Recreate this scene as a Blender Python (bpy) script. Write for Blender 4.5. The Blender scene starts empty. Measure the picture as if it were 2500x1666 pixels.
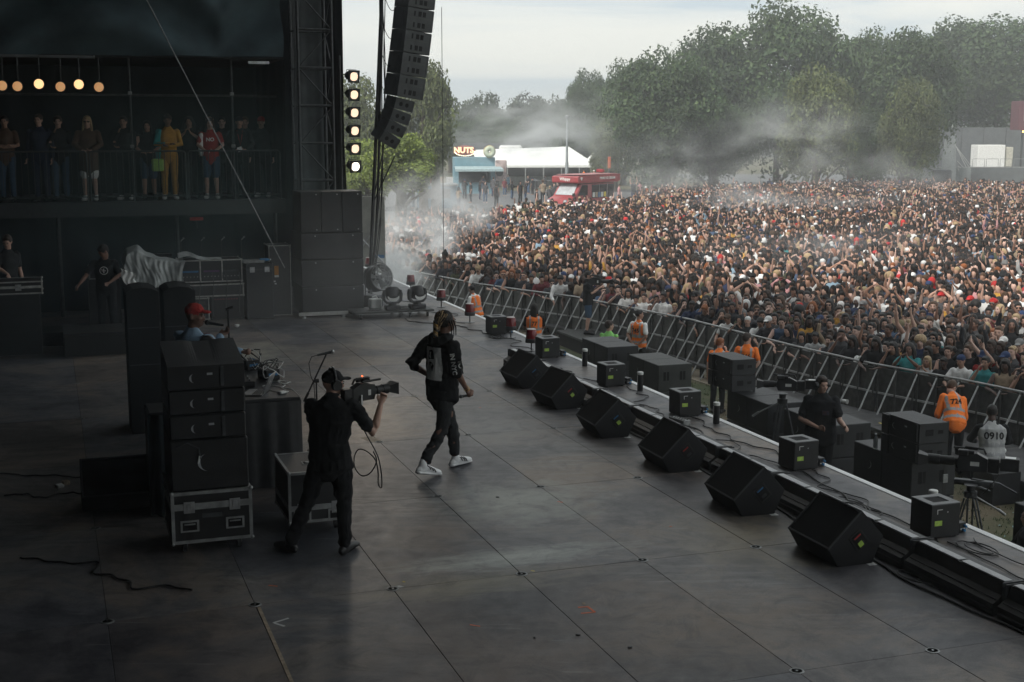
import bpy, bmesh, math, random
import numpy as np
from mathutils import Vector, Matrix, noise
from mathutils.bvhtree import BVHTree
PI = math.pi
R = math.radians
rnd = random.Random(7)
C = bpy.context.scene.collection
SC = bpy.context.scene

# ---------------------------------------------------------------- camera, sky, sun, exposure
CAMZ = 3.9
cd = bpy.data.cameras.new('camera'); cam = bpy.data.objects.new('camera', cd); C.objects.link(cam)
cam.location = (0, 0, CAMZ); cam.rotation_euler = (PI/2 - R(9.0387), 0, 0)
cd.lens = 46.8; cd.sensor_width = 36; cd.clip_start = .1; cd.clip_end = 3000
SC.camera = cam
world = bpy.data.worlds.new('World'); SC.world = world; world.use_nodes = True
nt = world.node_tree; nt.nodes.clear()
wo = nt.nodes.new('ShaderNodeOutputWorld'); bg = nt.nodes.new('ShaderNodeBackground')
sky = nt.nodes.new('ShaderNodeTexSky'); sky.sky_type = 'NISHITA'; sky.sun_disc = False
SUN_EL, SUN_AZ = R(43), R(222)
sky.sun_elevation = SUN_EL; sky.sun_rotation = SUN_AZ; sky.dust_density = 3; sky.ozone_density = 1.5
tc = nt.nodes.new('ShaderNodeTexCoord'); mp = nt.nodes.new('ShaderNodeMapping'); mp.inputs['Scale'].default_value = (1.6, 1.6, 13)
nz = nt.nodes.new('ShaderNodeTexNoise'); nz.inputs['Scale'].default_value = 1.9; nz.inputs['Detail'].default_value = 7; nz.inputs['Roughness'].default_value = .55
nz.inputs['Distortion'].default_value = .6
cr = nt.nodes.new('ShaderNodeValToRGB')
cr.color_ramp.elements[0].position = .38; cr.color_ramp.elements[0].color = (.54, .62, .67, 1)
cr.color_ramp.elements[1].position = .50; cr.color_ramp.elements[1].color = (.74, .765, .745, 1)
e = cr.color_ramp.elements.new(.64); e.color = (.84, .84, .78, 1)
vm = nt.nodes.new('ShaderNodeVectorMath'); vm.operation = 'SCALE'; vm.inputs['Scale'].default_value = 7.9
mx = nt.nodes.new('ShaderNodeMixRGB'); mx.inputs['Fac'].default_value = .86
L = nt.links.new
L(tc.outputs['Generated'], mp.inputs['Vector']); L(mp.outputs['Vector'], nz.inputs['Vector']); L(nz.outputs['Fac'], cr.inputs['Fac'])
L(cr.outputs['Color'], vm.inputs[0]); L(sky.outputs['Color'], mx.inputs['Color1']); L(vm.outputs['Vector'], mx.inputs['Color2'])
L(mx.outputs['Color'], bg.inputs['Color']); bg.inputs['Strength'].default_value = .1; L(bg.outputs['Background'], wo.inputs['Surface'])
sl = bpy.data.lights.new('sun', 'SUN'); sl.energy = 2.6; sl.angle = R(14); sl.color = (1, .95, .88)
sun = bpy.data.objects.new('sun', sl); C.objects.link(sun)
sd = Vector((math.sin(SUN_AZ)*math.cos(SUN_EL), math.cos(SUN_AZ)*math.cos(SUN_EL), math.sin(SUN_EL)))
sun.rotation_euler = (-sd).to_track_quat('-Z', 'Y').to_euler(); sun.location = (20, 20, 40)
SC.view_settings.view_transform = 'Standard'; SC.view_settings.look = 'None'
SC.view_settings.exposure = .68; SC.view_settings.gamma = 1
SC.render.engine = 'CYCLES'
cy = SC.cycles
cy.max_bounces = 6; cy.diffuse_bounces = 3; cy.glossy_bounces = 3; cy.transmission_bounces = 4; cy.volume_bounces = 2; cy.transparent_max_bounces = 12
cy.volume_step_rate = 4.0; cy.volume_max_steps = 96; cy.use_denoising = True; cy.caustics_reflective = False; cy.caustics_refractive = False

# ---------------------------------------------------------------- helpers
AL = R(19.1845); CA, SA = math.cos(AL), math.sin(AL)
def W(u, v, z=0): return Vector((u*CA - v*SA, u*SA + v*CA, z))   # stage axes: u towards the audience, v along the stage front
def UV(x, y): return (x*CA + y*SA, -x*SA + y*CA)
GZ = -2.2
HAZE = .0014
def mat(name, col, rough=.6, metal=0, var=.15, scale=6, bump=.0, bscale=60, spec=.5, col2=None, objrand=0, emit=None, estr=0, alpha=None, trans=0, detail=5, fac=(.35, .65)):
    m = bpy.data.materials.new(name); m.use_nodes = True; n = m.node_tree; p = n.nodes['Principled BSDF']
    p.inputs['Roughness'].default_value = rough; p.inputs['Metallic'].default_value = metal
    p.inputs['Specular IOR Level'].default_value = spec
    t = n.nodes.new('ShaderNodeTexCoord'); nn = n.nodes.new('ShaderNodeTexNoise'); nn.inputs['Scale'].default_value = scale; nn.inputs['Detail'].default_value = detail
    n.links.new(t.outputs['Object'], nn.inputs['Vector'])
    r = n.nodes.new('ShaderNodeValToRGB'); r.color_ramp.elements[0].position, r.color_ramp.elements[1].position = fac
    c2 = col2 or tuple(min(1, c*(1+var)) for c in col); c1 = col if col2 else tuple(c*(1-var) for c in col)
    r.color_ramp.elements[0].color = (*c1, 1); r.color_ramp.elements[1].color = (*c2, 1)
    n.links.new(nn.outputs['Fac'], r.inputs['Fac']); out = r.outputs['Color']
    if objrand:
        oi = n.nodes.new('ShaderNodeObjectInfo'); mr = n.nodes.new('ShaderNodeMapRange'); mr.inputs['To Min'].default_value = 1-objrand; mr.inputs['To Max'].default_value = 1+objrand
        mm = n.nodes.new('ShaderNodeVectorMath'); mm.operation = 'SCALE'
        n.links.new(oi.outputs['Random'], mr.inputs['Value']); n.links.new(out, mm.inputs[0]); n.links.new(mr.outputs['Result'], mm.inputs['Scale']); out = mm.outputs['Vector']
    n.links.new(out, p.inputs['Base Color'])
    if bump:
        b = n.nodes.new('ShaderNodeBump'); b.inputs['Strength'].default_value = bump; b.inputs['Distance'].default_value = .01
        n2 = n.nodes.new('ShaderNodeTexNoise'); n2.inputs['Scale'].default_value = bscale; n2.inputs['Detail'].default_value = 3
        n.links.new(t.outputs['Object'], n2.inputs['Vector']); n.links.new(n2.outputs['Fac'], b.inputs['Height']); n.links.new(b.outputs['Normal'], p.inputs['Normal'])
    if emit: p.inputs['Emission Color'].default_value = (*emit, 1); p.inputs['Emission Strength'].default_value = estr
    if trans: p.inputs['Transmission Weight'].default_value = trans
    if alpha is not None: p.inputs['Alpha'].default_value = alpha
    return m

class MB:
    def __init__(s): s.v = []; s.f = []; s.m = []; s.M = None; s.mi = 0
    def add(s, vs, fs, mi=None):
        o = len(s.v); M = s.M
        s.v += [tuple(M @ Vector(p)) if M else tuple(p) for p in vs]
        s.f += [tuple(o+i for i in f) for f in fs]; s.m += [s.mi if mi is None else mi]*len(fs); return s
    def box(s, x0, x1, y0, y1, z0, z1, ch=0, mi=None):
        X = (x0, x1); Y = (y0, y1); Z = (z0, z1)
        if ch <= 0:
            vs = [(X[i], Y[j], Z[k]) for i in (0, 1) for j in (0, 1) for k in (0, 1)]
            return s.add(vs, [(0, 1, 3, 2), (4, 6, 7, 5), (0, 4, 5, 1), (2, 3, 7, 6), (0, 2, 6, 4), (1, 5, 7, 3)], mi)
        ch = min(ch, (x1-x0)*.49, (y1-y0)*.49, (z1-z0)*.49)
        vs = []; idx = {}
        for i in (0, 1):
            for j in (0, 1):
                for k in (0, 1):
                    for a in range(3):
                        c = [X[i], Y[j], Z[k]]; sg = (1-2*i, 1-2*j, 1-2*k)
                        for b in range(3):
                            if b != a: c[b] += sg[b]*ch
                        idx[i, j, k, a] = len(vs); vs.append(tuple(c))
        fs = []
        for a in range(3):
            b, c = [q for q in range(3) if q != a]
            for sa in (0, 1):
                q = []
                for sb, s2 in ((0, 0), (1, 0), (1, 1), (0, 1)):
                    t = [0, 0, 0]; t[a] = sa; t[b] = sb; t[c] = s2; q.append(idx[(*t, a)])
                fs.append(tuple(q))
            for sb in (0, 1):
                for s2 in (0, 1):
                    q = []
                    t = [0, 0, 0]; t[b] = sb; t[c] = s2
                    t[a] = 0; q.append(idx[(*t, b)]); q.append(idx[(*t, c)])
                    t[a] = 1; q.append(idx[(*t, c)]); q.append(idx[(*t, b)])
                    fs.append(tuple(q))
        for i in (0, 1):
            for j in (0, 1):
                for k in (0, 1): fs.append((idx[i, j, k, 0], idx[i, j, k, 1], idx[i, j, k, 2]))
        return s.add(vs, fs, mi)
    def cyl(s, p0, p1, r0, r1=None, n=12, mi=None, caps=True):
        r1 = r0 if r1 is None else r1
        return s.tube([p0, p1], [r0, r1], n, mi, caps)
    def tube(s, path, r, n=6, mi=None, caps=True):
        P = [Vector(p) for p in path]; rr = r if isinstance(r, (list, tuple)) else [r]*len(P)
        vs = []; fs = []; a = None
        for i, p in enumerate(P):
            t = (P[min(i+1, len(P)-1)] - P[max(i-1, 0)]).normalized()
            if a is None: a = t.orthogonal().normalized()
            else:
                a = a - t*a.dot(t); a = a.normalized() if a.length > 1e-6 else t.orthogonal().normalized()
            b = t.cross(a)
            for k in range(n):
                th = 2*PI*k/n; vs.append(p + (a*math.cos(th)+b*math.sin(th))*rr[i])
        for i in range(len(P)-1):
            for k in range(n):
                k2 = (k+1) % n; fs.append((i*n+k, i*n+k2, (i+1)*n+k2, (i+1)*n+k))
        if caps: fs.append(tuple(range(n))[::-1]); fs.append(tuple((len(P)-1)*n+k for k in range(n)))
        return s.add(vs, fs, mi)
    def lathe(s, prof, n=16, mi=None, cx=0, cy=0):
        vs = []; fs = []
        for r, z in prof:
            for k in range(n): th = 2*PI*k/n; vs.append((cx+r*math.cos(th), cy+r*math.sin(th), z))
        for i in range(len(prof)-1):
            for k in range(n):
                k2 = (k+1) % n; fs.append((i*n+k, i*n+k2, (i+1)*n+k2, (i+1)*n+k))
        fs.append(tuple(range(n))[::-1]); fs.append(tuple((len(prof)-1)*n+k for k in range(n)))
        return s.add(vs, fs, mi)
    def prism(s, poly, a0, a1, axis='y', mi=None):      # poly in the other two axes
        n = len(poly); vs = []
        for a in (a0, a1):
            for p, q in poly:
                vs.append({'y': (p, a, q), 'x': (a, p, q), 'z': (p, q, a)}[axis])
        fs = [tuple(range(n)), tuple(range(n, 2*n))[::-1]] + [(i, (i+1) % n, n+(i+1) % n, n+i) for i in range(n)]
        return s.add(vs, fs, mi)
    def sph(s, c, r, n=10, m=7, mi=None):
        r = r if isinstance(r, (tuple, list)) else (r, r, r); vs = []; fs = []
        for i in range(m+1):
            ph = PI*i/m
            for k in range(n): th = 2*PI*k/n; vs.append((c[0]+r[0]*math.sin(ph)*math.cos(th), c[1]+r[1]*math.sin(ph)*math.sin(th), c[2]+r[2]*math.cos(ph)))
        for i in range(m):
            for k in range(n): k2 = (k+1) % n; fs.append((i*n+k, (i+1)*n+k, (i+1)*n+k2, i*n+k2))
        return s.add(vs, fs, mi)
    def mesh(s, name, mats, smooth=None):
        me = bpy.data.meshes.new(name); me.from_pydata(s.v, [], s.f)
        ms = mats if isinstance(mats, (list, tuple)) else [mats]
        for m in ms: me.materials.append(m)
        me.polygons.foreach_set('material_index', s.m)
        bm = bmesh.new(); bm.from_mesh(me); bmesh.ops.remove_doubles(bm, verts=bm.verts, dist=1e-6); bmesh.ops.recalc_face_normals(bm, faces=bm.faces); bm.to_mesh(me); bm.free()
        if smooth is not None:
            me.polygons.foreach_set('use_smooth', [True]*len(me.polygons)); me.set_sharp_from_angle(angle=R(smooth))
        me.update(); return me
    def build(s, name, mats, parent=None, smooth=None):
        return put(name, s.mesh(name, mats, smooth), parent)
def put(name, me, parent=None, loc=None, rot=None):
    o = bpy.data.objects.new(name, me); C.objects.link(o)
    if parent: o.parent = parent
    if loc is not None: o.location = loc
    if rot is not None: o.rotation_euler = rot
    return o
def tag(o, label=None, cat=None, group=None, kind=None):
    if label: o['label'] = label
    if cat: o['category'] = cat
    if group: o['group'] = group
    if kind: o['kind'] = kind
    return o
def thing(name, label, cat, u=0, v=0, z=0, rz=0, group=None, world=False):
    o = bpy.data.objects.new(name, None); C.objects.link(o); o.empty_display_size = .1
    o.location = (u, v, z) if world else W(u, v, z); o.rotation_euler = (0, 0, rz if world else AL+rz)
    return tag(o, label, cat, group)
kids = {}
def dup(root, u, v, z=None, rz=0, label=None, world=False, cat=None, group=None, name=None):
    c = root.copy(); C.objects.link(c)
    z = root.location.z if z is None else z
    c.location = (u, v, z) if world else W(u, v, z); c.rotation_euler = (0, 0, rz if world else AL+rz)
    if label: c['label'] = label
    if cat: c['category'] = cat
    if group: c['group'] = group
    def rec(o, n):
        for ch in list(o.children):
            d = ch.copy(); C.objects.link(d); d.parent = n; rec(ch, d)
    rec(root, c)
    return c
def textmesh(txt, size, name='lettering', m=None, extrude=.002, align='CENTER', bold=0):
    cu = bpy.data.curves.new(name, 'FONT'); cu.body = txt; cu.size = size; cu.extrude = extrude; cu.align_x = align; cu.align_y = 'CENTER'; cu.offset = bold; cu.resolution_u = 3
    o = bpy.data.objects.new(name, cu); C.objects.link(o); bpy.context.view_layer.update()
    me = bpy.data.meshes.new_from_object(o.evaluated_get(bpy.context.evaluated_depsgraph_get())); bpy.data.objects.remove(o)
    if m: me.materials.clear(); me.materials.append(m)
    me.name = name; return me
def cr(pts, k=5):    # round a polyline off
    P = [Vector(p) for p in pts]; out = []
    for i in range(len(P)-1):
        a, b_, c, d = P[max(i-1, 0)], P[i], P[i+1], P[min(i+2, len(P)-1)]
        for j in range(k):
            t = j/k; out.append(.5*((2*b_)+(c-a)*t+(2*a-5*b_+4*c-d)*t*t+(3*b_-a-3*c+d)*t**3))
    return out+[P[-1]]
def wander(a, b, n, amp, z=.012, seed=0, r=None):   # a cable lying between two floor points, stage axes
    g = random.Random(seed); a = Vector(a); b = Vector(b); d = b-a; s = Vector((-d.y, d.x)).normalized(); pts = []
    ph = [g.uniform(0, 6.28) for _ in range(3)]; fr = [g.uniform(1, 2.2), g.uniform(2.5, 4.5), g.uniform(5, 8)]
    for i in range(n+1):
        t = i/n; w = math.sin(PI*t)**.5 if 0 < t < 1 else 0
        off = amp*w*sum(math.sin(2*PI*fr[k]*t+ph[k])/(k+1) for k in range(3))
        p = a + d*t + s*off; pts.append((p.x, p.y, z))
    return pts

# ---------------------------------------------------------------- materials
M = {}
M['black'] = mat('black_paint', (.009, .0098, .0115), .5, scale=9, var=.3, bump=.15)
M['blackm'] = mat('black_metal', (.022, .024, .027), .38, scale=12, var=.25)
M['carpet'] = mat('speaker_carpet', (.027, .028, .030), .95, scale=300, var=.6, bump=.6, bscale=400, spec=.2)
M['trimc'] = mat('carpet_trim', (.060, .062, .066), .9, scale=200, var=.4, bump=.4, bscale=300)
M['grille'] = mat('speaker_foam_grille', (.015, .0155, .017), 1, scale=500, var=.6, bump=.4, bscale=600, spec=.1)
M['subpaint'] = mat('speaker_paint', (.016, .0175, .020), .55, scale=5, var=.22, bump=.3, bscale=160)
M['subpaint2'] = mat('speaker_paint_worn', (.034, .037, .035), .6, scale=5, var=.2, bump=.3, bscale=160)
M['drape'] = mat('black_drape', (.022, .030, .036), .9, scale=1.2, var=.3, spec=.2)
M['roofcloth'] = mat('roof_cloth', (.02, .021, .023), .9, scale=1)
M['alu'] = mat('aluminium', (.42, .43, .44), .42, 1, scale=14, var=.2)
M['aludull'] = mat('dull_aluminium', (.30, .31, .31), .55, .6, scale=10, var=.25)
M['steel'] = mat('dark_steel', (.06, .065, .07), .5, .3, scale=10, var=.3)
M['white'] = mat('white_plastic', (.75, .76, .74), .5, scale=5, var=.06)
M['label'] = mat('lime_label', (.42, .62, .10), .6, scale=30, var=.15)
M['whitetape'] = mat('white_tape', (.62, .63, .62), .6, scale=20, var=.1)
M['orangetape'] = mat('orange_tape', (.75, .16, .05), .6, scale=20, var=.1)
M['yellowtape'] = mat('yellow_tape', (.70, .55, .06), .6, scale=20, var=.1)
M['beigetape'] = mat('beige_tape', (.36, .29, .21), .7, scale=20, var=.25)
M['cable'] = mat('black_cable', (.010, .010, .011), .5)
M['greycable'] = mat('grey_cable', (.06, .065, .07), .5)
M['whitecable'] = mat('white_cable', (.7, .72, .72), .5)
M['blue'] = mat('blue_plastic', (.02, .16, .36), .45)
M['red'] = mat('red_plastic', (.38, .02, .02), .4)
M['hole'] = mat('dark_opening', (.004, .004, .005), .9)
M['glassd'] = mat('dark_glass', (.01, .011, .013), .12, spec=.6)
M['beacon'] = mat('red_beacon_glass', (.24, .012, .02), .18, spec=.6, trans=.25)
# ---------------------------------------------------------------- ground and stage deck
def deckmat():
    m = bpy.data.materials.new('stage_ply'); m.use_nodes = True; n = m.node_tree; p = n.nodes['Principled BSDF']; l = n.links.new
    g = n.nodes.new('ShaderNodeNewGeometry'); oi = n.nodes.new('ShaderNodeObjectInfo')
    def nz(scale, detail=5, vec=None, rough=.55, dist=0):
        q = n.nodes.new('ShaderNodeTexNoise'); q.inputs['Scale'].default_value = scale; q.inputs['Detail'].default_value = detail; q.inputs['Roughness'].default_value = rough
        q.inputs['Distortion'].default_value = dist
        l(vec or g.outputs['Position'], q.inputs['Vector']); return q
    def ramp(src, stops):
        r = n.nodes.new('ShaderNodeValToRGB'); e = r.color_ramp.elements
        e[0].position, e[0].color = stops[0][0], (*stops[0][1], 1); e[1].position, e[1].color = stops[1][0], (*stops[1][1], 1)
        for s in stops[2:]: q = e.new(s[0]); q.color = (*s[1], 1)
        l(src, r.inputs['Fac']); return r
    def mixc(f, a, b, bt='MIX'):
        q = n.nodes.new('ShaderNodeMixRGB'); q.blend_type = bt
        if isinstance(f, float): q.inputs['Fac'].default_value = f
        else: l(f, q.inputs['Fac'])
        l(a, q.inputs['Color1']); l(b, q.inputs['Color2']); return q.outputs['Color']
    big = nz(.55, 10, None, .70, .6); base = ramp(big.outputs['Fac'], [(.40, (.062, .064, .072)), (.50, (.130, .129, .133)), (.58, (.200, .178, .156))])
    pr = ramp(oi.outputs['Random'], [(0, (.78, .68, .63)), (.5, (.95, .98, 1.06)), (1, (1.32, 1.14, .98))]); c = mixc(1.0, base.outputs['Color'], pr.outputs['Color'], 'MULTIPLY')
    mp = n.nodes.new('ShaderNodeMapping'); mp.inputs['Rotation'].default_value = (0, 0, -R(64)); mp.inputs['Scale'].default_value = (.7, 5.5, 1); l(g.outputs['Position'], mp.inputs['Vector'])
    sc = nz(1.7, 8, mp.outputs['Vector'], .62, .5); scr = ramp(sc.outputs['Fac'], [(.45, (0, 0, 0)), (.73, (1, 1, 1))])
    wear = nz(.5, 5, None, .5); wr = ramp(wear.outputs['Fac'], [(.48, (0, 0, 0)), (.68, (1, 1, 1))])
    mul = n.nodes.new('ShaderNodeMath'); mul.operation = 'MULTIPLY'; l(scr.outputs['Color'], mul.inputs[0]); l(wr.outputs['Color'], mul.inputs[1])
    scuff = n.nodes.new('ShaderNodeRGB'); scuff.outputs[0].default_value = (.34, .34, .31, 1)
    mm = n.nodes.new('ShaderNodeMath'); mm.operation = 'MULTIPLY'; mm.inputs[1].default_value = .75; l(mul.outputs[0], mm.inputs[0])
    c = mixc(mm.outputs[0], c, scuff.outputs[0])
    # pools of stage light painted pale into the ply, among scuffed and dark patches
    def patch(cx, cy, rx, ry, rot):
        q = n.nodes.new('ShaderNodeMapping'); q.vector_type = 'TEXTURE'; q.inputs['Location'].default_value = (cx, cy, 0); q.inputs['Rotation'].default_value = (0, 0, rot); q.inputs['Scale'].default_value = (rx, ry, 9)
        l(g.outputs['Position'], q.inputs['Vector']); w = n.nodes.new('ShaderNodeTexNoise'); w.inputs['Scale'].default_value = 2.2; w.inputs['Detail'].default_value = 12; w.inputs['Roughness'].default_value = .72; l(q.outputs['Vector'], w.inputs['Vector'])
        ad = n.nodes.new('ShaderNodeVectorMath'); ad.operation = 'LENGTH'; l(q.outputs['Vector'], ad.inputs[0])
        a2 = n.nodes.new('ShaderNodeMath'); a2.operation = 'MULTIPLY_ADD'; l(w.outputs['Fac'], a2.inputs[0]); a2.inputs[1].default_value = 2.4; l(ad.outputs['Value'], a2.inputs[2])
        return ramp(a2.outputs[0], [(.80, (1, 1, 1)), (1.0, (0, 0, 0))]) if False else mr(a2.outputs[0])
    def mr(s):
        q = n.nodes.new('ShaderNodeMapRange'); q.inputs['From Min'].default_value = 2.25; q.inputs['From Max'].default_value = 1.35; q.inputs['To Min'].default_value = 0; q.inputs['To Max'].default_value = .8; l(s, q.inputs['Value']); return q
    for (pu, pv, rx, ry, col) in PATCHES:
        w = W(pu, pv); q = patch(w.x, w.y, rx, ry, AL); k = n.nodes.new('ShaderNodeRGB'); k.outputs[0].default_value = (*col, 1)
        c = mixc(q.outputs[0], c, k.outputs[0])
    for (rot, sx, sy, seed, lo) in ((20, .5, 16, 3.1, .70), (-38, .7, 22, 9.4, .72), (75, .6, 18, 17.7, .72)):   # scratches and drag marks
        q = n.nodes.new('ShaderNodeMapping'); q.inputs['Location'].default_value = (seed, seed, 0); q.inputs['Rotation'].default_value = (0, 0, R(rot)); q.inputs['Scale'].default_value = (sx, sy, 1); l(g.outputs['Position'], q.inputs['Vector'])
        s1 = nz(1.0, 9, q.outputs['Vector'], .72, 1.2); s2 = ramp(s1.outputs['Fac'], [(.63, (0, 0, 0)), (lo, (.55, .55, .55))]); k = n.nodes.new('ShaderNodeRGB'); k.outputs[0].default_value = (.36, .36, .34, 1) if rot != 75 else (.03, .03, .034, 1); c = mixc(s2.outputs['Color'], c, k.outputs[0])
    dk = nz(1.9, 11, None, .74, 1.2); dr = ramp(dk.outputs['Fac'], [(.36, (.52, .52, .56)), (.52, (1, 1, 1))]); c = mixc(1.0, c, dr.outputs['Color'], 'MULTIPLY')
    fine = nz(90, 2); fr = ramp(fine.outputs['Fac'], [(.3, (.82, .82, .82)), (.7, (1.15, 1.15, 1.15))]); c = mixc(1.0, c, fr.outputs['Color'], 'MULTIPLY')
    l(c, p.inputs['Base Color'])
    rr = nz(6, 8, None, .7); rr2 = n.nodes.new('ShaderNodeMapRange'); rr2.inputs['From Min'].default_value = .3; rr2.inputs['From Max'].default_value = .7; rr2.inputs['To Min'].default_value = .44; rr2.inputs['To Max'].default_value = .56
    l(rr.outputs['Fac'], rr2.inputs['Value']); l(rr2.outputs[0], p.inputs['Roughness']); p.inputs['Specular IOR Level'].default_value = .42
    b = n.nodes.new('ShaderNodeBump'); b.inputs['Strength'].default_value = .12; b.inputs['Distance'].default_value = .004; bn = nz(55, 3); l(bn.outputs['Fac'], b.inputs['Height']); l(b.outputs['Normal'], p.inputs['Normal'])
    return m
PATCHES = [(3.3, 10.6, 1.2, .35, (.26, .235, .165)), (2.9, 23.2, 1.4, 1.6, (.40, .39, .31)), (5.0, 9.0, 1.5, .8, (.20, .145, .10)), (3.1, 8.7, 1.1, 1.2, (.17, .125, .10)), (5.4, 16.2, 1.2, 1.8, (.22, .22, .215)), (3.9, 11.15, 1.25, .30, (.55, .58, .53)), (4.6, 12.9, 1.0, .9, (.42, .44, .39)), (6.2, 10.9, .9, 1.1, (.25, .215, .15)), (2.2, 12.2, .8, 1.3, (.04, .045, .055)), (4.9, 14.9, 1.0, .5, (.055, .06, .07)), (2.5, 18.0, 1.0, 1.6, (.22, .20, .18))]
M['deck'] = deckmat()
M['joint'] = mat('deck_underside', (.012, .011, .010), .9)

def groundmat():
    m = bpy.data.materials.new('trampled_grass'); m.use_nodes = True; n = m.node_tree; p = n.nodes['Principled BSDF']; l = n.links.new; p.inputs['Roughness'].default_value = .95
    g = n.nodes.new('ShaderNodeNewGeometry')
    def nz(s, d=5):
        q = n.nodes.new('ShaderNodeTexNoise'); q.inputs['Scale'].default_value = s; q.inputs['Detail'].default_value = d; l(g.outputs['Position'], q.inputs['Vector']); return q
    def ramp(src, a, ca, b, cb):
        r = n.nodes.new('ShaderNodeValToRGB'); e = r.color_ramp.elements; e[0].position, e[0].color = a, (*ca, 1); e[1].position, e[1].color = b, (*cb, 1); l(src, r.inputs['Fac']); return r
    a = ramp(nz(.6).outputs['Fac'], .42, (.055, .070, .028), .60, (.13, .105, .065)); b = ramp(nz(25, 4).outputs['Fac'], .3, (.6, .6, .6), .7, (1.35, 1.35, 1.35))
    x = n.nodes.new('ShaderNodeMixRGB'); x.blend_type = 'MULTIPLY'; x.inputs['Fac'].default_value = 1; l(a.outputs['Color'], x.inputs['Color1']); l(b.outputs['Color'], x.inputs['Color2']); l(x.outputs['Color'], p.inputs['Base Color'])
    return m
M['ground'] = groundmat()
g = MB(); N = 40
for i in range(N+1):
    for j in range(N+1):
        x = -500 + 1100*i/N; y = -60 + 1100*j/N
        g.v.append((x, y, GZ))
for i in range(N):
    for j in range(N): a = i*(N+1)+j; g.f.append((a, a+N+1, a+N+2, a+1)); g.m.append(0)
tag(g.build('ground', M['ground']), 'trampled green and brown grass field between the stage and the trees', 'ground', kind='structure')

# tarmac park roads beyond the crowd
M['tarmac'] = mat('tarmac', (.115, .12, .125), .85, scale=1.5, var=.15, detail=8)
def sheet(name, pts, z, m, label, cat):
    b = MB(); b.add([(x, y, z) for x, y in pts], [tuple(range(len(pts)))]); return tag(b.build(name, m), label, cat, kind='structure')
sheet('path', [(-25, 92), (-8, 90), (14, 100), (20, 118), (16, 136), (-4, 134), (-30, 132)], GZ+.004, M['tarmac'], 'grey tarmac apron in front of the food stalls', 'path')
sheet('path', [(24, 150), (60, 150), (75, 185), (20, 185)], GZ+.004, M['tarmac'], 'grey tarmac path beyond the trees on the right', 'path')

# deck: every ply sheet a piece with an open joint round it
UL = [8.44, 7.30, 6.16, 4.985, 3.81, 2.635, 1.46, .285, -.89, -2.065, -3.24, -4.415, -5.59, -6.765, -7.94]
VL = [10.69+2.68*k for k in range(-5, 11)]
stage = tag(bpy.data.objects.new('stage_floor', None), 'dark grey plywood stage deck laid in long sheets', 'stage floor', kind='structure'); C.objects.link(stage); stage.rotation_euler = (0, 0, AL)
b = MB(); b.box(-20, 8.43, -5, 37.4, -.30, -.022); b.build('deck_base', M['joint'], stage)
pm = {}
for i in range(len(UL)-1):
    for j in range(len(VL)-1):
        w = round(UL[i]-UL[i+1], 4); key = w
        if key not in pm:
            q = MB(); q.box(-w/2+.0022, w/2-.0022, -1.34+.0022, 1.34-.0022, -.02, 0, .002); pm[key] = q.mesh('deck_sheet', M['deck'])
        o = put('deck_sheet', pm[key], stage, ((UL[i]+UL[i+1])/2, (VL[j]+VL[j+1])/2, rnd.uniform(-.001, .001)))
q = MB(); q.lathe([(.055, -.01), (.055, .0030), (.050, .0042)], 20, 0); q.lathe([(.040, .0042), (.038, .0030), (.010, .0030)], 16, 1); q.lathe([(.010, .0032), (.010, .0055)], 8, 2)
pin = q.mesh('lock_pin', [M['aludull'], M['steel'], M['alu']], 40)
for i in range(2, 8):
    for j in range(2, 11): put('lock_pin', pin, stage, (UL[i], VL[j], 0))
b = MB(); b.box(8.445, 8.53, 5, 37.4, -.05, .006, .004)
b.build('edge_nosing', mat('white_edge', (.88, .89, .89), .5, scale=3, var=.12, detail=8), stage)
b = MB(); b.box(8.40, 8.43, -5, 37.4, GZ, -.301); b.build('front_skirt', M['black'], stage)

# roof, back drape and the far wing of the stage house
r = thing('stage_roof', 'black fabric roof high over the stage, out of the top of the photo', 'roof'); tag(r, kind='structure')
b = MB(); b.box(-16, 9.6, -7, 27.2, 11, 11.3); b.box(-16, 4.3, 27.2, 38, 11, 11.3); b.build('roof_canvas', M['roofcloth'], r)
def cloth_wall(name, label, cat, p0, p1, z0, z1, nu, nz_, amp, fold, m, seed=0, sag=0, kind='structure', swag=0):
    a = Vector((*p0, 0)); c = Vector((*p1, 0)); d = c-a; s = Vector((-d.y, d.x, 0)).normalized(); b = MB(); Lg = d.length
    for i in range(nu+1):
        for k in range(nz_+1):
            t = i/nu; h = k/nz_; zz = z0 + (z1-z0)*h
            off = amp*(math.sin(t*Lg*fold+seed)*.6 + math.sin(t*Lg*fold*2.3+seed*2)*.25)*(1-.5*h) + amp*1.5*noise.noise(Vector((t*Lg*.35, zz*.4, seed)))
            if swag:   # catenary creases between hanging points
                q = (t*Lg-.0)/swag; ph = q-math.floor(q); y = zz - z0 + 5.2*(ph-.5)**2; off += swag*.045*math.sin(y*4.2+seed)*(1-abs(ph-.5)*.7)
            p = a + d*t + s*off; b.v.append((p.x, p.y, zz - sag*math.sin(PI*t)*(1-h)))
    for i in range(nu):
        for k in range(nz_): q = i*(nz_+1)+k; b.f.append((q, q+nz_+1, q+nz_+2, q+1)); b.m.append(0)
    o = b.build(name, m, None, 80); o.location = (0, 0, 0); o.rotation_euler = (0, 0, AL); tag(o, label, cat, kind=kind); return o
cloth_wall('back_drape', 'black cloth closing off the upstage side, out of the photo on the left', 'drape', (-15.5, -6), (-15.5, 37.5), 0, 11, 120, 6, .15, 5, M['drape'])
cloth_wall('near_wing_drape', 'black cloth behind the photographer on the near side of the stage', 'drape', (-15.5, -6.4), (7.0, -6.4), -.0, 11, 80, 6, .12, 5, M['drape'], 3)  # unseen wing cloth; its open end is set for deck brightness
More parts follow.
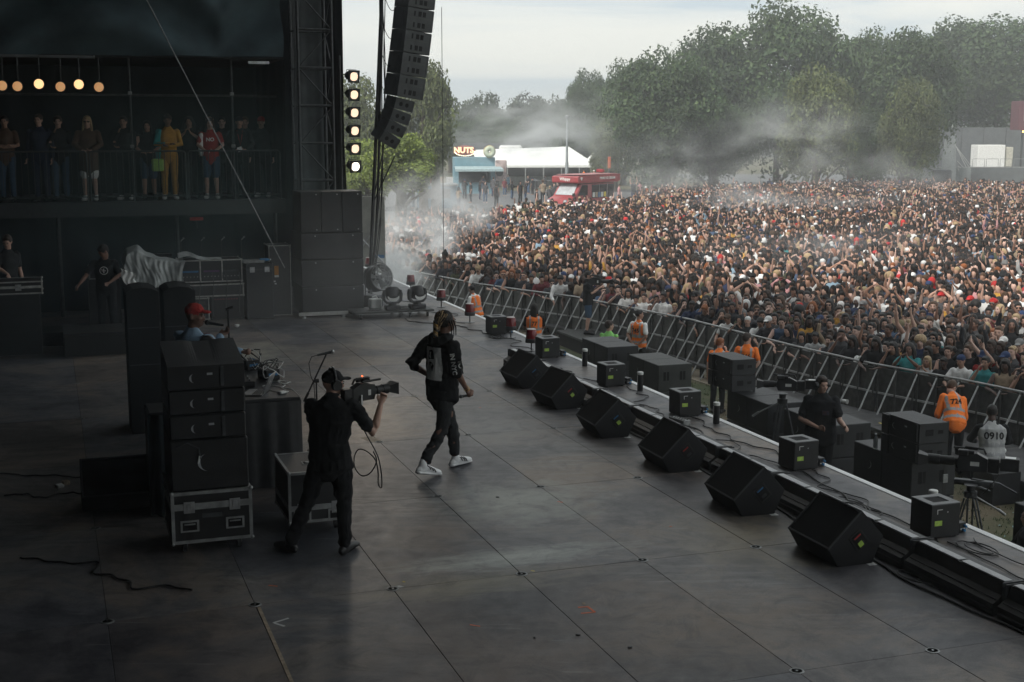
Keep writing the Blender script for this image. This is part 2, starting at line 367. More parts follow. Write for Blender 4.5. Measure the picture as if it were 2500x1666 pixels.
r2 = thing('front_header', 'black fabric header across the top of the stage mouth, above the photo', 'header'); tag(r2, kind='structure')  # unseen cloth, added to darken the deck and its reflections
b = MB(); b.box(9.5, 9.6, -7, 27.1, 9.2, 10.995); b.build('header_cloth', M['roofcloth'], r2)  # cloth of the added shade header
cloth_wall('wing_back_drape', 'black cloth wall behind the guests on the far wing balcony', 'drape', (-15, 33.2), (6.45, 33.2), 0, 11, 140, 8, .10, 6, M['drape'], 1)
cloth_wall('header_drape', 'dark blue grey drape hanging in deep swags above the far wing balcony', 'drape', (-12, 28.9), (4.9, 28.9), 5.42, 10.9, 240, 70, .07, 1.1, mat('header_cloth', (.075, .115, .135), .75, scale=1.0, var=.35, spec=.3), 2, .05, swag=5.2)
cloth_wall('wing_side_drape', 'black cloth closing the side of the far wing behind the lattice tower', 'drape', (6.45, 30.1), (6.45, 33.2), -.0, 11, 24, 6, .05, 6, M['drape'], 6)  # added to stop light reaching the balcony from the right
cloth_wall('balcony_side_drape', 'black cloth closing the right hand side of the balcony', 'drape', (4.95, 29.05), (4.95, 33.1), 2.4, 5.4, 24, 6, .04, 6, M['drape'], 8)  # added to shut side light off the guests
cloth_wall('understage_drape', 'black cloth behind the backline equipment under the balcony', 'drape', (-12, 30.2), (4.9, 30.2), 0, 2.2, 160, 6, .06, 8, M['drape'], 4)
# ---------------------------------------------------------------- people: limb lofts fused by a voxel remesh into one skin
def loft(b, nodes, side=(1, 0, 0), n=12, mi=0):
    """nodes: (point, rx, ry); closed with round ends"""
    P = [Vector(p) for p, _, _ in nodes]; side = Vector(side); ring = []
    t0 = (P[1]-P[0]).normalized(); t1 = (P[-1]-P[-2]).normalized()
    ext = [(P[0]-t0*min(nodes[0][1:])*.85, nodes[0][1]*.45, nodes[0][2]*.45, t0)]
    for i, (p, rx, ry) in enumerate(nodes):
        t = (P[min(i+1, len(P)-1)] - P[max(i-1, 0)]).normalized(); ext.append((P[i], rx, ry, t))
    ext.append((P[-1]+t1*min(nodes[-1][1:])*.85, nodes[-1][1]*.45, nodes[-1][2]*.45, t1))
    vs = []; fs = []
    for p, rx, ry, t in ext:
        a = side - t*side.dot(t)
        a = a.normalized() if a.length > .05 else t.orthogonal().normalized(); c = t.cross(a)
        for k in range(n): th = 2*PI*k/n; vs.append(p + a*(rx*math.cos(th)) + c*(ry*math.sin(th)))
    for i in range(len(ext)-1):
        for k in range(n): k2 = (k+1) % n; fs.append((i*n+k, i*n+k2, (i+1)*n+k2, (i+1)*n+k))
    fs.append(tuple(range(n))[::-1]); fs.append(tuple((len(ext)-1)*n+k for k in range(n))); b.add(vs, fs, mi)

def evalmods(me, mods, name):
    o = bpy.data.objects.new('tmp', me); C.objects.link(o)
    for ty, kw in mods:
        m = o.modifiers.new(ty, ty)
        for k, v in kw.items(): setattr(m, k, v)
    bpy.context.view_layer.update(); dg = bpy.context.evaluated_depsgraph_get()
    r = bpy.data.meshes.new_from_object(o.evaluated_get(dg)); bpy.data.objects.remove(o); bpy.data.meshes.remove(me); r.name = name; return r
def fuse(b, name, mats, voxel=.012, smooth=4, wrinkle=0, wscale=9, seed=0, dec=None, sf=.5):
    me = bpy.data.meshes.new(name); me.from_pydata(b.v, [], b.f)
    mods = [('REMESH', dict(mode='VOXEL', voxel_size=voxel, use_smooth_shade=True)), ('SMOOTH', dict(factor=sf, iterations=smooth))]
    if dec: mods.append(('DECIMATE', dict(ratio=dec)))
    me = evalmods(me, mods, name)
    me.materials.clear()
    for m in (mats if isinstance(mats, (list, tuple)) else [mats]): me.materials.append(m)
    me.polygons.foreach_set('material_index', [0]*len(me.polygons))
    if wrinkle:
        n = len(me.vertices); co = np.empty(n*3, np.float32); no = np.empty(n*3, np.float32); me.vertices.foreach_get('co', co); me.vertices.foreach_get('normal', no)
        co = co.reshape(-1, 3); no = no.reshape(-1, 3)
        for i in range(n):
            p = co[i]; q = Vector((p[0]*wscale+seed, p[1]*wscale, p[2]*wscale*1.5)); w = noise.noise(q) + .5*noise.noise(q*2.3)
            co[i] = p + no[i]*wrinkle*w
        me.vertices.foreach_set('co', co.ravel())
    me.polygons.foreach_set('use_smooth', [True]*len(me.polygons)); me.update(); return me

def std(lean=0, twist=0, h=1.0, **kw):
    """joints of a standing figure facing +y; arms hang; override by keyword"""
    V = Vector
    J = dict(pel=V((0, 0, .95)), waist=V((0, 0, 1.08)), chest=V((0, .0, 1.27)), sh=V((0, -.015, 1.42)), neck=V((0, -.01, 1.50)), head=V((0, .015, 1.645)), face=V((0, 1, 0)),
             shL=V((-.185, -.015, 1.42)), elL=V((-.24, -.04, 1.13)), wrL=V((-.25, .05, .88)), hdL=V((-.01, .03, -.09)),
             shR=V((.185, -.015, 1.42)), elR=V((.24, -.04, 1.13)), wrR=V((.25, .05, .88)), hdR=V((.01, .03, -.09)),
             hipL=V((-.09, 0, .92)), knL=V((-.10, .02, .50)), anL=V((-.11, -.03, .09)), toL=V((-.13, .17, .035)),
             hipR=V((.09, 0, .92)), knR=V((.10, .02, .50)), anR=V((.11, -.03, .09)), toR=V((.13, .17, .035)), up=V((1, 0, 0)), sp=V((1, 0, 0)))
    for k, v in kw.items(): J[k] = V(v)
    return J
def bend(J, ang, keys=('waist', 'chest', 'sh', 'neck', 'head', 'shL', 'elL', 'wrL', 'shR', 'elR', 'wrR'), piv=None, axis='X'):
    M3 = Matrix.Rotation(ang, 3, axis); p = piv or J['pel']
    for k in keys: J[k] = p + M3 @ (J[k]-p)
    for k in ('hdL', 'hdR', 'face'): J[k] = M3 @ J[k]
    return J
def legs_body(b, J, g=1.0, low=True):
    for s in 'LR':
        h, k, a, t = J['hip'+s], J['kn'+s], J['an'+s], J['to'+s]
        loft(b, [(h, .088*g, .095*g), (h.lerp(k, .5), .075*g, .08*g), (k, .055*g, .06*g), (k.lerp(a, .35), .055*g, .06*g), (k.lerp(a, .8), .04*g, .042*g), (a, .038*g, .04*g)])
        loft(b, [(a+Vector((0, 0, -.03))-(t-a)*.12, .033, .03), (a.lerp(t, .55)+Vector((0, 0, -.012)), .042, .032), (t, .040, .022)])
def hand(b, w, d, side, g=1.0, curl=.5, fingers=True):
    """w wrist, d vector wrist->knuckles, side: thumb direction"""
    d = Vector(d); u = d.normalized(); s = Vector(side); s = (s - u*s.dot(u)).normalized(); nrm = u.cross(s)
    k = w + d
    loft(b, [(w, .022*g, .018*g), (w+d*.45, .036*g, .016*g), (k, .040*g, .015*g)], side=s)
    if fingers:
        for i, (o, ln) in enumerate([(.030, .070), (.010, .078), (-.010, .073), (-.029, .058)]):
            base = k + s*o*g - u*.01; mid = base + (u*math.cos(curl*.8) + nrm*math.sin(curl*.8))*ln*.5*g; tip = mid + (u*math.cos(curl*2) + nrm*math.sin(curl*2))*ln*.5*g
            loft(b, [(base, .0098*g, .0098*g), (mid, .009*g, .009*g), (tip, .0075*g, .0075*g)], n=8)
        tb = w + d*.25 + s*.028*g; tm = tb + (u*.7 + s*.6 + nrm*.35*curl).normalized()*.035*g; tt = tm + (u*.95 + s*.1 + nrm*.5*curl).normalized()*.03*g
        loft(b, [(tb, .013*g, .012*g), (tm, .011*g, .011*g), (tt, .009*g, .009*g)], n=8)
    else:
        loft(b, [(k, .038*g, .014*g), (k+u*.07*math.cos(curl)+nrm*.06*math.sin(curl), .030*g, .012*g)], side=s); tb = w+d*.35
        loft(b, [(tb+s*.03, .014, .013), (tb+s*.05+u*.04, .011, .011)], n=8)
def arms_body(b, J, g=1.0, fingers=True, curl=(.6, .6)):
    for i, s in enumerate('LR'):
        a, e, w, h = J['sh'+s], J['el'+s], J['wr'+s], J['hd'+s]
        loft(b, [(a, .052*g, .052*g), (a.lerp(e, .5), .045*g, .046*g), (e, .038*g, .040*g), (e.lerp(w, .3), .041*g, .040*g), (w, .026*g, .022*g)])
        fwd = J['face']; sd = J.get('th'+s, fwd)
        hand(b, w, h, sd, g, curl[i], fingers)
def torso_body(b, J, g=1.0, w=1.0):
    sp = J['sp']; P = J['pel']
    dn = (J['pel']-J['waist']).normalized()
    loft(b, [(P+dn*.06, .15*w*g, .105*g), (P, .165*w*g, .118*g), (J['waist'], .142*w*g, .105*g), (J['chest'], .168*w*g, .120*g), (J['sh']-(J['sh']-J['chest'])*.15, .175*w*g, .108*g), (J['sh']+(J['neck']-J['sh'])*.35, .12*w*g, .085*g)], side=sp, n=16)
def head_body(b, J, g=1.0, ears=True, nose=True):
    n_, h, f = J['neck'], J['head'], Vector(J['face']).normalized(); up = J.get('hup', Vector((0, 0, 1))); up = (up - f*up.dot(f)).normalized(); s = f.cross(up)
    loft(b, [(n_ - Vector((0, 0, .04)), .062*g, .060*g), (h - up*.07 - f*.015, .054*g, .056*g)])
    def E(c, r, nn=14, mm=10):   # oriented ellipsoid
        vs = []; fs = []
        for i in range(mm+1):
            ph = PI*i/mm
            for k in range(nn):
                th = 2*PI*k/nn; vs.append(c + s*(r[0]*math.sin(ph)*math.cos(th)) + f*(r[1]*math.sin(ph)*math.sin(th)) + up*(r[2]*math.cos(ph)))
        for i in range(mm):
            for k in range(nn): k2 = (k+1) % nn; fs.append((i*nn+k, (i+1)*nn+k, (i+1)*nn+k2, i*nn+k2))
        b.add(vs, fs)
    H = lambda x, y, z: h + s*x*g + f*y*g + up*z*g
    E(H(0, -.012, .025), (.074*g, .096*g, .092*g)); E(H(0, .018, -.035), (.060*g, .074*g, .080*g)); E(H(0, .052, -.085), (.032*g, .030*g, .026*g))
    E(H(0, .075, .028), (.052*g, .016*g, .014*g)); E(H(.034, .058, -.02), (.026*g, .026*g, .022*g)); E(H(-.034, .058, -.02), (.026*g, .026*g, .022*g))
    if nose: loft(b, [(H(0, .082, .012), .009*g, .009*g), (H(0, .104, -.022), .015*g, .012*g)], side=s, n=8)
    E(H(0, .086, -.052), (.024*g, .012*g, .008*g), 8, 6)
    if ears:
        for q in (-1, 1): E(H(q*.078, -.01, -.002), (.012*g, .022*g, .033*g), 8, 6)
def face_bits(b, J, g=1.0, mi=0, shades=False, lips=None):
    h, f = J['head'], Vector(J['face']).normalized(); up = J.get('hup', Vector((0, 0, 1))); up = (up - f*up.dot(f)).normalized(); s = f.cross(up)
    b.M = Matrix(((s.x, f.x, up.x, h.x), (s.y, f.y, up.y, h.y), (s.z, f.z, up.z, h.z), (0, 0, 0, 1))) @ Matrix.Scale(g, 4)
    if shades:
        for q in (-1, 1): b.sph((q*.032, .088, .006), (.028, .012, .019), 10, 6, mi)
        b.box(-.070, .070, .084, .094, .012, .018, mi=mi)
    else:
        for q in (-1, 1):
            b.sph((q*.031, .0855, .004), (.0135, .007, .0065), 8, 6, mi); b.sph((q*.032, .0885, .023), (.020, .006, .0045), 8, 5, mi)
    if not shades: b.sph((0, .0945, -.052), (.021, .006, .0055), 8, 5, mi if lips is None else lips)
    b.M = None
def hair_geo(b, J, kind, g=1.0):
    h, f = J['head'], Vector(J['face']).normalized(); up = J.get('hup', Vector((0, 0, 1))); up = (up - f*up.dot(f)).normalized(); s = f.cross(up)
    b.M = Matrix(((s.x, f.x, up.x, h.x), (s.y, f.y, up.y, h.y), (s.z, f.z, up.z, h.z), (0, 0, 0, 1))) @ Matrix.Scale(g, 4)
    def lo(nodes, n=10, side=(1, 0, 0)): loft(b, nodes, side=side, n=n)
    if kind in ('short', 'long', 'pony', 'bun', 'fade'):
        t = {'short': .008, 'fade': .003}.get(kind, .010)
        b.sph((0, -.026, .038), (.077+t, .092+t, .088+t), 14, 10); b.sph((0, .045, .085), (.055, .035, .022+t), 10, 7)
    if kind == 'short': b.sph((0, -.055, -.01), (.070, .055, .055), 10, 8)
    if kind == 'long':
        for q in (-1, 1): lo([((q*.066, -.005, .05), .022, .042), ((q*.080, -.02, -.05), .022, .045), ((q*.085, .0, -.16), .026, .040), ((q*.078, .03, -.27), .020, .022)])
        lo([((0, -.08, .03), .075, .035), ((0, -.095, -.10), .085, .038), ((0, -.10, -.24), .075, .032), ((0, -.10, -.33), .05, .02)])
    if kind == 'pony': lo([((0, -.10, .07), .022, .022), ((0, -.145, .03), .03, .03), ((0, -.15, -.08), .028, .026), ((0, -.135, -.20), .014, .014)])
    if kind == 'bun': b.sph((0, -.045, .145), (.042, .042, .036), 10, 8)
    if kind == 'afro': b.sph((0, -.03, .055), (.125, .125, .115), 14, 10)
    if kind == 'curly':
        b.sph((0, -.03, .04), (.095, .105, .095), 12, 8)
        for q in (-1, 1): lo([((q*.075, -.02, .03), .03, .05), ((q*.105, -.02, -.07), .04, .06), ((q*.105, .01, -.17), .03, .045)])
        lo([((0, -.09, .03), .08, .04), ((0, -.11, -.1), .10, .05), ((0, -.11, -.2), .08, .035)])
    if kind == 'cap':
        b.sph((0, -.012, .052), (.084, .100, .080), 14, 10); b.sph((0, .115, .048), (.062, .062, .012), 12, 6)
    if kind == 'capback':
        b.sph((0, -.018, .052), (.084, .100, .080), 14, 10); b.sph((0, -.12, .035), (.055, .045, .012), 12, 6)
    if kind == 'bucket':
        b.lathe([(.085, .03), (.078, .12), (.05, .135)], 16); b.lathe([(.135, .005), (.085, .045), (.083, .04)], 16)
    if kind == 'hood':
        b.sph((0, -.03, .03), (.100, .105, .115), 14, 10); lo([((0, -.06, -.08), .09, .07), ((0, -.05, -.16), .12, .08)])
    if kind == 'turban': b.sph((0, -.02, .055), (.092, .104, .075), 14, 10); b.sph((0, .03, .11), (.04, .05, .03), 8, 6)
    b.M = None
def top_geo(b, J, sleeve='short', g=1.0, hem=.10, w=1.0, loose=1.0, hood=False):
    sp = J['sp']; P = J['pel']; dn = (J['pel']-J['waist']).normalized(); k = 1.10*loose*g
    loft(b, [(P+dn*hem, .168*w*k, .122*k), (P, .166*w*k, .122*k), (J['waist'], .150*w*k, .112*k), (J['chest'], .168*w*k, .122*k), (J['sh']-(J['sh']-J['chest'])*.12, .182*w*k, .108*k), (J['sh']+(J['neck']-J['sh'])*.5, .115*w*g, .090*g)], side=sp, n=18)
    for s in 'LR':
        a, e, wr = J['sh'+s], J['el'+s], J['wr'+s]; q = loose*g*1.02
        if sleeve == 'none': loft(b, [(a, .058, .058), (a.lerp(e, .06), .055, .055)]); continue
        if sleeve == 'short': loft(b, [(a, .064*q, .064*q), (a.lerp(e, .35), .060*q, .062*q), (a.lerp(e, .72), .060*q, .064*q)])
        elif sleeve == 'elbow': loft(b, [(a, .068*q, .068*q), (a.lerp(e, .5), .062*q, .064*q), (e, .060*q, .062*q), (e.lerp(wr, .12), .058*q, .058*q)])
        else: loft(b, [(a, .064*q, .064*q), (a.lerp(e, .5), .058*q, .06*q), (e, .054*q, .056*q), (e.lerp(wr, .5), .048*q, .048*q), (e.lerp(wr, .93), .040*q, .040*q)])
def trouser_geo(b, J, g=1.0, short=False, slim=1.0, cuff=.92):
    P = J['pel']; dn = (J['pel']-J['waist']).normalized()
    loft(b, [(P+dn*.09, .155*g, .115*g), (P, .172*g, .126*g), (P-dn*.10, .155*g, .118*g)], side=J['sp'], n=16)
    for s in 'LR':
        h, k, a = J['hip'+s], J['kn'+s], J['an'+s]
        if short: loft(b, [(h, .105*g, .11*g), (h.lerp(k, .5), .098*g, .10*g), (h.lerp(k, .95), .088*g, .09*g)]); continue
        e = k.lerp(a, cuff)
        loft(b, [(h, .103*g, .11*g), (h.lerp(k, .5), .088*g*slim, .092*g*slim), (k, .072*g*slim, .076*g*slim), (k.lerp(a, .45), .066*g*slim, .070*g*slim), (e, .058*g*slim, .062*g*slim)])
def shoe_geo(b, J, g=1.0, hi=.0, sides='LR'):
    for s in sides:
        a, t = J['an'+s], J['to'+s]; d = (t-a); fl = Vector((d.x, d.y, 0)).normalized(); heel = a - fl*.055 + Vector((0, 0, -.045))
        loft(b, [(heel, .038*g, .045*g), (a.lerp(t, .3)+Vector((0, 0, -.02)), .043*g, .05*g), (a.lerp(t, .75)+Vector((0, 0, -.005)), .050*g, .038*g), (t+fl*.02, .044*g, .028*g)])
        loft(b, [(a+Vector((0, 0, -.02)), .045*g, .05*g), (a+Vector((0, 0, .03+hi)), .042*g, .045*g)])

SKIN = {'pale': (.60, .40, .33), 'light': (.50, .31, .24), 'tan': (.36, .205, .145), 'brown': (.19, .10, .07), 'dark': (.08, .045, .034)}
SK = {k: mat('skin_'+k, v, .55, scale=14, var=.10) for k, v in SKIN.items()}
M['feat'] = mat('eye_and_brow', (.018, .013, .012), .5)
def fab(name, c, rough=.85, var=.12, bump=.25): return mat(name, c, rough, scale=7, var=var, bump=bump, bscale=140, spec=.25)
HAIRC = {'black': (.012, .010, .009), 'dark brown': (.030, .018, .012), 'brown': (.075, .042, .024), 'ginger': (.25, .085, .03), 'blonde': (.36, .26, .15)}
HM = {k: mat('hair_'+k.replace(' ', '_'), v, .6, scale=45, var=.35, bump=.6, bscale=70, spec=.4) for k, v in HAIRC.items()}

def person(name, label, u, v, z, rz, J, skin, hair, haircol, top, topkw, bottom, botkw, shoes, group=None, vox=.011, g=1.0, w=1.0, scale=1.0, shades=False, curl=(.6, .6), world=False, wrk=.006, cat='person', seed=0, hairkw=None):
    root = thing(name, label, cat, u, v, z, rz, group, world); root.scale = (scale,)*3; dc = .28 if vox >= .013 else .5
    b = MB(); torso_body(b, J, g, w); legs_body(b, J, g); arms_body(b, J, g, True, curl); head_body(b, J)
    me = fuse(b, 'body', [SK[skin], M['feat']], vox, 3, dec=dc)
    fb = MB(); face_bits(fb, J, 1.0, 0, shades)
    bod = put('body', me, root); fo = fb.build('sunglasses' if shades else 'eyes_and_mouth', M['feat'], root, 60)
    if hair:
        b = MB(); hair_geo(b, J, hair, 1.03); put('cap' if hair.startswith('cap') else 'hair', fuse(b, 'hair', haircol if not isinstance(haircol, str) else HM[haircol], .010, 3, .004, 40, seed, dec=dc), root)
    if top:
        b = MB(); top_geo(b, J, g=g, w=w, **topkw); t = put(topkw_name(topkw), fuse(b, 'top', top, .012, 5, wrk, 9, seed, dec=dc), root)
    if bottom:
        b = MB(); trouser_geo(b, J, g, **botkw); put('trousers', fuse(b, 'trousers', bottom, .012, 4, wrk, 10, seed+3, dec=dc), root)
    if shoes:
        for sd_ in 'LR': b = MB(); shoe_geo(b, J, 1.05, 0, sd_); put('shoe', fuse(b, 'shoe', shoes, .009 if vox < .012 else .013, 2, dec=dc), root)
    return root
def topkw_name(k): return {'none': 'vest_top', 'short': 'shirt', 'elbow': 'sweater', 'long': 'jacket'}[k.get('sleeve', 'short')]
def child(root, name):
    for c in root.children:
        if c.name.split('.')[0] == name: return c
def stick(me, target_me, dirv, off=.006):      # lay flat print onto a garment: move each vertex along dirv onto the cloth
    bm = bmesh.new(); bm.from_mesh(me)
    for _ in range(3):
        lng = [e for e in bm.edges if e.calc_length() > .03]
        if not lng: break
        bmesh.ops.subdivide_edges(bm, edges=lng, cuts=1)
    bmesh.ops.triangulate(bm, faces=bm.faces)
    t = BVHTree.FromPolygons([v.co for v in target_me.vertices], [p.vertices for p in target_me.polygons]); d = Vector(dirv).normalized()
    for v in bm.verts:
        hit = t.ray_cast(v.co - d*.6, d)
        if hit[0]: v.co = hit[0] - d*off
    bm.to_mesh(me); bm.free(); return me
# ---------------------------------------------------------------- floor monitors (wedges) along the front
def wedge_parts(root, w=.72, badge='blue', lime=True, mats=(None,)):
    # side profile in (x towards audience, z): baffle faces the performer (-x)
    prof = [(0, 0), (.36, 0), (.47, .25), (.24, .50), (-.10, .17)]
    b = MB(); b.prism(prof, -w/2, w/2, 'y'); me = b.mesh('cabinet', M['carpet']); bm = bmesh.new(); bm.from_mesh(me)
    bmesh.ops.bevel(bm, geom=list(bm.edges), offset=.010, segments=2, profile=.6, affect='EDGES'); bm.to_mesh(me); bm.free(); me.polygons.foreach_set('use_smooth', [True]*len(me.polygons)); me.set_sharp_from_angle(angle=R(50))
    put('cabinet', me, root)
    d = Vector((.34, 0, .33)).normalized(); nrm = Vector((-d.z, 0, d.x)); o = Vector((-.10, 0, .17))
    MM = Matrix(((d.x, 0, nrm.x, o.x), (0, 1, 0, 0), (d.z, 0, nrm.z, o.z), (0, 0, 0, 1)))
    b = MB(); b.M = MM; b.box(.022, .452, -w/2+.022, w/2-.022, -.004, .006, .004); b.build('grille', M['grille'], root)
    b = MB(); b.M = MM
    for (x0, x1, y0, y1) in ((0, .474, -w/2, -w/2+.02), (0, .474, w/2-.02, w/2), (0, .02, -w/2+.02, w/2-.02), (.454, .474, -w/2+.02, w/2-.02)): b.box(x0, x1, y0, y1, -.002, .014, .004)
    b.build('baffle_frame', M['trimc'], root)
    # recessed connector dish on the near side
    b = MB(); b.M = Matrix.Translation((.21, -w/2, .235)) @ Matrix.Rotation(R(-38), 4, 'Y')
    b.box(-.075, .075, -.006, .004, -.085, .085, .003, 0); b.box(-.058, .058, -.009, -.0061, -.068, .068, 0, 1); b.box(-.03, .03, -.014, -.0092, -.05, -.02, .002, 2); b.box(-.045, .045, -.02, -.0092, .05, .062, .003, 2); b.build('connector_dish', [M['black'], M['hole'], M['blackm']], root)
    if badge:
        b = MB(); b.M = Matrix.Translation((.19, -w/2, .26)) @ Matrix.Rotation(R(-38), 4, 'Y'); b.box(-.040, .040, -.024, -.0150, .010, .024, .002); b.build('handle_tape', M['blue' if badge == 'blue' else 'red'], root)
    if lime:
        b = MB(); b.M = Matrix.Translation((.22, -w/2, .205)) @ Matrix.Rotation(R(-38), 4, 'Y'); b.box(-.025, .025, -.018, -.0150, -.028, .022); b.build('label', M['label'], root)
    b = MB(); b.box(.30, .38, -w/2-.055, -w/2+.01, .001, .003); b.build('floor_tape', M['whitetape'], root)
wl = [(6.56, 10.27, 0, 'red', True, 'nearest black wedge monitor, lime sticker and red tape in its side recess'),
      (6.54, 11.96, -2, 'blue', False, 'second nearest black wedge monitor, blue tape in its side recess and no sticker'),
      (6.60, 13.78, -1, 'red', False, 'third nearest black wedge monitor, red tape in its side recess and no sticker'),
      (6.54, 15.62, -2, 'blue', True, 'fourth nearest black wedge monitor, blue tape and lime sticker in its recess'),
      (6.60, 17.45, 5, 'red', True, 'fifth nearest black wedge monitor, red strip and lime sticker, just right of the performer'),
      (6.66, 19.05, 3, 'blue', False, 'farthest black wedge monitor in the row, blue strip in its side recess')]
for u, v, rz, bd, lm, lab in wl:
    t = thing('wedge_monitor', lab, 'stage monitor', u, v, 0, R(rz), 'wedge monitors along the stage front'); wedge_parts(t, .70, bd, lm)
t = thing('wedge_monitor', 'large black floor monitor in the dark at the left, left of the speaker stack', 'stage monitor', .57, 14.0, 0, R(90)); wedge_parts(t, .78, None, False)

# ---------------------------------------------------------------- footlight battens
bat = thing('footlight_batten', 'x', 'light batten', 7.23, 6, 0, 0, 'footlight battens in a row before the wedge monitors')
b = MB(); b.prism([(-.16, .0), (.17, .0), (.17, .04), (.12, .06), (.12, .26), (-.04, .26), (-.07, .16), (-.16, .10)], -.59, .59, 'y'); b.build('housing', M['black'], bat)
b = MB(); b.box(-.165, -.150, -.57, .57, .045, .055, .002); b.box(-.125, -.112, -.57, .57, .125, .135, .002); b.build('ledge', M['blackm'], bat)
lens = mat('frosted_lens', (.36, .37, .38), .35, scale=8, var=.15)
for s in (-1, 1): b = MB(); b.box(-.038, .045, min(s*.02, s*.565), max(s*.02, s*.565), .2605, .274, .004); b.build('lens_panel', lens, bat)
for s in (-.598, .598): b = MB(); b.box(-.08, .14, s-.006 if s > 0 else s, s if s > 0 else s+.006, .0, .27, 0); b.build('end_plate', M['blackm'], bat)
n = 13; wherew = ['at the bottom right corner of the photo', 'second from the bottom right corner', 'below the nearest black effects box', 'in front of the nearest wedge monitor', 'between the nearest two wedge monitors', 'behind the second nearest wedge monitor',
  'below the second nearest black effects box', 'behind the third nearest wedge monitor', 'between the third and fourth wedge monitors', 'behind the fourth nearest wedge monitor', 'between the fourth and fifth wedge monitors', 'behind the fifth nearest wedge monitor', 'behind the farthest wedge monitor, last of the row']
for i in range(n):
    vv = 5.35+i*1.235; lab = f'black batten with pale frosted top {wherew[i]}'
    if i == 0: bat.location = W(7.23, vv); bat['label'] = lab
    else: dup(bat, 7.23, vv, label=lab)

# ---------------------------------------------------------------- black effects boxes on the apron
def fx_box(u, v, rz, lab, limev=.16, extra=True, label_on=True):
    t = thing('effects_box', lab, 'effects box', u, v, 0, R(rz), 'square black effects boxes on the stage apron')
    s = .165
    b = MB(); b.box(-s, s, -s, s, .012, .335, .006); b.build('cabinet', M['black'], t)
    b = MB()
    for x0, x1, y0, y1 in ((-s, s, -s, -.09), (-s, s, .09, s), (-s, -.09, -.09, .09), (.09, s, -.09, .09)): b.box(x0, x1, y0, y1, .3355, .345, .002)
    b.build('top_plate', mat_once('grey_plate'), t)
    b = MB(); b.box(-.089, .089, -.089, .089, .3353, .338); b.build('nozzle_opening', M['hole'], t)
    if label_on: b = MB(); b.box(-.125, -.04, -s-.003, -s-.0005, limev-.02, limev+.030); b.build('label', M['label'], t)
    b = MB(); b.box(-.10, -.04, -s-.002, -s-.0005, .285, .292); b.box(-.10, -.092, -s-.002, -s-.0005, .245, .284); b.build('white_marking', M['whitetape'], t)
    b = MB(); b.cyl((.02, -s-.002, .26), (.02, -s+.002, .26), .008, n=10); b.build('screw', M['alu'], t)
    for sx in (-1, 1):
        for sy in (-1, 1): b = MB(); b.cyl((sx*.13, sy*.13, 0), (sx*.13, sy*.13, .013), .02, n=10); b.build('foot', M['blackm'], t)
    if extra:
        q = thing('power_box', 'small black power box with cables, right of the ' + lab.split(',')[0].replace('black effects box', 'effects box'), 'power box', u+.27, v+.0, 0, R(rz+8), 'small power boxes beside the effects boxes')
        b = MB(); b.box(-.045, .045, -.07, .07, 0, .10, .005); b.build('case', M['black'], q)
        b = MB(); b.box(-.047, -.0455, -.05, .04, .05, .075); b.box(-.03, .03, -.0715, -.0705, .03, .045); b.build('sticker', M['whitetape'], q)
        b = MB(); b.cyl((0, -.07, .03), (0, -.10, .03), .014, n=8); b.cyl((.02, -.07, .07), (.02, -.10, .065), .012, n=8); b.build('plug', M['blue'], q)
_mc = {}
def mat_once(k):
    if k not in _mc: _mc[k] = {'grey_plate': lambda: mat('grey_plate', (.17, .175, .18), .5, scale=9, var=.15)}[k]()
    return _mc[k]
for a in [(8.02, 10.50, 0, 'nearest black effects box, white L mark and lime sticker', .15), (8.13, 13.20, 3, 'second nearest black effects box, faded lime sticker, under the cameraman in the pit', .14), (8.20, 16.28, 0, 'third nearest black effects box, right of the fourth wedge monitor', .16),
          (8.08, 18.58, 2, 'fourth nearest black effects box, bright lime sticker, before the grey subwoofers', .15), (8.08, 21.35, 2, 'fifth nearest black effects box, behind the farthest wedge monitor', .14), (8.08, 24.15, 0, 'farthest black effects box, right of the performer', .16)]:
    fx_box(*a)

# red beacons on short stands
def beacon(u, v, z, lab):
    t = thing('red_beacon', lab, 'beacon', u, v, z, rnd.uniform(0, 3), 'red warning beacons on the stage edge')
    b = MB(); b.cyl((0, 0, 0), (0, 0, .16), .012); b.lathe([(.10, 0), (.10, .008), (.02, .014)], 12); b.build('stand', M['blackm'], t, 40)
    b = MB(); b.lathe([(.105, .15), (.108, .16), (.108, .215), (.100, .225)], 24); b.build('base', M['black'], t, 40)
    b = MB(); b.lathe([(.100, .226), (.096, .30), (.086, .375), (.080, .385)], 24); b.build('dome', M['beacon'], t, 40)
    b = MB(); b.lathe([(.082, .386), (.080, .394), (.03, .399)], 20); b.build('cap', mat_w, t, 40)
    b = MB(); b.sph((0, 0, .29), (.035, .02, .045)); b.build('reflector', M['alu'], t, 40)
mat_w = mat('pale_cap', (.5, .42, .40), .4)
for a in [(8.17, 23.55, 0, 'red beacon between the farthest two effects boxes, right of the farthest box'), (8.02, 22.0, 0, 'red beacon left of the fifth effects box, lowest in the photo'), (8.03, 25.7, 0, 'red beacon right of the performer\'s head'),
          (8.15, 28.2, 0, 'red beacon above the performer\'s head beside the orange steward'), (8.30, 31.4, 0, 'red beacon right of the big drum fan'), (8.1, 35.0, .1, 'farthest red beacon, below the end of the crowd barrier')]: beacon(*a)
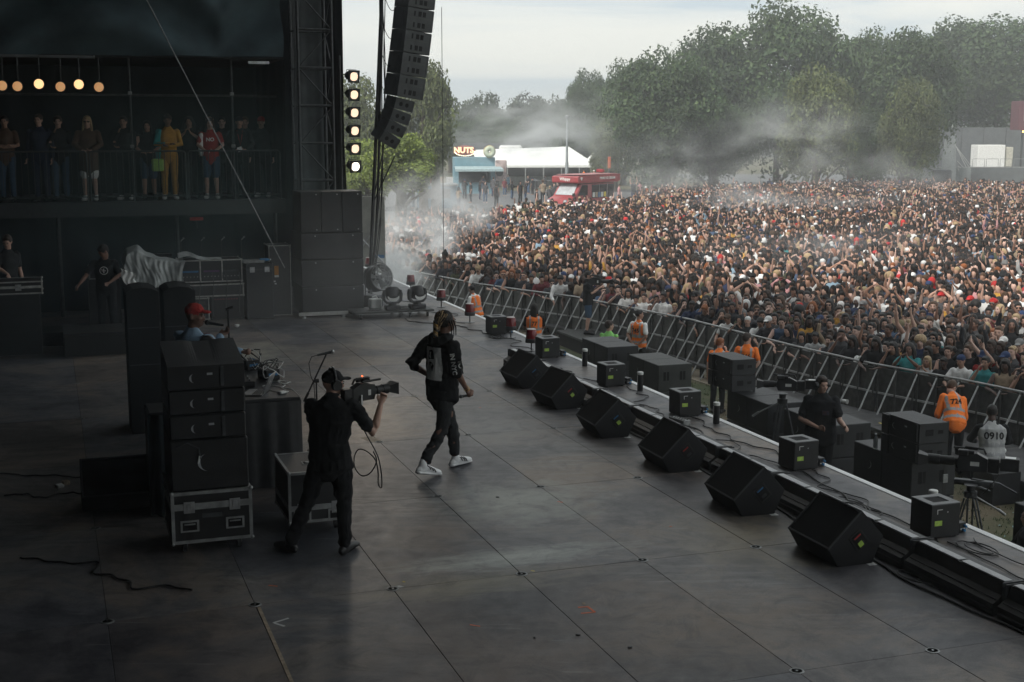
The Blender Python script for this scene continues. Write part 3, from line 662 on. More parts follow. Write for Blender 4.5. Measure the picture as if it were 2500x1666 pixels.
# slim cans with white caps on the edge
for u, v, lab in [(8.33, 20.25, 'slim black canister with white cap, farthest of the row, before the left subwoofers'), (8.31, 18.0, 'slim black canister with white cap before the pale grey subwoofers'), (8.33, 15.6, 'slim black canister with white cap beside the third effects box'), (8.33, 10.95, 'slim black canister with white cap behind the nearest effects box')]:
    t = thing('canister', lab, 'canister', u, v, 0, 0, 'slim canisters on the stage edge')
    b = MB(); b.lathe([(.042, 0), (.044, .01), (.044, .25)], 16); b.build('body', M['black'], t, 40)
    b = MB(); b.lathe([(.047, .2505), (.047, .285), (.040, .292)], 16); b.build('cap', M['white'], t, 40)
    b = MB(); b.box(-.047, -.0445, -.012, .012, .12, .24); b.build('strip', M['white'], t)

# ---------------------------------------------------------------- cables lying on the deck
def cable(name, pts, r, m, label, loops=0, cat='cable'):
    b = MB(); b.tube(pts, r, 6); o = b.build(name, m, None, 80); o.rotation_euler = (0, 0, AL); return tag(o, label, cat)
def coil(cu, cv, rad, n, seed, sx=1, sy=1, z0=.01, tail=None):
    g = random.Random(seed); pts = []
    for i in range(n*14+1):
        a = 2*PI*i/14; rr = rad*(1+.25*math.sin(a*.37+seed)); pts.append((cu+rr*sx*math.cos(a)+.05*math.sin(a*.21+seed), cv+rr*sy*math.sin(a)+.06*math.cos(a*.17), z0+.006*(i/14)+g.uniform(0, .002)))
    return pts + (tail or [])
cable('cable', wander((7.55, 8.0), (8.1, 13.1), 60, .10, .012, 1), .008, M['cable'], 'black cable lying along the apron from the second nearest effects box')
cable('cable', wander((7.95, 10.2), (7.6, 5.5), 50, .08, .012, 2), .007, M['cable'], 'black cable running off the bottom right corner from the nearest effects box')
cable('cable', wander((7.62, 6.2), (8.25, 10.2), 50, .10, .018, 13), .006, M['cable'], 'thin black cable curling over the apron at the bottom right')
cable('cable', wander((8.2, 13.0), (7.7, 10.6), 50, .14, .012, 3), .007, M['cable'], 'black cable snaking between the two nearest effects boxes')
cable('cable', wander((8.15, 16.1), (8.15, 13.4), 50, .10, .012, 4), .008, M['cable'], 'black cable between the second and third nearest effects boxes')
cable('cable', wander((7.75, 15.7), (7.95, 13.3), 50, .12, .016, 14), .007, M['cable'], 'second black cable between the second and third nearest effects boxes')
cable('cable', wander((8.3, 18.4), (7.7, 15.9), 50, .12, .012, 5), .007, M['cable'], 'black cable between the third and fourth nearest effects boxes')
cable('cable', wander((7.65, 21.0), (8.0, 18.7), 40, .10, .012, 6), .008, M['cable'], 'black cable leading to the fourth nearest effects box')
cable('cable', wander((8.0, 24.0), (6.9, 26.6), 50, .16, .012, 7), .009, M['cable'], 'black cable looping from the farthest effects box to the dolly')
cable('cable', wander((7.9, 25.6), (7.5, 30.0), 50, .22, .012, 8), .008, M['cable'], 'black cable trailing back past the drum fan')
cable('cable', wander((7.95, 21.8), (8.1, 24.0), 50, .12, .012, 9), .007, M['cable'], 'black cable between the farthest two effects boxes')
cable('cable', wander((7.0, 6.0), (6.95, 13.0), 90, .05, .014, 10), .011, M['cable'], 'thick black cable along the foot of the battens, bottom right')
cable('cable', wander((6.98, 13.0), (7.0, 19.4), 70, .04, .014, 11), .010, M['greycable'], 'dark grey cable behind the wedge monitors')
for i, (cu, cv, rad, k) in enumerate([(7.75, 11.55, .17, 4), (7.72, 15.25, .16, 5), (7.62, 14.75, .14, 4), (7.05, 9.45, .10, 2), (7.02, 11.2, .12, 2), (7.9, 23.6, .12, 3), (8.05, 9.9, .13, 2)]):
    cable('cable_coil', coil(cu, cv, rad, k, i*3+1, .8, 1.5), .0065, M['cable'], ['loose coil of black cable between the nearest two effects boxes', 'tangle of black cable below the third nearest effects box', 'smaller tangle of black cable left of the second effects box', 'short loop of black cable right of the nearest wedge monitor', 'loop of black cable right of the second nearest wedge monitor', 'loop of cable beside the farthest effects box', 'looped cable at the foot of the nearest effects box'][i], cat='cable coil')
# cable wound drum-like multipin box
t = thing('stage_box', 'low silver and black connector box amid the cables beside the third effects box', 'connector box', 7.86, 15.75, 0, R(12))
b = MB(); b.box(-.06, .06, -.16, .16, 0, .075, .006); b.build('case', M['aludull'], t)
b = MB()
for k in range(6):
    for q in (-1, 1): b.cyl((q*.028, -.125+k*.05, .075), (q*.028, -.125+k*.05, .079), .014, n=10)
b.build('socket', M['hole'], t)

# ---------------------------------------------------------------- fan, moving heads, dolly
t = thing('drum_fan', 'big round black drum fan on a tubular stand at the far end of the deck', 'fan', 7.15, 30.0, 0, R(22))
def ring(b, c, r, tr, n=28, ax=(1, 0, 0), ay=(0, 0, 1), mi=0):
    c = Vector(c); ax = Vector(ax).normalized(); ay = Vector(ay).normalized(); b.tube([c+ax*(r*math.cos(2*PI*i/n))+ay*(r*math.sin(2*PI*i/n)) for i in range(n+1)], tr, 6, mi, False)
b = MB(); n = 28
tilt = Matrix.Translation((0, 0, .50)) @ Matrix.Rotation(R(-12), 4, 'X'); b.M = tilt
prof = [(.30, -.16), (.315, -.16), (.315, .16), (.30, .16)]
vs = []; fs = []
for rr_, y in prof:
    for k in range(n): a = 2*PI*k/n; vs.append((rr_*math.cos(a), y, rr_*math.sin(a)))
for i in range(4):
    for k in range(n): k2 = (k+1) % n; j = (i+1) % 4; fs.append((i*n+k, i*n+k2, j*n+k2, j*n+k))
b.add(vs, fs); b.build('drum', M['blackm'], t, 40)
b = MB(); b.M = tilt
for rr_ in (.06, .12, .18, .24, .298): ring(b, (0, -.165, 0), rr_, .004)
for k in range(12): a = 2*PI*k/12; b.tube([(.05*math.cos(a), -.165, .05*math.sin(a)), (.30*math.cos(a), -.165, .30*math.sin(a))], .004, 5)
b.build('guard', M['aludull'], t, 60)
for k in range(5):
    b = MB(); b.M = tilt @ Matrix.Rotation(2*PI*k/5, 4, 'Y'); b.add([(-.04, -.03, .05), (.04, .03, .05), (.09, .05, .27), (-.06, -.05, .27)], [(0, 1, 2, 3)]); b.build('blade', M['aludull'], t)
b = MB(); b.M = tilt; b.cyl((0, -.1, 0), (0, .12, 0), .055, n=16); b.build('motor', M['black'], t, 40)
b = MB(); b.tube([(-.36, -.2, .02), (-.36, 0, .04), (-.36, 0, .5)], .014, 8); b.tube([(.36, -.2, .02), (.36, 0, .04), (.36, 0, .5)], .014, 8); b.tube([(-.36, .2, .02), (-.36, 0, .04)], .014, 8); b.tube([(.36, .2, .02), (.36, 0, .04)], .014, 8)
b.tube([(-.36, 0, .5)]+[(.36*math.cos(a), 0, .5+.36*math.sin(a)) for a in [PI-PI*i/14 for i in range(15)]], .012, 8); b.build('stand', M['blackm'], t, 60)
t = thing('equipment_dolly', 'low flat black dolly on small castors in front of the left speaker stack', 'dolly', 6.75, 27.25, 0, R(0))
b = MB(); b.box(-.85, .85, -.42, .42, .115, .15, .006); b.build('board', M['subpaint2'], t)
for x in (-.72, .12, .72, .34):
    for y in (-.35, .35):
        b = MB(); b.cyl((x-.015, y, .045), (x+.015, y, .045), .045, n=14, mi=0); b.box(x-.03, x+.03, y-.025, y+.025, .095, .114, 0, 1); b.box(x-.024, x-.019, y-.02, y+.02, .04, .095, 0, 1); b.box(x+.019, x+.024, y-.02, y+.02, .04, .095, 0, 1); b.build('castor', [M['black'], M['aludull']], t)
for u, v, rz, lab in [(6.75, 27.05, -5, 'left moving head light on the dolly, beside the white jerry can'), (7.30, 27.1, 12, 'right moving head light on the dolly, above the performer')]:
    q = thing('moving_head_light', lab, 'stage light', u, v, .151, R(rz), 'moving head lights on the dolly')
    b = MB(); b.box(-.16, .16, -.13, .13, 0, .10, .02); b.lathe([(.09, .10), (.07, .13)], 18); b.build('base', M['black'], q, 40)
    b = MB()
    for s in (-1, 1): b.prism([(s*.13, .13), (s*.20, .20), (s*.215, .33), (s*.19, .42), (s*.15, .43), (s*.155, .22), (s*.10, .16)], -.05, .05, 'y')
    b.prism([(-.14, .13), (.14, .13), (.10, .17), (-.10, .17)], -.05, .05, 'y'); b.build('yoke', M['blackm'], q)
    b = MB(); b.M = Matrix.Translation((0, 0, .33)) @ Matrix.Rotation(R(-24), 4, 'X'); b.lathe([(.08, -.12), (.13, -.09), (.15, .0), (.15, .10), (.14, .12)], 22); b.build('head', M['black'], q, 40)
    b = MB(); b.M = Matrix.Translation((0, 0, .33)) @ Matrix.Rotation(R(-24), 4, 'X')
    for k in range(22): a = 2*PI*k/22; b.box(.128*math.cos(a)-.006, .128*math.cos(a)+.006, .128*math.sin(a)-.006, .128*math.sin(a)+.006, .121, .128)
    b.build('cooling_fin', M['aludull'], q)
    b = MB(); b.M = Matrix.Translation((0, -.075, .245)) @ Matrix.Rotation(R(66), 4, 'X')
    pts = [(.125*math.cos(a), .105*math.sin(a)) for a in [PI+PI*i/12 for i in range(13)]] + [(.10*math.cos(a), .04*math.sin(a)) for a in [2*PI-PI*i/12 for i in range(13)]]
    b.M = Matrix.Translation((0, -.148, .30)); b.prism(pts, -.012, 0, 'y'); b.build('lens_rim', M['white'], q)
t = thing('jerry_can', 'square white plastic fluid can standing on the dolly', 'jerry can', 6.45, 27.35, .151, R(10))
b = MB(); b.box(-.13, .13, -.09, .09, 0, .22, .025); b.build('body', M['white'], t)
b = MB(); b.tube([(-.06, 0, .215), (-.06, 0, .255), (.02, 0, .265), (.06, 0, .215)], .014, 8); b.build('handle', M['white'], t, 60)
b = MB(); b.cyl((.09, 0, .22), (.09, 0, .245), .022); b.build('cap', M['black'], t, 40)
t = thing('smoke_machine', 'dark smoke machine between the drum fan and the speaker stack', 'smoke machine', 6.60, 28.6, 0, R(30))
b = MB(); b.box(-.16, .16, -.3, .3, .03, .30, .02); b.build('case', M['steel'], t)
b = MB(); b.tube([(-.1, 0, .30), (-.1, 0, .38), (.1, 0, .38), (.1, 0, .30)], .012, 8); b.build('handle', M['blackm'], t, 60)
b = MB(); b.cyl((0, -.3, .16), (0, -.36, .15), .03); b.build('nozzle', M['alu'], t, 40)
for s in (-1, 1): b = MB(); b.box(s*.13-.02, s*.13+.02, -.26, .26, 0, .031); b.build('skid', M['black'], t)
for i, (cu, cv) in enumerate([(6.35, 26.95), (6.98, 26.95), (7.0, 27.3)]):
    o = cable('cable_coil', coil(cu, cv, .07, 3, i*5+2, 1.6, .7, .156), .006, M['cable'], ['tangle of black cable on the left end of the dolly', 'tangle of cable on the dolly between the moving heads', 'cable bundle on the dolly under the right moving head'][i], cat='cable coil')

# ---------------------------------------------------------------- left main speaker stack
zs = [.07, .65, 1.21, 1.77, 2.63]; tn = ['bottom', 'second', 'third']
for k in range(3):
    t = thing('bass_cabinet', f'wide black bass cabinet, {["lowest", "middle", "upper"][k]} of the three below the upright ones in the far stack', 'speaker', 5.6, 27.55, zs[k], 0, 'cabinets of the far side speaker stack')
    h = zs[k+1]-zs[k]-.012
    b = MB(); b.box(-.66, .66, 0, 1.1, 0, h, .012); b.build('cabinet', M['subpaint'], t)
    b = MB(); b.box(-.655, .655, -.006, -.0005, h-.028, h-.018); b.build('trim', M['steel'], t)
    for s in (-.36, .44): b = MB(); b.cyl((s, -.008, h-.06 if k else .5), (s, .0, h-.06 if k else .5), .016, n=10); b.build('rigging_stud', M['alu'], t)
for k, lab in enumerate(['left', 'middle', 'right']):
    t = thing('upright_speaker', f'upright black speaker, {lab} of the three on top of the far speaker stack', 'speaker', 5.6-.44+.44*k, 27.55, zs[3], 0, 'upright speakers on the far stack')
    b = MB(); b.box(-.214, .214, 0, .9, 0, .85, .012); b.build('cabinet', M['subpaint'], t)
    for z in (.06, .79): b = MB(); b.cyl((.12, -.008, z), (.12, 0, z), .014, n=10); b.build('rigging_stud', M['alu'], t)
t = thing('aluminium_beam', 'pale aluminium beam lying along the foot of the far speaker stack', 'beam', 5.35, 27.38, 0, R(0))
b = MB(); b.box(-.52, .52, -.03, .03, .055, .125, .004); b.build('bar', mat('pale_metal', (.45, .45, .43), .45, scale=9, var=.15), t)
b = MB(); b.lathe([(.06, 0), (.06, .02), (.035, .054)], 14, cx=-.42); b.build('foot', M['aludull'], t, 40)
b = MB(); b.lathe([(.06, 0), (.06, .02), (.035, .054)], 14, cx=.42); b.build('foot', M['aludull'], t, 40)
for s in (-.5, .5):
    t2 = MB(); t2.box(5.6+s-.09, 5.6+s+.09, 27.7, 28.4, .0, .068); o = t2.build('wooden_block', M['joint']); o.rotation_euler = (0, 0, AL); tag(o, f'dark wooden block under the {"left" if s < 0 else "right"} end of the far speaker stack', 'block')

# ---------------------------------------------------------------- scaffold tower
t = thing('scaffold_tower', 'dark steel lattice tower rising behind the far speaker stack', 'tower', 5.565, 29.2, 0, 0)
X = .365; Yh = .40
for sx in (-1, 1):
    for sy in (-1, 1): b = MB(); b.cyl((sx*X, sy*Yh, 0), (sx*X, sy*Yh, 9.2), .033, n=10); b.build('upright', M['steel'], t, 60)
lv = [2.0+i*.80 for i in range(9)]
for z in lv:
    b = MB()
    b.cyl((-X, -Yh, z), (X, -Yh, z), .026, n=8); b.cyl((-X, Yh, z), (X, Yh, z), .022, n=8); b.cyl((-X, -Yh, z), (-X, Yh, z), .022, n=8); b.cyl((X, -Yh, z), (X, Yh, z), .022, n=8)
    b.build('ring_frame', M['steel'], t, 60)
for i, z in enumerate(lv[:-1]):
    s = 1 if i % 2 == 0 else -1
    b = MB(); b.cyl((-s*X, -Yh, z), (s*X, -Yh, z+.80), .015, n=8); b.build('diagonal_brace', M['steel'], t, 60)
    b = MB(); b.cyl((X, -s*Yh, z), (X, s*Yh, z+.80), .013, n=8); b.build('diagonal_brace', M['steel'], t, 60)
cloth_wall('tower_tarpaulin', 'grey tarpaulin strip hanging behind the lattice tower', 'tarpaulin', (5.25, 29.8), (5.92, 29.8), 2.2, 9.2, 14, 30, .03, 12, mat('grey_tarp', (.07, .08, .085), .8, scale=3, var=.2), 3, kind=None)
t = thing('hanging_cable_loom', 'vertical bunch of cables and chain down the left of the lattice tower', 'cable loom', 5.08, 28.7, 0, 0)
for k in range(3):
    b = MB(); b.tube([(k*.03+.01*math.sin(i*.7+k), .02*k, .1+i*.3) for i in range(31)], .010, 6); b.build('cable', M['greycable'], t, 60)
b = MB()
for i in range(150):
    z = 1.2+i*.055; b.box(-.060 if i % 2 else -.052, -.035 if i % 2 else -.043, -.012 if i % 2 else -.02, .012 if i % 2 else .02, z, z+.05)
b.build('chain', M['steel'], t)

# ---------------------------------------------------------------- lamp ladder
lit = mat('lamp_glass_lit', (.9, .75, .55), .3, emit=(1, .70, .50), estr=.75); lit2 = mat('lamp_glass_bright', (1, .9, .8), .3, emit=(1, .86, .70), estr=3)
t = thing('lamp_pole', 'thin black pole carrying the six side lamps', 'pole', 6.03, 28.5, 0, 0)
b = MB(); b.cyl((0, 0, 2.6), (0, 0, 5.45), .022, n=8); b.build('pole', M['blackm'], t, 60)
b = MB()
for k in range(6): b.cyl((0, 0, 5.06-.385*k), (.24, -.06, 5.06-.385*k), .010, n=6)
b.build('side_arm', M['blackm'], t, 60)
ords = ['topmost', 'second', 'third', 'fourth', 'fifth', 'lowest and brightest']
for k in range(6):
    z = 5.0-.378*k
    q = thing('par_lamp', f'{ords[k]} of the six warm side lamps beside the lattice tower', 'stage lamp', 6.27, 28.2, z, 0, 'side lamps on the pole')
    MMx = Matrix.Rotation(R(16), 4, 'Z') @ Matrix.Rotation(R(8), 4, 'X')
    b = MB(); b.M = MMx; n = 20
    b.tube([(0, .30, .0), (0, .26, 0), (0, .20, 0), (0, .02, 0)], [.05, .085, .098, .10], 18); b.build('can', M['black'], q, 40)
    b = MB(); b.M = MMx
    for x0, x1, z0, z1 in ((-.13, .13, .088, .13), (-.13, .13, -.13, -.088), (-.13, -.088, -.088, .088), (.088, .13, -.088, .088)): b.box(x0, x1, -.012, .012, z0, z1)
    b.build('gel_frame', M['black'], q)
    b = MB(); b.M = MMx; b.cyl((0, -.004, 0), (0, .004, 0), .092, n=22); b.build('lens', lit2 if k == 5 else lit, q)
    sp = bpy.data.lights.new('lamp_beam', 'SPOT'); sp.energy = 110 if k == 5 else 45; sp.color = (1, .86, .70); sp.spot_size = R(34); sp.spot_blend = .8; sp.shadow_soft_size = .4; so = bpy.data.objects.new('lamp_beam', sp); C.objects.link(so); so.parent = q; so.location = (0, -.03, 0)
    tg_ = W([3.6, 2.6, 4.6, 4.4, 5.2, 2.6][k], [13.8, 24.0, 11.5, 16, 13, 24.8][k], 0); bpy.context.view_layer.update(); so.rotation_euler = (q.matrix_world.to_3x3().inverted() @ (tg_-q.matrix_world.translation)).to_track_quat('-Z', 'Y').to_euler()
    b = MB(); b.M = MMx; b.tube([(-.115, .12, 0), (-.115, .12, .13), (.115, .12, .13), (.115, .12, 0)], .008, 6); b.build('yoke', M['blackm'], q, 60)

# ---------------------------------------------------------------- flown line array, curved like a J
def flown(px, py, Y): # helper in the array's own hanging plane
    return
M['arr'] = mat('array_paint', (.055, .060, .064), .6, scale=4, var=.2, bump=.2, bscale=120)
M['arr2'] = mat('array_paint_side', (.070, .076, .072), .6, scale=4, var=.2)
AX, AY = -2.28, 31.0
def arr_box(x, z, tilt, h, w, d, lab, big=True):
    t = thing('line_array_cabinet', lab, 'speaker', x, AY, z, 0, 'cabinets of the flown line array' if big else 'smaller cabinets under the flown line array', world=True)
    t.rotation_euler = (Matrix.Rotation(tilt, 3, 'Y') @ Matrix.Rotation(R(40), 3, 'Z')).to_euler()
    b = MB(); b.prism([(-w/2, -d/2), (w/2, -d/2), (w/2*.9, d/2), (-w/2*.9, d/2)], -h/2+.008, h/2-.008, 'z'); b.build('cabinet', M['arr'], t)
    if big:
        for zz in (-h/4, h/4):
            for xx in (-.16, -.02, .10): b = MB(); b.box(xx-.04 if xx > -.1 else xx-.022, xx+.045 if xx > -.1 else xx+.02, -d/2-.004, -d/2-.0006, zz-.055, zz+.055); b.build('opening', M['hole'], t)
            b = MB(); b.box(-.30, .30, -d/2-.006, -d/2-.0008, zz-.095, zz-.082); b.build('rib', M['arr2'], t)
    else:
        for xx in (-.10, .07):
            b = MB(); b.lathe([(.05, 0), (.05, .003)], 12); b.M = None; me = b.mesh('cone_opening', M['hole']); put('cone_opening', me, t, (xx, -d/2-.001, 0), (PI/2, 0, 0))
    b = MB(); b.box(w/2-.03, w/2+.004, -d/2-.010, -d/2-.0007, -h/2+.02, h/2-.02, 0); b.build('rigging_bracket', M['steel'], t)
    b = MB(); b.box(-w/2-.006, -w/2-.0006, -d*.28, -d*.22, -h*.32, h*.32); b.build('rear_latch', M['steel'], t)
    return t
x, z, tl = AX+.12, 7.35, R(5); hb = .50
nm = ['highest', 'second', 'third', 'fourth', 'fifth', 'lowest']
for k in range(6):
    arr_box(x, z, tl, hb, .72, .60, f'{nm[k]} of the six big cabinets in the hanging line array')
    tl2 = tl+R(.9); x -= hb*.5*(math.sin(tl)+math.sin(tl2)); z -= hb*.5*(math.cos(tl)+math.cos(tl2)); tl = tl2
tl += R(4); x -= .03; z += .105
for k in range(4):
    arr_box(x, z-.0, tl, .275, .52, .44, f'{["highest", "second", "third", "lowest"][k]} of the four small cabinets at the curled end of the hanging line array', False)
    tl2 = tl+R(6); x -= .275*.5*(math.sin(tl)+math.sin(tl2)); z -= .275*.5*(math.cos(tl)+math.cos(tl2)); tl = tl2
t = thing('array_cable_bundle', 'black cables hanging beside the line array and down to the deck', 'cable bundle', AX-.97, AY, 0, 0, world=True)
for k in range(5):
    g_ = random.Random(k); b = MB(); top = 7.6; pts = []
    for i in range(34):
        zz = .35+(top-.35)*i/33; pts.append((.10*math.sin(zz*.5)+(zz/7.6)*.42+(k-2)*.035*(1 if k % 2 else .6)+.02*math.sin(zz*(1.2+k*.3)+k) - .05, .03*k, zz))
    b.tube(pts, .030 if k == 0 else .012, 6); b.build('cable', M['cable'], t, 70)
for k in range(6):
    z0 = 6.9-k*.62; b = MB(); xx = .36-.045*k
    b.tube([(xx+.35*s_, -.1, z0-.30*math.sin(PI*s_)-.1*s_) for s_ in [i/10 for i in range(11)]], .008, 6); b.build('loop_cable', M['cable'], t, 70)
for dx in (.25, .55): b = MB(); b.tube([(0.02, 0, 2.2), (dx, 0, 3.3)], .016, 6); b.build('strut', M['cable'], t, 70)
b = MB(); b.cyl((-.10, 0, .0), (.36, 0, 7.9), .040, n=10); b.build('mast', M['blackm'], t, 60)
b = MB(); b.box(-.3, .3, -.2, .2, .0, .02); b.build('base_plate', M['steel'], t)
t = thing('rigging_line', 'thin dark line hanging in front of the left trees', 'rope', -1.75, 34.0, 0, 0, world=True)
b = MB(); b.cyl((0, 0, -1.8), (0, 0, 6.9), .008, n=5); b.build('rope', M['cable'], t)
t = thing('hoarding_panel', 'pale grey hoarding panel behind the mast, blue and white notice at its foot', 'panel', -4.05, 38.3, GZ, R(-6), world=True)
b = MB(); b.box(-.45, .40, 0, .06, 0, 4.2, .01); b.build('board', mat('pale_board', (.30, .30, .27), .7, scale=3), t)
b = MB(); b.cyl((-.45, -.03, 2.5), (.35, -.03, 3.6), .02, n=6); b.cyl((-.45, -.03, 3.2), (.35, -.03, 2.3), .02, n=6); b.build('brace', M['alu'], t)
b = MB(); b.box(-.02, .38, -.012, -.002, 2.05, 2.48); b.build('notice', M['white'], t)
b = MB(); b.box(-.02, .38, -.015, -.0121, 2.44, 2.53); b.build('notice_header', M['blue'], t)
# ---------------------------------------------------------------- far wing: balcony, railing, lamps, backline
bal = thing('guest_balcony', 'dark raised balcony platform above the backline at the far wing', 'balcony', 0, 0, 0, 0)
b = MB(); b.box(-12, 4.9, 29.1, 33.1, 2.26, 2.40, .01); b.build('platform', M['steel'], bal)
b = MB(); b.box(-12, 4.9, 29.0, 33.1, 5.36, 5.40, .01); b.build('cloth_ceiling', M['roofcloth'], bal)  # ceiling put in to darken the balcony
b = MB(); b.box(-12, 4.9, 29.06, 29.095, 2.10, 2.41); b.build('fascia', M['blackm'], bal)
for x in (-10, -6, -3.2, .2, 2.6, 4.7): b = MB(); b.cyl((x, 29.3, 0), (x, 29.3, 2.26), .04, n=8); b.build('leg', M['steel'], bal, 60)
for i in range(10):
    x0 = 4.85-2.0*i; cx = x0-1.0
    t = thing('balcony_barrier', ['balcony railing panel nearest the lattice tower, before the man with a lanyard', 'second balcony railing panel, before the person in the yellow top', 'third balcony railing panel, before the blonde guest in the long coat', 'fourth balcony railing panel, at the left edge of the photo'][i] if i < 4 else 'balcony railing panel out of the photo on the left', 'railing', cx, 29.2, 2.405, 0, 'railing panels along the balcony')
    if i > 3: bpy.data.objects.remove(t); break
    b = MB(); b.tube([(-.97, 0, .0), (-.97, 0, 1.0), (-.93, 0, 1.04), (.93, 0, 1.04), (.97, 0, 1.0), (.97, 0, 0)], .018, 8); b.cyl((-.97, 0, .10), (.97, 0, .10), .014, n=6); b.build('frame', M['steel'], t, 60)
    bar = MB(); bar.cyl((0, 0, .10), (0, 0, 1.03), .007, n=6); me = bar.mesh('bar', M['steel'], 60)
    for k in range(16): put('bar', me, t, (-.91+k*.121, 0, 0))
for u, lab in [(1.75, 'left thin scaffold pole rising from the balcony rail'), (3.85, 'right thin scaffold pole rising from the balcony, right of the person in red')]:
    t = thing('scaffold_pole', lab, 'pole', u, 29.28, 2.41, 0, 'scaffold poles on the balcony'); b = MB(); b.cyl((0, 0, 0), (0, 0, 3.05), .024, n=8); b.build('tube', M['steel'], t, 60)
    b = MB()
    for z in (1.1, 2.2): b.box(-.04, .04, -.04, .04, z, z+.07, .008)
    b.build('clamp', M['aludull'], t)
t = thing('cross_pole', 'thin horizontal scaffold tube behind the balcony guests', 'pole', 0, 0, 0); b = MB(); b.cyl((-6, 29.9, 4.62), (4.9, 29.9, 4.62), .024, n=8); b.build('tube', M['steel'], t, 60)
t = thing('lighting_bar', 'pale straight bar along the foot of the swagged drape, top left', 'bar', 0, 0, 0); b = MB(); b.cyl((-6, 28.55, 5.33), (1.02, 28.55, 5.33), .03, n=8); b.build('tube', mat('bar_grey', (.18, .19, .2), .5, scale=4), t, 60)
b = MB(); b.cyl((1.03, 28.55, 5.33), (1.06, 28.55, 5.33), .036, n=8); b.build('end_cap', M['aludull'], t, 60)
t = thing('aluminium_batten', 'short pale batten fixed at the right foot of the swagged drape', 'bar', 4.35, 28.7, 5.28); b = MB(); b.box(-.22, .22, -.02, .02, -.03, .03, .005); b.build('bar', M['alu'], t)
t = thing('guy_wire', 'thin straight wire slanting down across the dark wing', 'wire', 0, 0, 0); b = MB(); b.cyl((2.0, 27.0, 6.34), (4.5, 27.0, 1.11), .011, n=6); b.cyl((2.0, 27.0, 6.34), (1.0, 27.0, 8.43), .011, n=6); b.build('wire', M['aludull'], t)
warm = mat('dim_warm_lamp', (.8, .5, .3), .35, emit=(1, .52, .22), estr=.28); warm2 = mat('warm_lamp', (.9, .6, .4), .35, emit=(1, .60, .28), estr=.9)
for k, (u, z) in enumerate([(-.71, 4.74), (-.43, 4.73), (-.03, 4.78), (.37, 4.73), (.72, 4.78), (1.10, 4.73)]):
    q = thing('blinder_lamp', ['dim amber round lamp cut by the left edge of the photo', 'dim amber round lamp second from the left in the row of six', 'bright amber round lamp third from the left in the row', 'dim amber round lamp fourth from the left in the row', 'bright amber round lamp fifth in the row', 'rightmost amber round lamp of the row'][k], 'stage lamp', u, 28.3, z, R(-8), 'row of round amber lamps under the drape')
    b = MB(); b.tube([(0, .22, 0), (0, .16, 0), (0, .02, 0)], [.04, .085, .105], 18); b.build('can', M['black'], q, 40)
    b = MB(); b.M = Matrix.Rotation(R(6), 4, 'X'); b.sph((0, 0, 0), (.097, .025, .097), 18, 8); b.build('lens', warm2 if k in (2, 4) else warm, q, 60)
    b = MB(); ring(b, (0, -.004, 0), .099, .008, 22); b.build('rim', M['blackm'], q, 60)
    b = MB(); b.cyl((0, .1, .1), (0, .1, .57 if z < 4.75 else .54), .012, n=6); b.build('hanger', M['blackm'], q, 60)

def flight_case(name, label, u, v, z, w, d, h, edge=.018, alu=None, lid=None, rows=1, handles=True, castors=False, rz=0, group='flight cases of the backline', frame_only=False, latches=2, body=None):
    alu = alu or M['aludull']; t = thing(name, label, 'flight case', u, v, z, R(rz), group)
    z0 = .11 if castors else 0
    b = MB(); b.box(-w/2+.006, w/2-.006, .006, d-.006, z0+.004, h-.004, .004); b.build('panel', body or M['black'], t)
    b = MB(); e = edge
    for x in (-w/2, w/2-e):
        for y in (0, d-e): b.box(x, x+e, y, y+e, z0, h)
    for zz in (z0, h-e):
        for y in (0, d-e): b.box(-w/2+e, w/2-e, y, y+e, zz, zz+e)
        for x in (-w/2, w/2-e): b.box(x, x+e, e, d-e, zz, zz+e)
    if lid:
        b.box(-w/2+e, w/2-e, -.002, .010, lid-e*1.0, lid+e*1.0); b.box(w/2-.010, w/2+.002, e, d-e, lid-e, lid+e); b.box(-w/2-.002, -w/2+.010, e, d-e, lid-e, lid+e)
    b.build('edging', alu, t)
    bc = MB(); bc.sph((0, 0, 0), .021, 8, 6); bc = bc.mesh('ball_corner', alu, 60)
    for x in (-1, 1):
        for y in (0, 1):
            for zz in (z0, h): put('ball_corner', bc, t, (x*(w/2-.008), y*(d-.016)+.008, zz+(.008 if zz == z0 else -.008)))
    if lid:
        for x in ((-w*.28, w*.28) if latches == 2 else (0,)):
            b = MB(); b.box(x-.05, x+.05, -.008, -.0025, lid-.06, lid+.05, .003, 0); b.box(x-.022, x+.022, -.016, -.0085, lid-.03, lid+.03, .004, 0); b.build('butterfly_latch', M['alu'], t)
    if handles:
        hz = (z0+h)/2 if not lid else (z0+lid)/2-.01
        for x in (-w*.28, w*.28):
            b = MB(); b.box(x-.085, x+.085, -.004, .004, hz-.055, hz+.055, .002, 0); b.box(x-.065, x+.065, -.0055, -.0041, hz-.038, hz+.038, 0, 1); b.tube([(x-.05, -.008, hz+.02), (x+.05, -.008, hz+.02)], .008, 6, 0); b.build('handle', [alu, M['hole']], t)
    if castors:
        for x in (-1, 1):
            for y in (.12, d-.12):
                b = MB(); b.cyl((x*(w/2-.12)-.018, y, .05), (x*(w/2-.12)+.018, y, .05), .05, n=14, mi=0); b.box(x*(w/2-.12)-.035, x*(w/2-.12)+.035, y-.035, y+.035, .101, .109, 0, 1); b.box(x*(w/2-.12)+.020, x*(w/2-.12)+.026, y-.02, y+.02, .05, .10, 0, 1); b.build('castor', [M['black'], M['aludull']], t)
    return t
M['paleedge'] = mat('pale_case_edge', (.42, .42, .40), .5, .2, scale=12, var=.25)
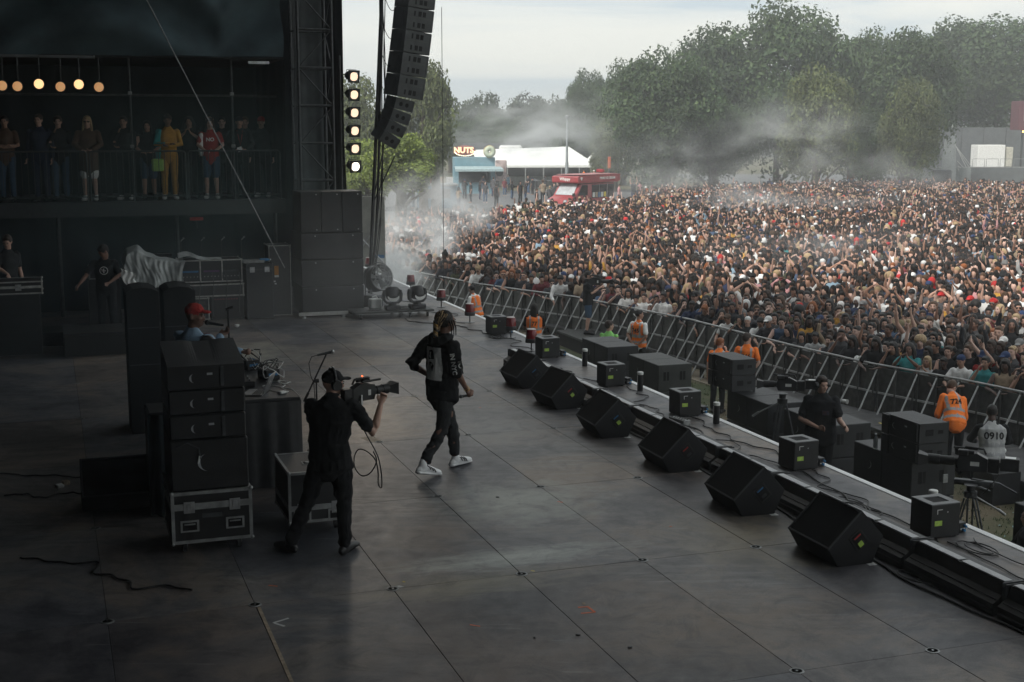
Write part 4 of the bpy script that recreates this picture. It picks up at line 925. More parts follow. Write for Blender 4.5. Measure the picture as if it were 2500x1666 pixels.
t = flight_case('amplifier_rack', 'open silver edged rack with amplifiers and purple strip behind the plastic sheet', 3.10, 27.7, .80, 1.28, .6, .46, .024, M['paleedge'], handles=False)
for k, x in enumerate((-.40, .02, .42)):
    q = MB(); q.box(x-.19, x+.17, -.012, .0, .06, .20, .004); q.build('amplifier', M['blackm'], t)
    q = MB(); q.box(x-.17, x+.15, -.0145, -.0122, .21, .245); q.build('rack_strip', [M['blue'], mat('purple_strip', (.10, .03, .13), .5), M['steel']][k], t)
    for j in range(5): q = MB(); q.cyl((x-.15+.07*j, -.022, .12), (x-.15+.07*j, -.0125, .12), .012, n=8); q.build('knob', M['aludull'], t)
for x in (-.21, .23): q = MB(); q.box(x-.013, x+.013, -.004, .004, .03, .44); q.build('divider', M['paleedge'], t)
t = flight_case('flight_case', 'flat silver edged flight case lid under the amplifier rack', 3.08, 27.68, .50, 1.36, .62, .26, .028, M['paleedge'], handles=False)
t = flight_case('flight_case', 'black flight case with square pale frame, low in the left of the backline', 2.75, 27.75, .02, .60, .6, .45, .020, M['paleedge'], handles=False)
for i in range(3):
    for j in range(3): q = MB(); q.box(-.24+.17*i, -.12+.17*i, -.006, .004, .06+.12*j, .14+.12*j, .003); q.build('module', M['steel'], t)
t = flight_case('flight_case', 'black flight case with dull red stencil line under the amplifier rack', 3.42, 27.75, .02, .66, .6, .47, .010, M['steel'], handles=False)
q = MB()
for j in range(9): q.box(-.26+j*.055, -.225+j*.055, -.003, .004, .40, .425)
q.build('stencil', mat('dull_red_print', (.20, .05, .07), .7), t)
t = flight_case('flight_case', 'tall grey flight case with two silver latches right of the amplifier rack', 4.08, 27.6, .02, .54, .6, 1.14, .012, M['steel'], 1.02, handles=False, body=M['subpaint'])
t = thing('keyboard_strip', 'pale flat electronic unit lying on the tall grey flight case', 'equipment unit', 4.0, 27.8, 1.165); b = MB(); b.box(-.24, .2, -.14, .12, 0, .06, .006); b.build('case', M['aludull'], t)
t = thing('water_bottle', 'clear bottle with blue label lying on the tall grey flight case', 'bottle', 4.20, 27.72, 1.19, R(100))
b = MB(); b.M = Matrix.Translation((0, .0, .035)) @ Matrix.Rotation(PI/2, 4, 'X'); b.lathe([(.028, -.1), (.032, -.09), (.032, .06), (.014, .10), (.013, .12)], 14); b.build('body', M['blue'], t, 40)
b = MB(); b.M = Matrix.Translation((0, .0, .035)) @ Matrix.Rotation(PI/2, 4, 'X'); b.lathe([(.016, .121), (.016, .14)], 12); b.build('cap', M['white'], t, 40)
t = flight_case('flight_case', 'upright black flight case with pale frame and orange label beside the far speaker stack', 4.55, 27.9, .02, .46, .6, 1.48, .016, M['paleedge'], handles=False, body=M['blackm'])
q = MB(); q.box(-.12, -.03, -.004, .004, .86, 1.05); q.build('orange_label', mat('orange_label', (.45, .20, .03), .6), t)
q = MB(); q.box(-.12, -.03, -.005, .004, .81, .855); q.box(-.12, -.08, -.004, .004, .66, .69); q.box(-.14, -.10, -.004, .004, .71, .74); q.build('white_label', M['whitetape'], t)
t = flight_case('flight_case', 'long silver edged case glowing amber in front of the man at the left edge', -1.05, 24.4, 1.08, 1.8, .7, .22, .022, M['paleedge'], .12, handles=False)
t = flight_case('flight_case', 'dark case under the long silver edged case at the left edge', -1.05, 24.45, .0, 1.7, .65, 1.07, .012, M['steel'], handles=False)
t = flight_case('flight_case', 'small silver edged case behind the technician with the white towel', .98, 27.2, 1.0, .55, .4, .24, .018, M['aludull'], handles=False)
t = flight_case('flight_case', 'dark case carrying the small silver edged case behind the technician', .98, 27.2, 0, .6, .45, .99, .01, M['steel'], handles=False)
t = flight_case('flight_case', 'dark case hidden under the draped plastic sheet', 1.95, 27.05, 0, 1.05, .7, .80, .014, M['steel'], .6, handles=False)
t = thing('mixing_desk', 'low mixing desk on the case under the plastic sheet', 'mixing desk', 1.9, 27.2, .805); b = MB(); b.prism([(0, 0), (.5, 0), (.5, .62), (.34, .62), (0, .12)], -.42, .42, 'x'); b.build('console', M['blackm'], t)
for i in range(4):
    t = thing('desk_microphone', ['small silver instrument stand clip nearest the plastic sheet', 'second small clip above the amplifier rack', 'third small clip above the amplifier rack', 'small clip above the tall grey case'][i], 'clip', 2.6+.42*i, 28.6, 1.28+.0, 0, 'small silver clips along the back bar'); b = MB(); b.cyl((0, 0, .30), (.06, 0, .36), .012, n=6); b.sph((.06, 0, .36), .022, 8, 6); b.build('clip', M['aludull'], t)
    b = MB(); b.cyl((0, 0, -1.28), (0, 0, .30), .010, n=6); b.build('stand', M['blackm'], t)
# plastic sheet
def sheet_cloth():
    b = MB(); nx, ny = 70, 46
    for i in range(nx+1):
        for j in range(ny+1):
            s = i/nx; q = j/ny
            x = 1.32+1.22*s; y = 27.05+.66*(1-q) if q < .45 else 26.98-.05*(q-.45)
            top = 1.50 - .14*abs(s-.28)*2 + .05*math.sin(s*7) + .05*noise.noise(Vector((s*6, 2, 0)))
            if s < .12: top -= (.12-s)*1.6
            if q < .45: z = top + .10*math.sin(q*7)*(1-s) + .03*noise.noise(Vector((x*5, q*9, 1))); y = 27.6-.62*(q/.45)
            else:
                hgt = (q-.45)/.55; z = top*(1-hgt) + (.80+.06*noise.noise(Vector((s*9, 5, 0))))*hgt; y = 26.96 + .10*noise.noise(Vector((x*3.1+hgt*.8, z*1.1, 3)))*1.3 + .07*noise.noise(Vector((x*8+hgt*2, z*2.0, 7))) + .03*noise.noise(Vector((x*18, z*4, 1))) - .05*hgt
            x += .05*math.sin(z*7+s*3) + (.10*(s-.5)*(hgt if q > .45 else 0))*-1.5
            b.v.append((x, y, z))
    for i in range(nx):
        for j in range(ny): a = i*(ny+1)+j; b.f.append((a, a+ny+1, a+ny+2, a+1)); b.m.append(0)
    return b
M['poly'] = mat('polythene', (.46, .49, .49), .35, scale=6, var=.2, alpha=.86, spec=.7)
o = sheet_cloth().build('plastic_sheet', M['poly'], None, 80); o.rotation_euler = (0, 0, AL); tag(o, 'crumpled translucent white plastic sheet draped over the backline equipment', 'plastic sheet')
b = MB(); nx = 40
for i in range(nx+1):
    for j in range(9):
        s = i/nx; w = (j/8-.5); b.v.append((2.42+.85*s+.02*math.sin(s*9), 27.35+.30*w*(1-.6*s)+.03*math.sin(s*14+w*6), 1.40-.08*s+.06*math.sin(s*7)*(1-s)+.05*math.cos(w*7)*(1-.7*s)))
for i in range(nx):
    for j in range(8): a = i*9+j; b.f.append((a, a+9, a+10, a+1)); b.m.append(0)
o = b.build('plastic_sheet', M['poly'], None, 80); o.rotation_euler = (0, 0, AL); tag(o, 'trailing end of the plastic sheet lying along the top of the amplifier rack', 'plastic sheet')
for k in range(4):
    b = MB(); x = 2.85+.27*k; b.tube([(x+.02*math.sin(i), 27.62-.01*i % .03, 1.0-.15*i) for i in range(7)], .008, 6); o = b.build('cable', M['greycable'], None, 70); o.rotation_euler = (0, 0, AL); tag(o, ['loose cable hanging down the left of the amplifier rack', 'second cable hanging over the amplifier rack', 'third cable hanging over the amplifier rack', 'loose cable hanging down the right of the amplifier rack'][k], 'cable')
t = thing('red_strap', 'red cloth strap tied under the balcony edge', 'strap', 2.98, 28.95, 2.02); b = MB(); b.box(-.14, .14, -.02, .02, -.035, .035, .01); b.build('band', M['red'], t)
b = MB(); b.tube([(-.01, 0, -.03), (0, -.01, -.12), (.0, 0, -.2)], .015, 6); b.build('tail', M['steel'], t)
# riser at the left
t = thing('low_riser', 'low grey topped riser in the dark behind the speaker stacks', 'riser', .95, 24.0, 0); b = MB(); b.box(-.8, .9, 0, 1.1, .0, .36, .01); b.build('base', M['black'], t); b = MB(); b.box(-.8, .9, 0, 1.1, .3605, .40, .005); b.build('top', M['subpaint'], t)

# ---------------------------------------------------------------- near side fill stack, DJ stack, table, cases
st = flight_case('flight_case', 'black flight case with grey edging, two latches and two handles under the side fill stack', 1.30, 12.2, 0, .74, .78, .60, .030, M['aludull'], .46, handles=True, castors=True, group=None)
q = MB(); q.box(-.09, .09, -.004, .003, .345, .385); q.build('name_plate', M['steel'], st)
t = thing('bass_cabinet', 'large dark bass speaker with pale crescent mark at the foot of the side fill stack', 'speaker', 1.30, 12.22, .605)
b = MB(); b.box(-.35, .35, 0, .78, 0, .475, .012); b.build('cabinet', M['black'], t)
def crescent(b, cx, cz, r, yy, flip=1, th=.012):
    pts = []; n = 14
    for i in range(n+1): a = PI*.62+PI*.80*i/n; pts.append((cx+r*1.35*math.cos(a)*flip, cz+r*math.sin(a)))
    for i in range(n+1): a = PI*.62+PI*.80*(n-i)/n; k = math.sin(PI*(n-i)/n); pts.append((cx+(r*1.35-th*2.2*k)*math.cos(a)*flip+.0, cz+(r-th*.5*k)*math.sin(a)))
    vs = [(p, yy, q_) for p, q_ in pts]; m = n+1
    b.add(vs, [(i, i+1, 2*m-2-i, 2*m-1-i) for i in range(n)])
M['cres'] = mat('pale_mark', (.42, .44, .46), .5)
b = MB(); crescent(b, .0, .26, .085, -.003); b.build('crescent_mark', M['cres'], t)
b = MB(); b.tube([(-.30+.0, -.02, .42), (-.20, -.03, .46), (-.10, -.02, .40), (-.09, -.02, .30)], .006, 6); b.build('patch_cable', M['greycable'], t, 60)
b = MB(); b.tube([(-.095, -.02, .33), (-.11, -.02, .26)], .008, 6); b.build('white_sleeve', M['white'], t)
for k in range(3):
    t = thing('side_fill_cabinet', ['lowest', 'middle', 'uppermost'][k] + ' of the three slim speaker boxes with a crescent mark in the side fill stack', 'speaker', 1.30, 12.23, 1.085+k*.235, 0, 'slim boxes of the side fill stack')
    h = .225 if k < 2 else .215
    b = MB(); b.box(-.35, .34, 0, .74, 0, h, .012) if k < 2 else b.prism([(0, 0), (.74, 0), (.74, .33), (0, .215)], -.35, .34, 'x'); b.build('cabinet', M['black'], t)
    b = MB(); crescent(b, -.10, .10, .045, -.003, th=.009); b.build('crescent_mark', M['cres'], t)
    b = MB(); b.box(.0, .05, -.003, .002, .125, .145); b.build('badge', M['cres'], t)
    b = MB(); b.box(.12, .15, -.012, .0, .02, .20); b.build('rigging_bracket', M['steel'], t)
    if k == 2:
        q = MB()
        n_ = 30; vs = []
        for i in range(n_+1):
            x = -.35+.69*i/n_; dip = .03*math.exp(-((x-.02)/.10)**2)
            vs += [(x, -.004, .216), (x, .74, .345-dip)]
        q.add(vs, [(2*i, 2*i+2, 2*i+3, 2*i+1) for i in range(n_)]); q.build('carpet_top', M['subpaint'], t)
for k, (x, lab) in enumerate([(1.09, 'left dark curved top speaker column behind the performer in red cap'), (1.55, 'right dark curved top speaker column directly behind the performer in red cap')]):
    t = thing('monitor_column', lab, 'speaker', x, 17.5, 0, 0, 'dark speaker columns behind the side fill stack')
    b = MB(); b.prism([(-.20, 0), (.20, 0), (.20, 1.84), (.12, 1.885), (0, 1.90), (-.12, 1.885), (-.20, 1.84)], 0, .7, 'y'); b.build('cabinet', M['carpet'], t)
    b = MB(); b.box(-.19, .19, -.006, -.0005, 1.38, 1.39); b.box(-.19, .19, -.006, -.0005, .9, .91); b.build('joint_trim', M['steel'], t)
t = thing('black_cloth_bundle', 'black cloth skirt hanging at the left of the side fill stack', 'cloth', 1.1, 13.6, 0)
b = MB(); nx = 30
for i in range(nx+1):
    a = i/nx; x = -.26+.42*a; y = .05*math.sin(a*17)
    for z in (0, .35, .7, 1.05): b.v.append((x, y*(1.2-z*.6), z))
for i in range(nx):
    for j in range(3): a = i*4+j; b.f.append((a, a+4, a+5, a+1)); b.m.append(0)
b.build('skirt', M['drape'], t, 80); b = MB(); b.box(-.25, .15, .06, .6, 0, 1.06, .02); b.build('case', M['black'], t)

t = thing('equipment_table', 'black cloth covered table with laptop, cables and adapter', 'table', 2.10, 14.3, 0)
b = MB(); b.box(-.42, .42, 0, 2.3, .96, 1.0, .012); b.build('tabletop', M['subpaint'], t)
b = MB(); per = []
for i in range(61):
    s = i/60
    if s < .3: p = (-.42+.84*s/.3, 0)
    else: p = (.42, 2.3*(s-.3)/.7)
    per.append(p)
for i, (x, y) in enumerate(per):
    for j, z in enumerate((.965, .90, .6, .3, .01)):
        f = .018*math.sin(i*1.35)*(j/4)+.012*(j/4); ox, oy = (0, -1) if i < 18 else ((1, 0) if i > 18 else (.7, -.7))
        b.v.append((x+ox*(f+.006), y+oy*(f+.006), z))
for i in range(60):
    for j in range(4): a = i*5+j; b.f.append((a, a+5, a+6, a+1)); b.m.append(0)
b.build('cloth', M['blackm'], t, 80)
for x in (-.36, .36):
    for y in (.1, 2.2): b = MB(); b.cyl((x, y, 0), (x, y, .958), .02, n=8); b.build('leg', M['steel'], t)
t = thing('laptop', 'open silver laptop on the black table', 'laptop', 2.08, 14.66, 1.001, R(-112))
b = MB(); b.box(-.165, .165, -.115, .115, 0, .014, .004); b.build('base', M['alu'], t)
key = MB(); key.box(-.009, .009, -.007, .007, .0145, .0165); km = key.mesh('key', M['black'])
for i in range(13):
    for j in range(5): put('key', km, t, (-.138+i*.023, -.0+j*.020, 0))
b = MB(); b.M = Matrix.Translation((0, .115, .012)) @ Matrix.Rotation(R(-22), 4, 'X'); b.box(-.165, .165, -.004, .004, 0, .23, .003); b.build('lid', M['alu'], t)
b = MB(); b.M = Matrix.Translation((0, .115, .012)) @ Matrix.Rotation(R(-22), 4, 'X'); b.box(-.155, .155, -.006, -.0042, .012, .22); b.build('screen', M['glassd'], t)
b = MB(); b.M = Matrix.Translation((0, .115, .012)) @ Matrix.Rotation(R(-22), 4, 'X'); b.cyl((0, .0042, .125), (0, .006, .125), .018, n=14); b.build('lid_emblem', M['white'], t)
t = thing('power_adapter', 'white square laptop charger on the corner of the black table', 'charger', 2.36, 14.55, 1.001, R(30)); b = MB(); b.box(-.045, .045, -.035, .035, 0, .028, .008); b.build('brick', M['white'], t)
def tcable(pts, r, m, lab): b = MB(); b.tube(pts, r, 6); o = b.build('cable', m, None, 70); o.rotation_euler = (0, 0, AL); tag(o, lab, 'cable')
g_ = random.Random(5)
def squig(c, r, n, z0, amp, seed):
    g = random.Random(seed); return [(c[0]+r*math.cos(i*.55+seed)*(1+.2*math.sin(i*1.7)), c[1]+r*1.2*math.sin(i*.6+seed*2), z0+abs(amp*math.sin(i*.37+seed))) for i in range(n)]
tcable([(2.40, 14.55, 1.006), (2.44, 14.62, 1.006), (2.40, 14.85, 1.006), (2.47, 15.0, 1.006), (2.44, 15.25, 1.006), (2.30, 15.3, 1.006)], .004, M['whitecable'], 'thin white charger lead curving over the table')
tcable([(2.32, 14.6, 1.006), (2.25, 14.78, 1.006), (2.2, 14.95, 1.02), (2.28, 15.1, 1.006), (2.5, 14.75, 1.005), (2.53, 14.4, .99)], .004, M['whitecable'], 'white lead running off the near edge of the table')
for k, (c, r, n_, amp, m, lab) in enumerate([((2.38, 15.55), .12, 40, .20, 'cable', 'tangle of black leads on the middle of the table'), ((2.40, 15.5), .13, 26, .17, 'whitecable', 'white leads looped over the black tangle on the table'), ((2.26, 16.2), .12, 30, .22, 'cable', 'pile of black leads at the far end of the table'),
        ((2.24, 16.15), .10, 16, .24, 'whitecable', 'single white lead arching over the far pile'), ((2.22, 16.25), .09, 14, .14, 'blue', 'blue lead in the far pile on the table'), ((2.48, 15.15), .07, 12, .01, 'whitecable', 'small white loop on the table edge')]):
    tcable(squig(c, r, n_, 1.008, amp, k+1), .006 if m != 'whitecable' else .0045, M[m], lab)
t = thing('mixer', 'small black mixer under the hand on the table', 'mixer', 1.98, 15.2, 1.001); b = MB(); b.box(-.15, .15, -.2, .2, 0, .07, .008); b.build('case', M['black'], t)
for i in range(4):
    for j in range(5): b = MB(); b.cyl((-.1+.065*i, -.15+.07*j, .071), (-.1+.065*i, -.15+.07*j, .088), .010, n=8); b.build('knob', M['aludull'] if j % 2 else M['steel'], t)
for i, (u, v, c) in enumerate([(2.36, 15.5, 'black'), (2.24, 16.2, 'black')]):
    t = thing('audio_interface', ['small black interface box inside the nearer lead tangle', 'small black interface box inside the far lead pile'][i], 'audio interface', u, v, 1.001, R(20)); b = MB(); b.box(-.09, .09, -.11, .11, 0, .12, .008); b.build('case', M[c], t); b = MB(); b.box(-.06, .06, -.113, -.1105, .05, .08); b.build('front_strip', M['blue'], t)
t = thing('paper_sheet', 'white sheet of paper on the floor behind the flight case', 'paper', 2.75, 15.6, .002, R(20)); b = MB(); b.box(-.10, .10, -.15, .15, 0, .003); b.build('sheet', M['white'], t)
t = flight_case('flight_case', 'grey edged flight case with recessed dish and paper label on its lid, behind the cameraman', 2.36, 12.5, 0, .60, .82, .62, .026, M['aludull'], .26, handles=True, castors=True, group=None, body=M['subpaint'])
q = MB(); q.box(-.10, .06, .30, .42, .6165, .621, .001, 0); q.box(-.085, .045, .315, .405, .6215, .6225, 0, 1); q.cyl((-.05, .36, .624), (-.05, .36, .63), .02, n=10, mi=0); q.build('lid_dish', [M['aludull'], M['hole']], t)
q = MB(); q.box(.08, .24, .30, .46, .6205, .622); q.build('paper_label', M['whitetape'], t)

def mic_stand(u, v, lab, boom=True, rz=0, h=1.0):
    t = thing('microphone_stand', lab, 'microphone stand', u, v, 0, R(rz), None)
    b = MB(); b.cyl((0, 0, .0), (0, 0, h*.55), .013, n=10); b.cyl((0, 0, h*.55), (0, 0, h), .010, n=10); b.cyl((0, 0, h*.50), (0, 0, h*.58), .018, n=10); b.build('pole', M['black'], t, 60)
    b = MB(); b.lathe([(.13, 0), (.13, .012), (.03, .026)], 24); b.build('base', M['black'], t, 40)
    if boom:
        b = MB(); b.cyl((-.03, 0, h), (.03, 0, h), .025, n=10); b.build('clutch', M['black'], t, 60)
        b = MB(); b.cyl((-.13, 0, h-.20), (.13, 0, h+.32), .010, n=10); b.cyl((-.155, 0, h-.25), (-.10, 0, h-.14), .016, n=10); b.build('boom', M['black'], t, 60)
        b = MB(); b.cyl((.02, 0, h+.315), (.19, 0, h+.345), .013, .018, n=10); b.build('microphone_body', M['steel'], t, 60); b = MB(); b.sph((.205, 0, h+.348), .026, 12, 8); b.build('microphone_grille', M['alu'], t, 60)
        b = MB(); b.tube([(.02, 0, h+.315), (-.05, 0, h+.30), (-.085, 0, h+.22), (-.07, 0, h+.08), (-.03, .0, h-.03), (-.015, .012, h-.3), (-.02, .016, .3), (-.03, .02, .03)], .005, 6); b.build('cable', M['cable'], t, 60)
    return t
mic_stand(2.99, 15.86, 'black boom microphone stand between the table and the cameraman', True, 0, .87)
t = thing('microphone_stand', 'thin straight microphone stand behind the performer in the red cap', 'microphone stand', 2.10, 17.0, 0); b = MB(); b.cyl((0, 0, 0), (0, 0, 1.64), .012, n=8); b.build('pole', M['black'], t, 60); b = MB(); b.lathe([(.13, 0), (.13, .012), (.03, .026)], 20); b.build('base', M['black'], t, 40)
b = MB(); b.cyl((-.03, 0, 1.64), (.06, 0, 1.67), .018, n=8); b.build('clip', M['black'], t)

# ---------------------------------------------------------------- tape marks and litter on the deck
def flat(name, poly, m, lab, cat='tape mark', z=.0012):
    b = MB(); b.add([(x, y, z) for x, y in poly], [tuple(range(len(poly)))]); b.add([(x, y, z-.0012) for x, y in poly], [tuple(range(len(poly)))[::-1]]); o = b.build(name, m); o.rotation_euler = (0, 0, AL); tag(o, lab, cat)
    return o
def strip(p, q, w): d = (Vector(q)-Vector(p)).normalized(); s = Vector((-d.y, d.x))*w/2; p = Vector(p); q = Vector(q); return [tuple(p-s), tuple(q-s), tuple(q+s), tuple(p+s)]
flat('tape_line', strip((1.48, 10.62), (1.47, 7.2), .028), M['beigetape'], 'long beige tape line at the bottom of the photo')
o = flat('tape_arrow', strip((1.67, 10.29), (1.535, 10.225), .022), M['whitetape'], 'white tape arrow beside the long beige tape line'); b = MB(); b.add([(x, y, .0012) for x, y in strip((1.545, 10.215), (1.61, 10.12), .022)], [(0, 1, 2, 3)]); b.build('arrow_stroke', M['whitetape'], o)
o = flat('tape_corner_mark', strip((3.97, 9.75), (4.05, 9.735), .022), M['orangetape'], 'orange tape mark shaped like an angular U at the bottom centre')
for p, q in (((4.05, 9.745), (4.058, 9.60)), ((4.06, 9.60), (3.94, 9.612))): b = MB(); b.add([(x, y, .0014) for x, y in strip(p, q, .022)], [(0, 1, 2, 3)]); b.build('tape_stroke', M['orangetape'], o)
b = MB(); b.add([(x, y, .0014) for x, y in strip((4.04, 9.79), (4.055, 9.84), .025)], [(0, 1, 2, 3)]); b.build('tape_stroke', M['beigetape'], o)
flat('tape_dash', strip((3.01, 9.67), (3.075, 9.61), .018), M['orangetape'], 'short faded orange tape dash left of the orange U mark')
flat('tape_dash', strip((1.64, 11.13), (1.71, 11.08), .016), M['orangetape'], 'short orange tape dash in the dark below the flight cases')
flat('tape_dash', strip((4.95, 12.76), (4.99, 12.71), .022), M['orangetape'], 'small orange tape tab on a deck joint right of the performer')
flat('tape_dash', strip((3.92, 10.75), (3.945, 10.72), .02), M['yellowtape'], 'tiny yellow tape tab by a deck pin')
flat('tape_dash', strip((2.765, 10.85), (2.775, 10.82), .018), M['yellowtape'], 'tiny yellow tape tab beside the white scrap')
flat('paper_scrap', [(2.68, 10.75), (2.70, 10.70), (2.74, 10.71), (2.71, 10.75)], M['whitetape'], 'small white paper scrap on a deck joint, bottom centre', 'scrap')
flat('tape_dash', strip((5.64, 17.64), (5.67, 17.62), .02), M['orangetape'], 'tiny red scrap of tape left of the farthest wedge monitor')
flat('tape_dash', strip((5.68, 11.56), (5.70, 11.54), .018), M['orangetape'], 'tiny orange scrap of tape left of the nearest wedge monitor')
flat('tape_patch', strip((3.70, 16.38), (3.78, 16.08), .16), M['beigetape'], 'pale beige tape patch on the deck beyond the cameraman')
for i, (u, v, s) in enumerate([(3.74, 9.18, .014), (4.02, 8.82, .018), (3.40, 9.24, .009), (4.40, 13.12, .014)]):
    b = MB(); b.sph((0, 0, .004), (s*1.6, s, .006), 7, 5); o = b.build('debris', M['black']); o.location = W(u, v); o.rotation_euler = (0, 0, i); tag(o, ['black scrap on the deck right of the orange dash', 'larger black scrap on the deck, bottom centre right', 'tiny black scrap left of the two larger ones', 'dark twig like scrap on the deck right of the cameraman'][i], 'scrap')
t = thing('plastic_cup', 'small white crumpled cup on the deck before the backline cases', 'cup', 3.45, 26.6, 0, 0); b = MB(); b.lathe([(.02, 0), (.05, .03), (.045, .06), (.02, .065)], 10); b.build('cup', M['white'], t, 60)
t = thing('paper_box', 'small crumpled white and brown packet on the dark deck at the left', 'packet', -.02, 15.1, 0, R(20)); b = MB(); b.box(-.05, .03, -.04, .04, 0, .035, .008, 0); b.box(.04, .12, .02, .09, 0, .05, .01, 1); b.build('packet', [M['white'], M['beigetape']], t)
cable('cable', wander((-.6, 14.9), (.5, 14.6), 40, .08, .012, 21), .009, M['cable'], 'black cable running into the dark floor monitor at the left')
cable('cable', wander((-.7, 15.9), (.3, 15.4), 40, .05, .012, 22), .008, M['greycable'], 'grey cable on the dark deck at the left edge')
cable('cable', wander((-.4, 12.6), (1.0, 11.2), 50, .14, .012, 23), .009, M['cable'], 'black cable curving over the deck at the lower left')

# ---------------------------------------------------------------- the performers and crew on deck
F = {'black': fab('black_jersey', (.013, .014, .016), .95, .35), 'charcoal': fab('charcoal_jersey', (.024, .026, .028), .95, .3), 'white': fab('white_cotton', (.84, .85, .84)), 'navy': fab('navy_cotton', (.02, .028, .06)), 'grey': fab('grey_cotton', (.20, .21, .22)),
     'red': fab('red_cotton', (.38, .04, .035)), 'blue': fab('blue_cotton', (.06, .16, .34)), 'orange': fab('hi_vis_orange', (1.0, .215, .03), .7), 'silver': mat('reflective_band', (.30, .31, .32), .45, .1, var=.1), 'yellow': fab('mustard_cotton', (.50, .26, .04)),
     'teal': fab('teal_cotton', (.03, .28, .28)), 'pink': fab('pink_cotton', (.55, .22, .24)), 'green': fab('green_cotton', (.07, .16, .07)), 'cream': fab('cream_cotton', (.50, .44, .33)), 'brown': fab('brown_cotton', (.10, .06, .04)), 'lime': fab('hi_vis_lime', (.30, .70, .20)),
     'denim': fab('denim', (.05, .09, .15)), 'paleblue': fab('pale_blue_cotton', (.25, .36, .48)), 'maroon': fab('maroon_cotton', (.12, .02, .03)), 'tan': fab('tan_cotton', (.30, .21, .13)), 'lightgrey': fab('pale_grey_cotton', (.42, .43, .43)), 'khaki': fab('khaki_cotton', (.13, .13, .08))}
shoew = mat('white_leather', (.85, .86, .86), .45, scale=8, var=.08); shoeb = mat('black_leather', (.012, .012, .013), .5)
J = std(pel=(0, 0, .94), waist=(0, .0, 1.07), chest=(0, .015, 1.27), sh=(0, .0, 1.43), neck=(.0, .015, 1.515), head=(.015, .055, 1.66), face=(.30, 1, -.02),
        shL=(-.20, -.01, 1.42), elL=(-.34, -.15, 1.175), wrL=(-.22, .07, 1.00), hdL=(.06, .05, -.04), shR=(.20, -.02, 1.425), elR=(.245, -.01, 1.145), wrR=(.25, .13, .93), hdR=(.0, .045, -.07),
        hipR=(.085, -.02, .90), knR=(.10, -.10, .50), anR=(.09, -.37, .15), toR=(.10, -.17, .035), hipL=(-.085, .02, .90), knL=(-.08, .20, .49), anL=(-.08, .26, .085), toL=(-.09, .46, .035))
M['thR'] = None
J['thR'] = Vector((-.3, 1, .3)); J['thL'] = Vector((1, .3, .2))
perf = person('person', 'performer walking across the deck in black hoodie with white back panel, holding a microphone', 4.16, 14.38, 0, -PI/4, J, 'brown', None, None, F['black'], dict(sleeve='elbow', loose=1.14, hem=.12), F['charcoal'], dict(slim=.94, cuff=.86), shoew, world=False, scale=1.05, curl=(1.0, 1.6), wrk=.022, vox=.010, g=1.0, w=1.0)
perf.rotation_euler = (0, 0, -R(45))
hood = child(perf, 'sweater')
# hood lying on the back
b = MB(); loft(b, [((-.10, -.03, 1.50), .05, .055), ((-.06, -.085, 1.46), .06, .06), ((0, -.105, 1.44), .06, .06), ((.06, -.085, 1.46), .06, .06), ((.10, -.03, 1.50), .05, .055)], side=(0, 0, 1)); loft(b, [((-.09, .05, 1.50), .035, .04), ((-.105, -.02, 1.51), .04, .045)]); loft(b, [((.09, .05, 1.50), .035, .04), ((.105, -.02, 1.51), .04, .045)])
put('hood', fuse(b, 'hood', F['black'], .011, 3, .006), perf)
b = MB(); loft(b, [((0, 0, .90), .172, .128), ((0, .0, .95), .172, .128)], n=18); put('hem_band', fuse(b, 'hem_band', F['charcoal'], .012, 2, .008), perf)
# braided hair, dark with blonde strands
hb = MB(); hh = J['head']
hb.sph((hh.x, hh.y-.03, hh.z+.03), (.090, .105, .098), 14, 10)
put('hair', fuse(hb, 'hair', HM['black'], .010, 2, .010, 60), perf)
gr = random.Random(3)
for k in range(24):
    a = gr.uniform(-1, 1)*1.3; r0 = .100; blond = k % 3 != 0; pts = []
    e0 = gr.uniform(.2, 1.2)
    for s in range(9):
        q = s/8; th = a*(1-q*.8); el = e0*(1-q)-.5*q
        pts.append((hh.x+math.sin(th)*r0*math.cos(el)*(1-q*.3), hh.y-.03-math.cos(th)*(r0+.012)*math.cos(el), hh.z+.03+r0*math.sin(el)-.06*q*q+.006*math.sin(s*2.2+k)))
    b = MB(); b.tube(pts, [.010]*7+[.009, .006], 6); b.build('braid', mat_b(blond) if False else (HM['blonde'] if blond else HM['black']), perf, 70)
for k in range(3):
    pts = []
    for s in range(26):
        q = s/25; ph = s*.85+k*2*PI/3; pts.append((hh.x-.005+.020*math.cos(ph)*(1-q*.4), hh.y-.145-.01*math.sin(q*3)+.018*math.sin(ph)*(1-q*.4), hh.z+.02-.26*q))
    b = MB(); b.tube(pts, [.017*(1-.45*i/25) for i in range(26)], 7); b.build('plait', [HM['blonde'], mat('golden_hair', (.34, .20, .06), .55, scale=50, var=.5), HM['black']][k], perf, 70)
for k in range(3):
    b = MB(); b.tube([(hh.x+.09, hh.y+.02-.03*k, hh.z+.02), (hh.x+.105, hh.y+.04-.03*k, hh.z-.06), (hh.x+.095, hh.y+.05-.03*k, hh.z-.15)], [.008, .008, .004], 6); b.build('braid', HM['black'], perf, 70)
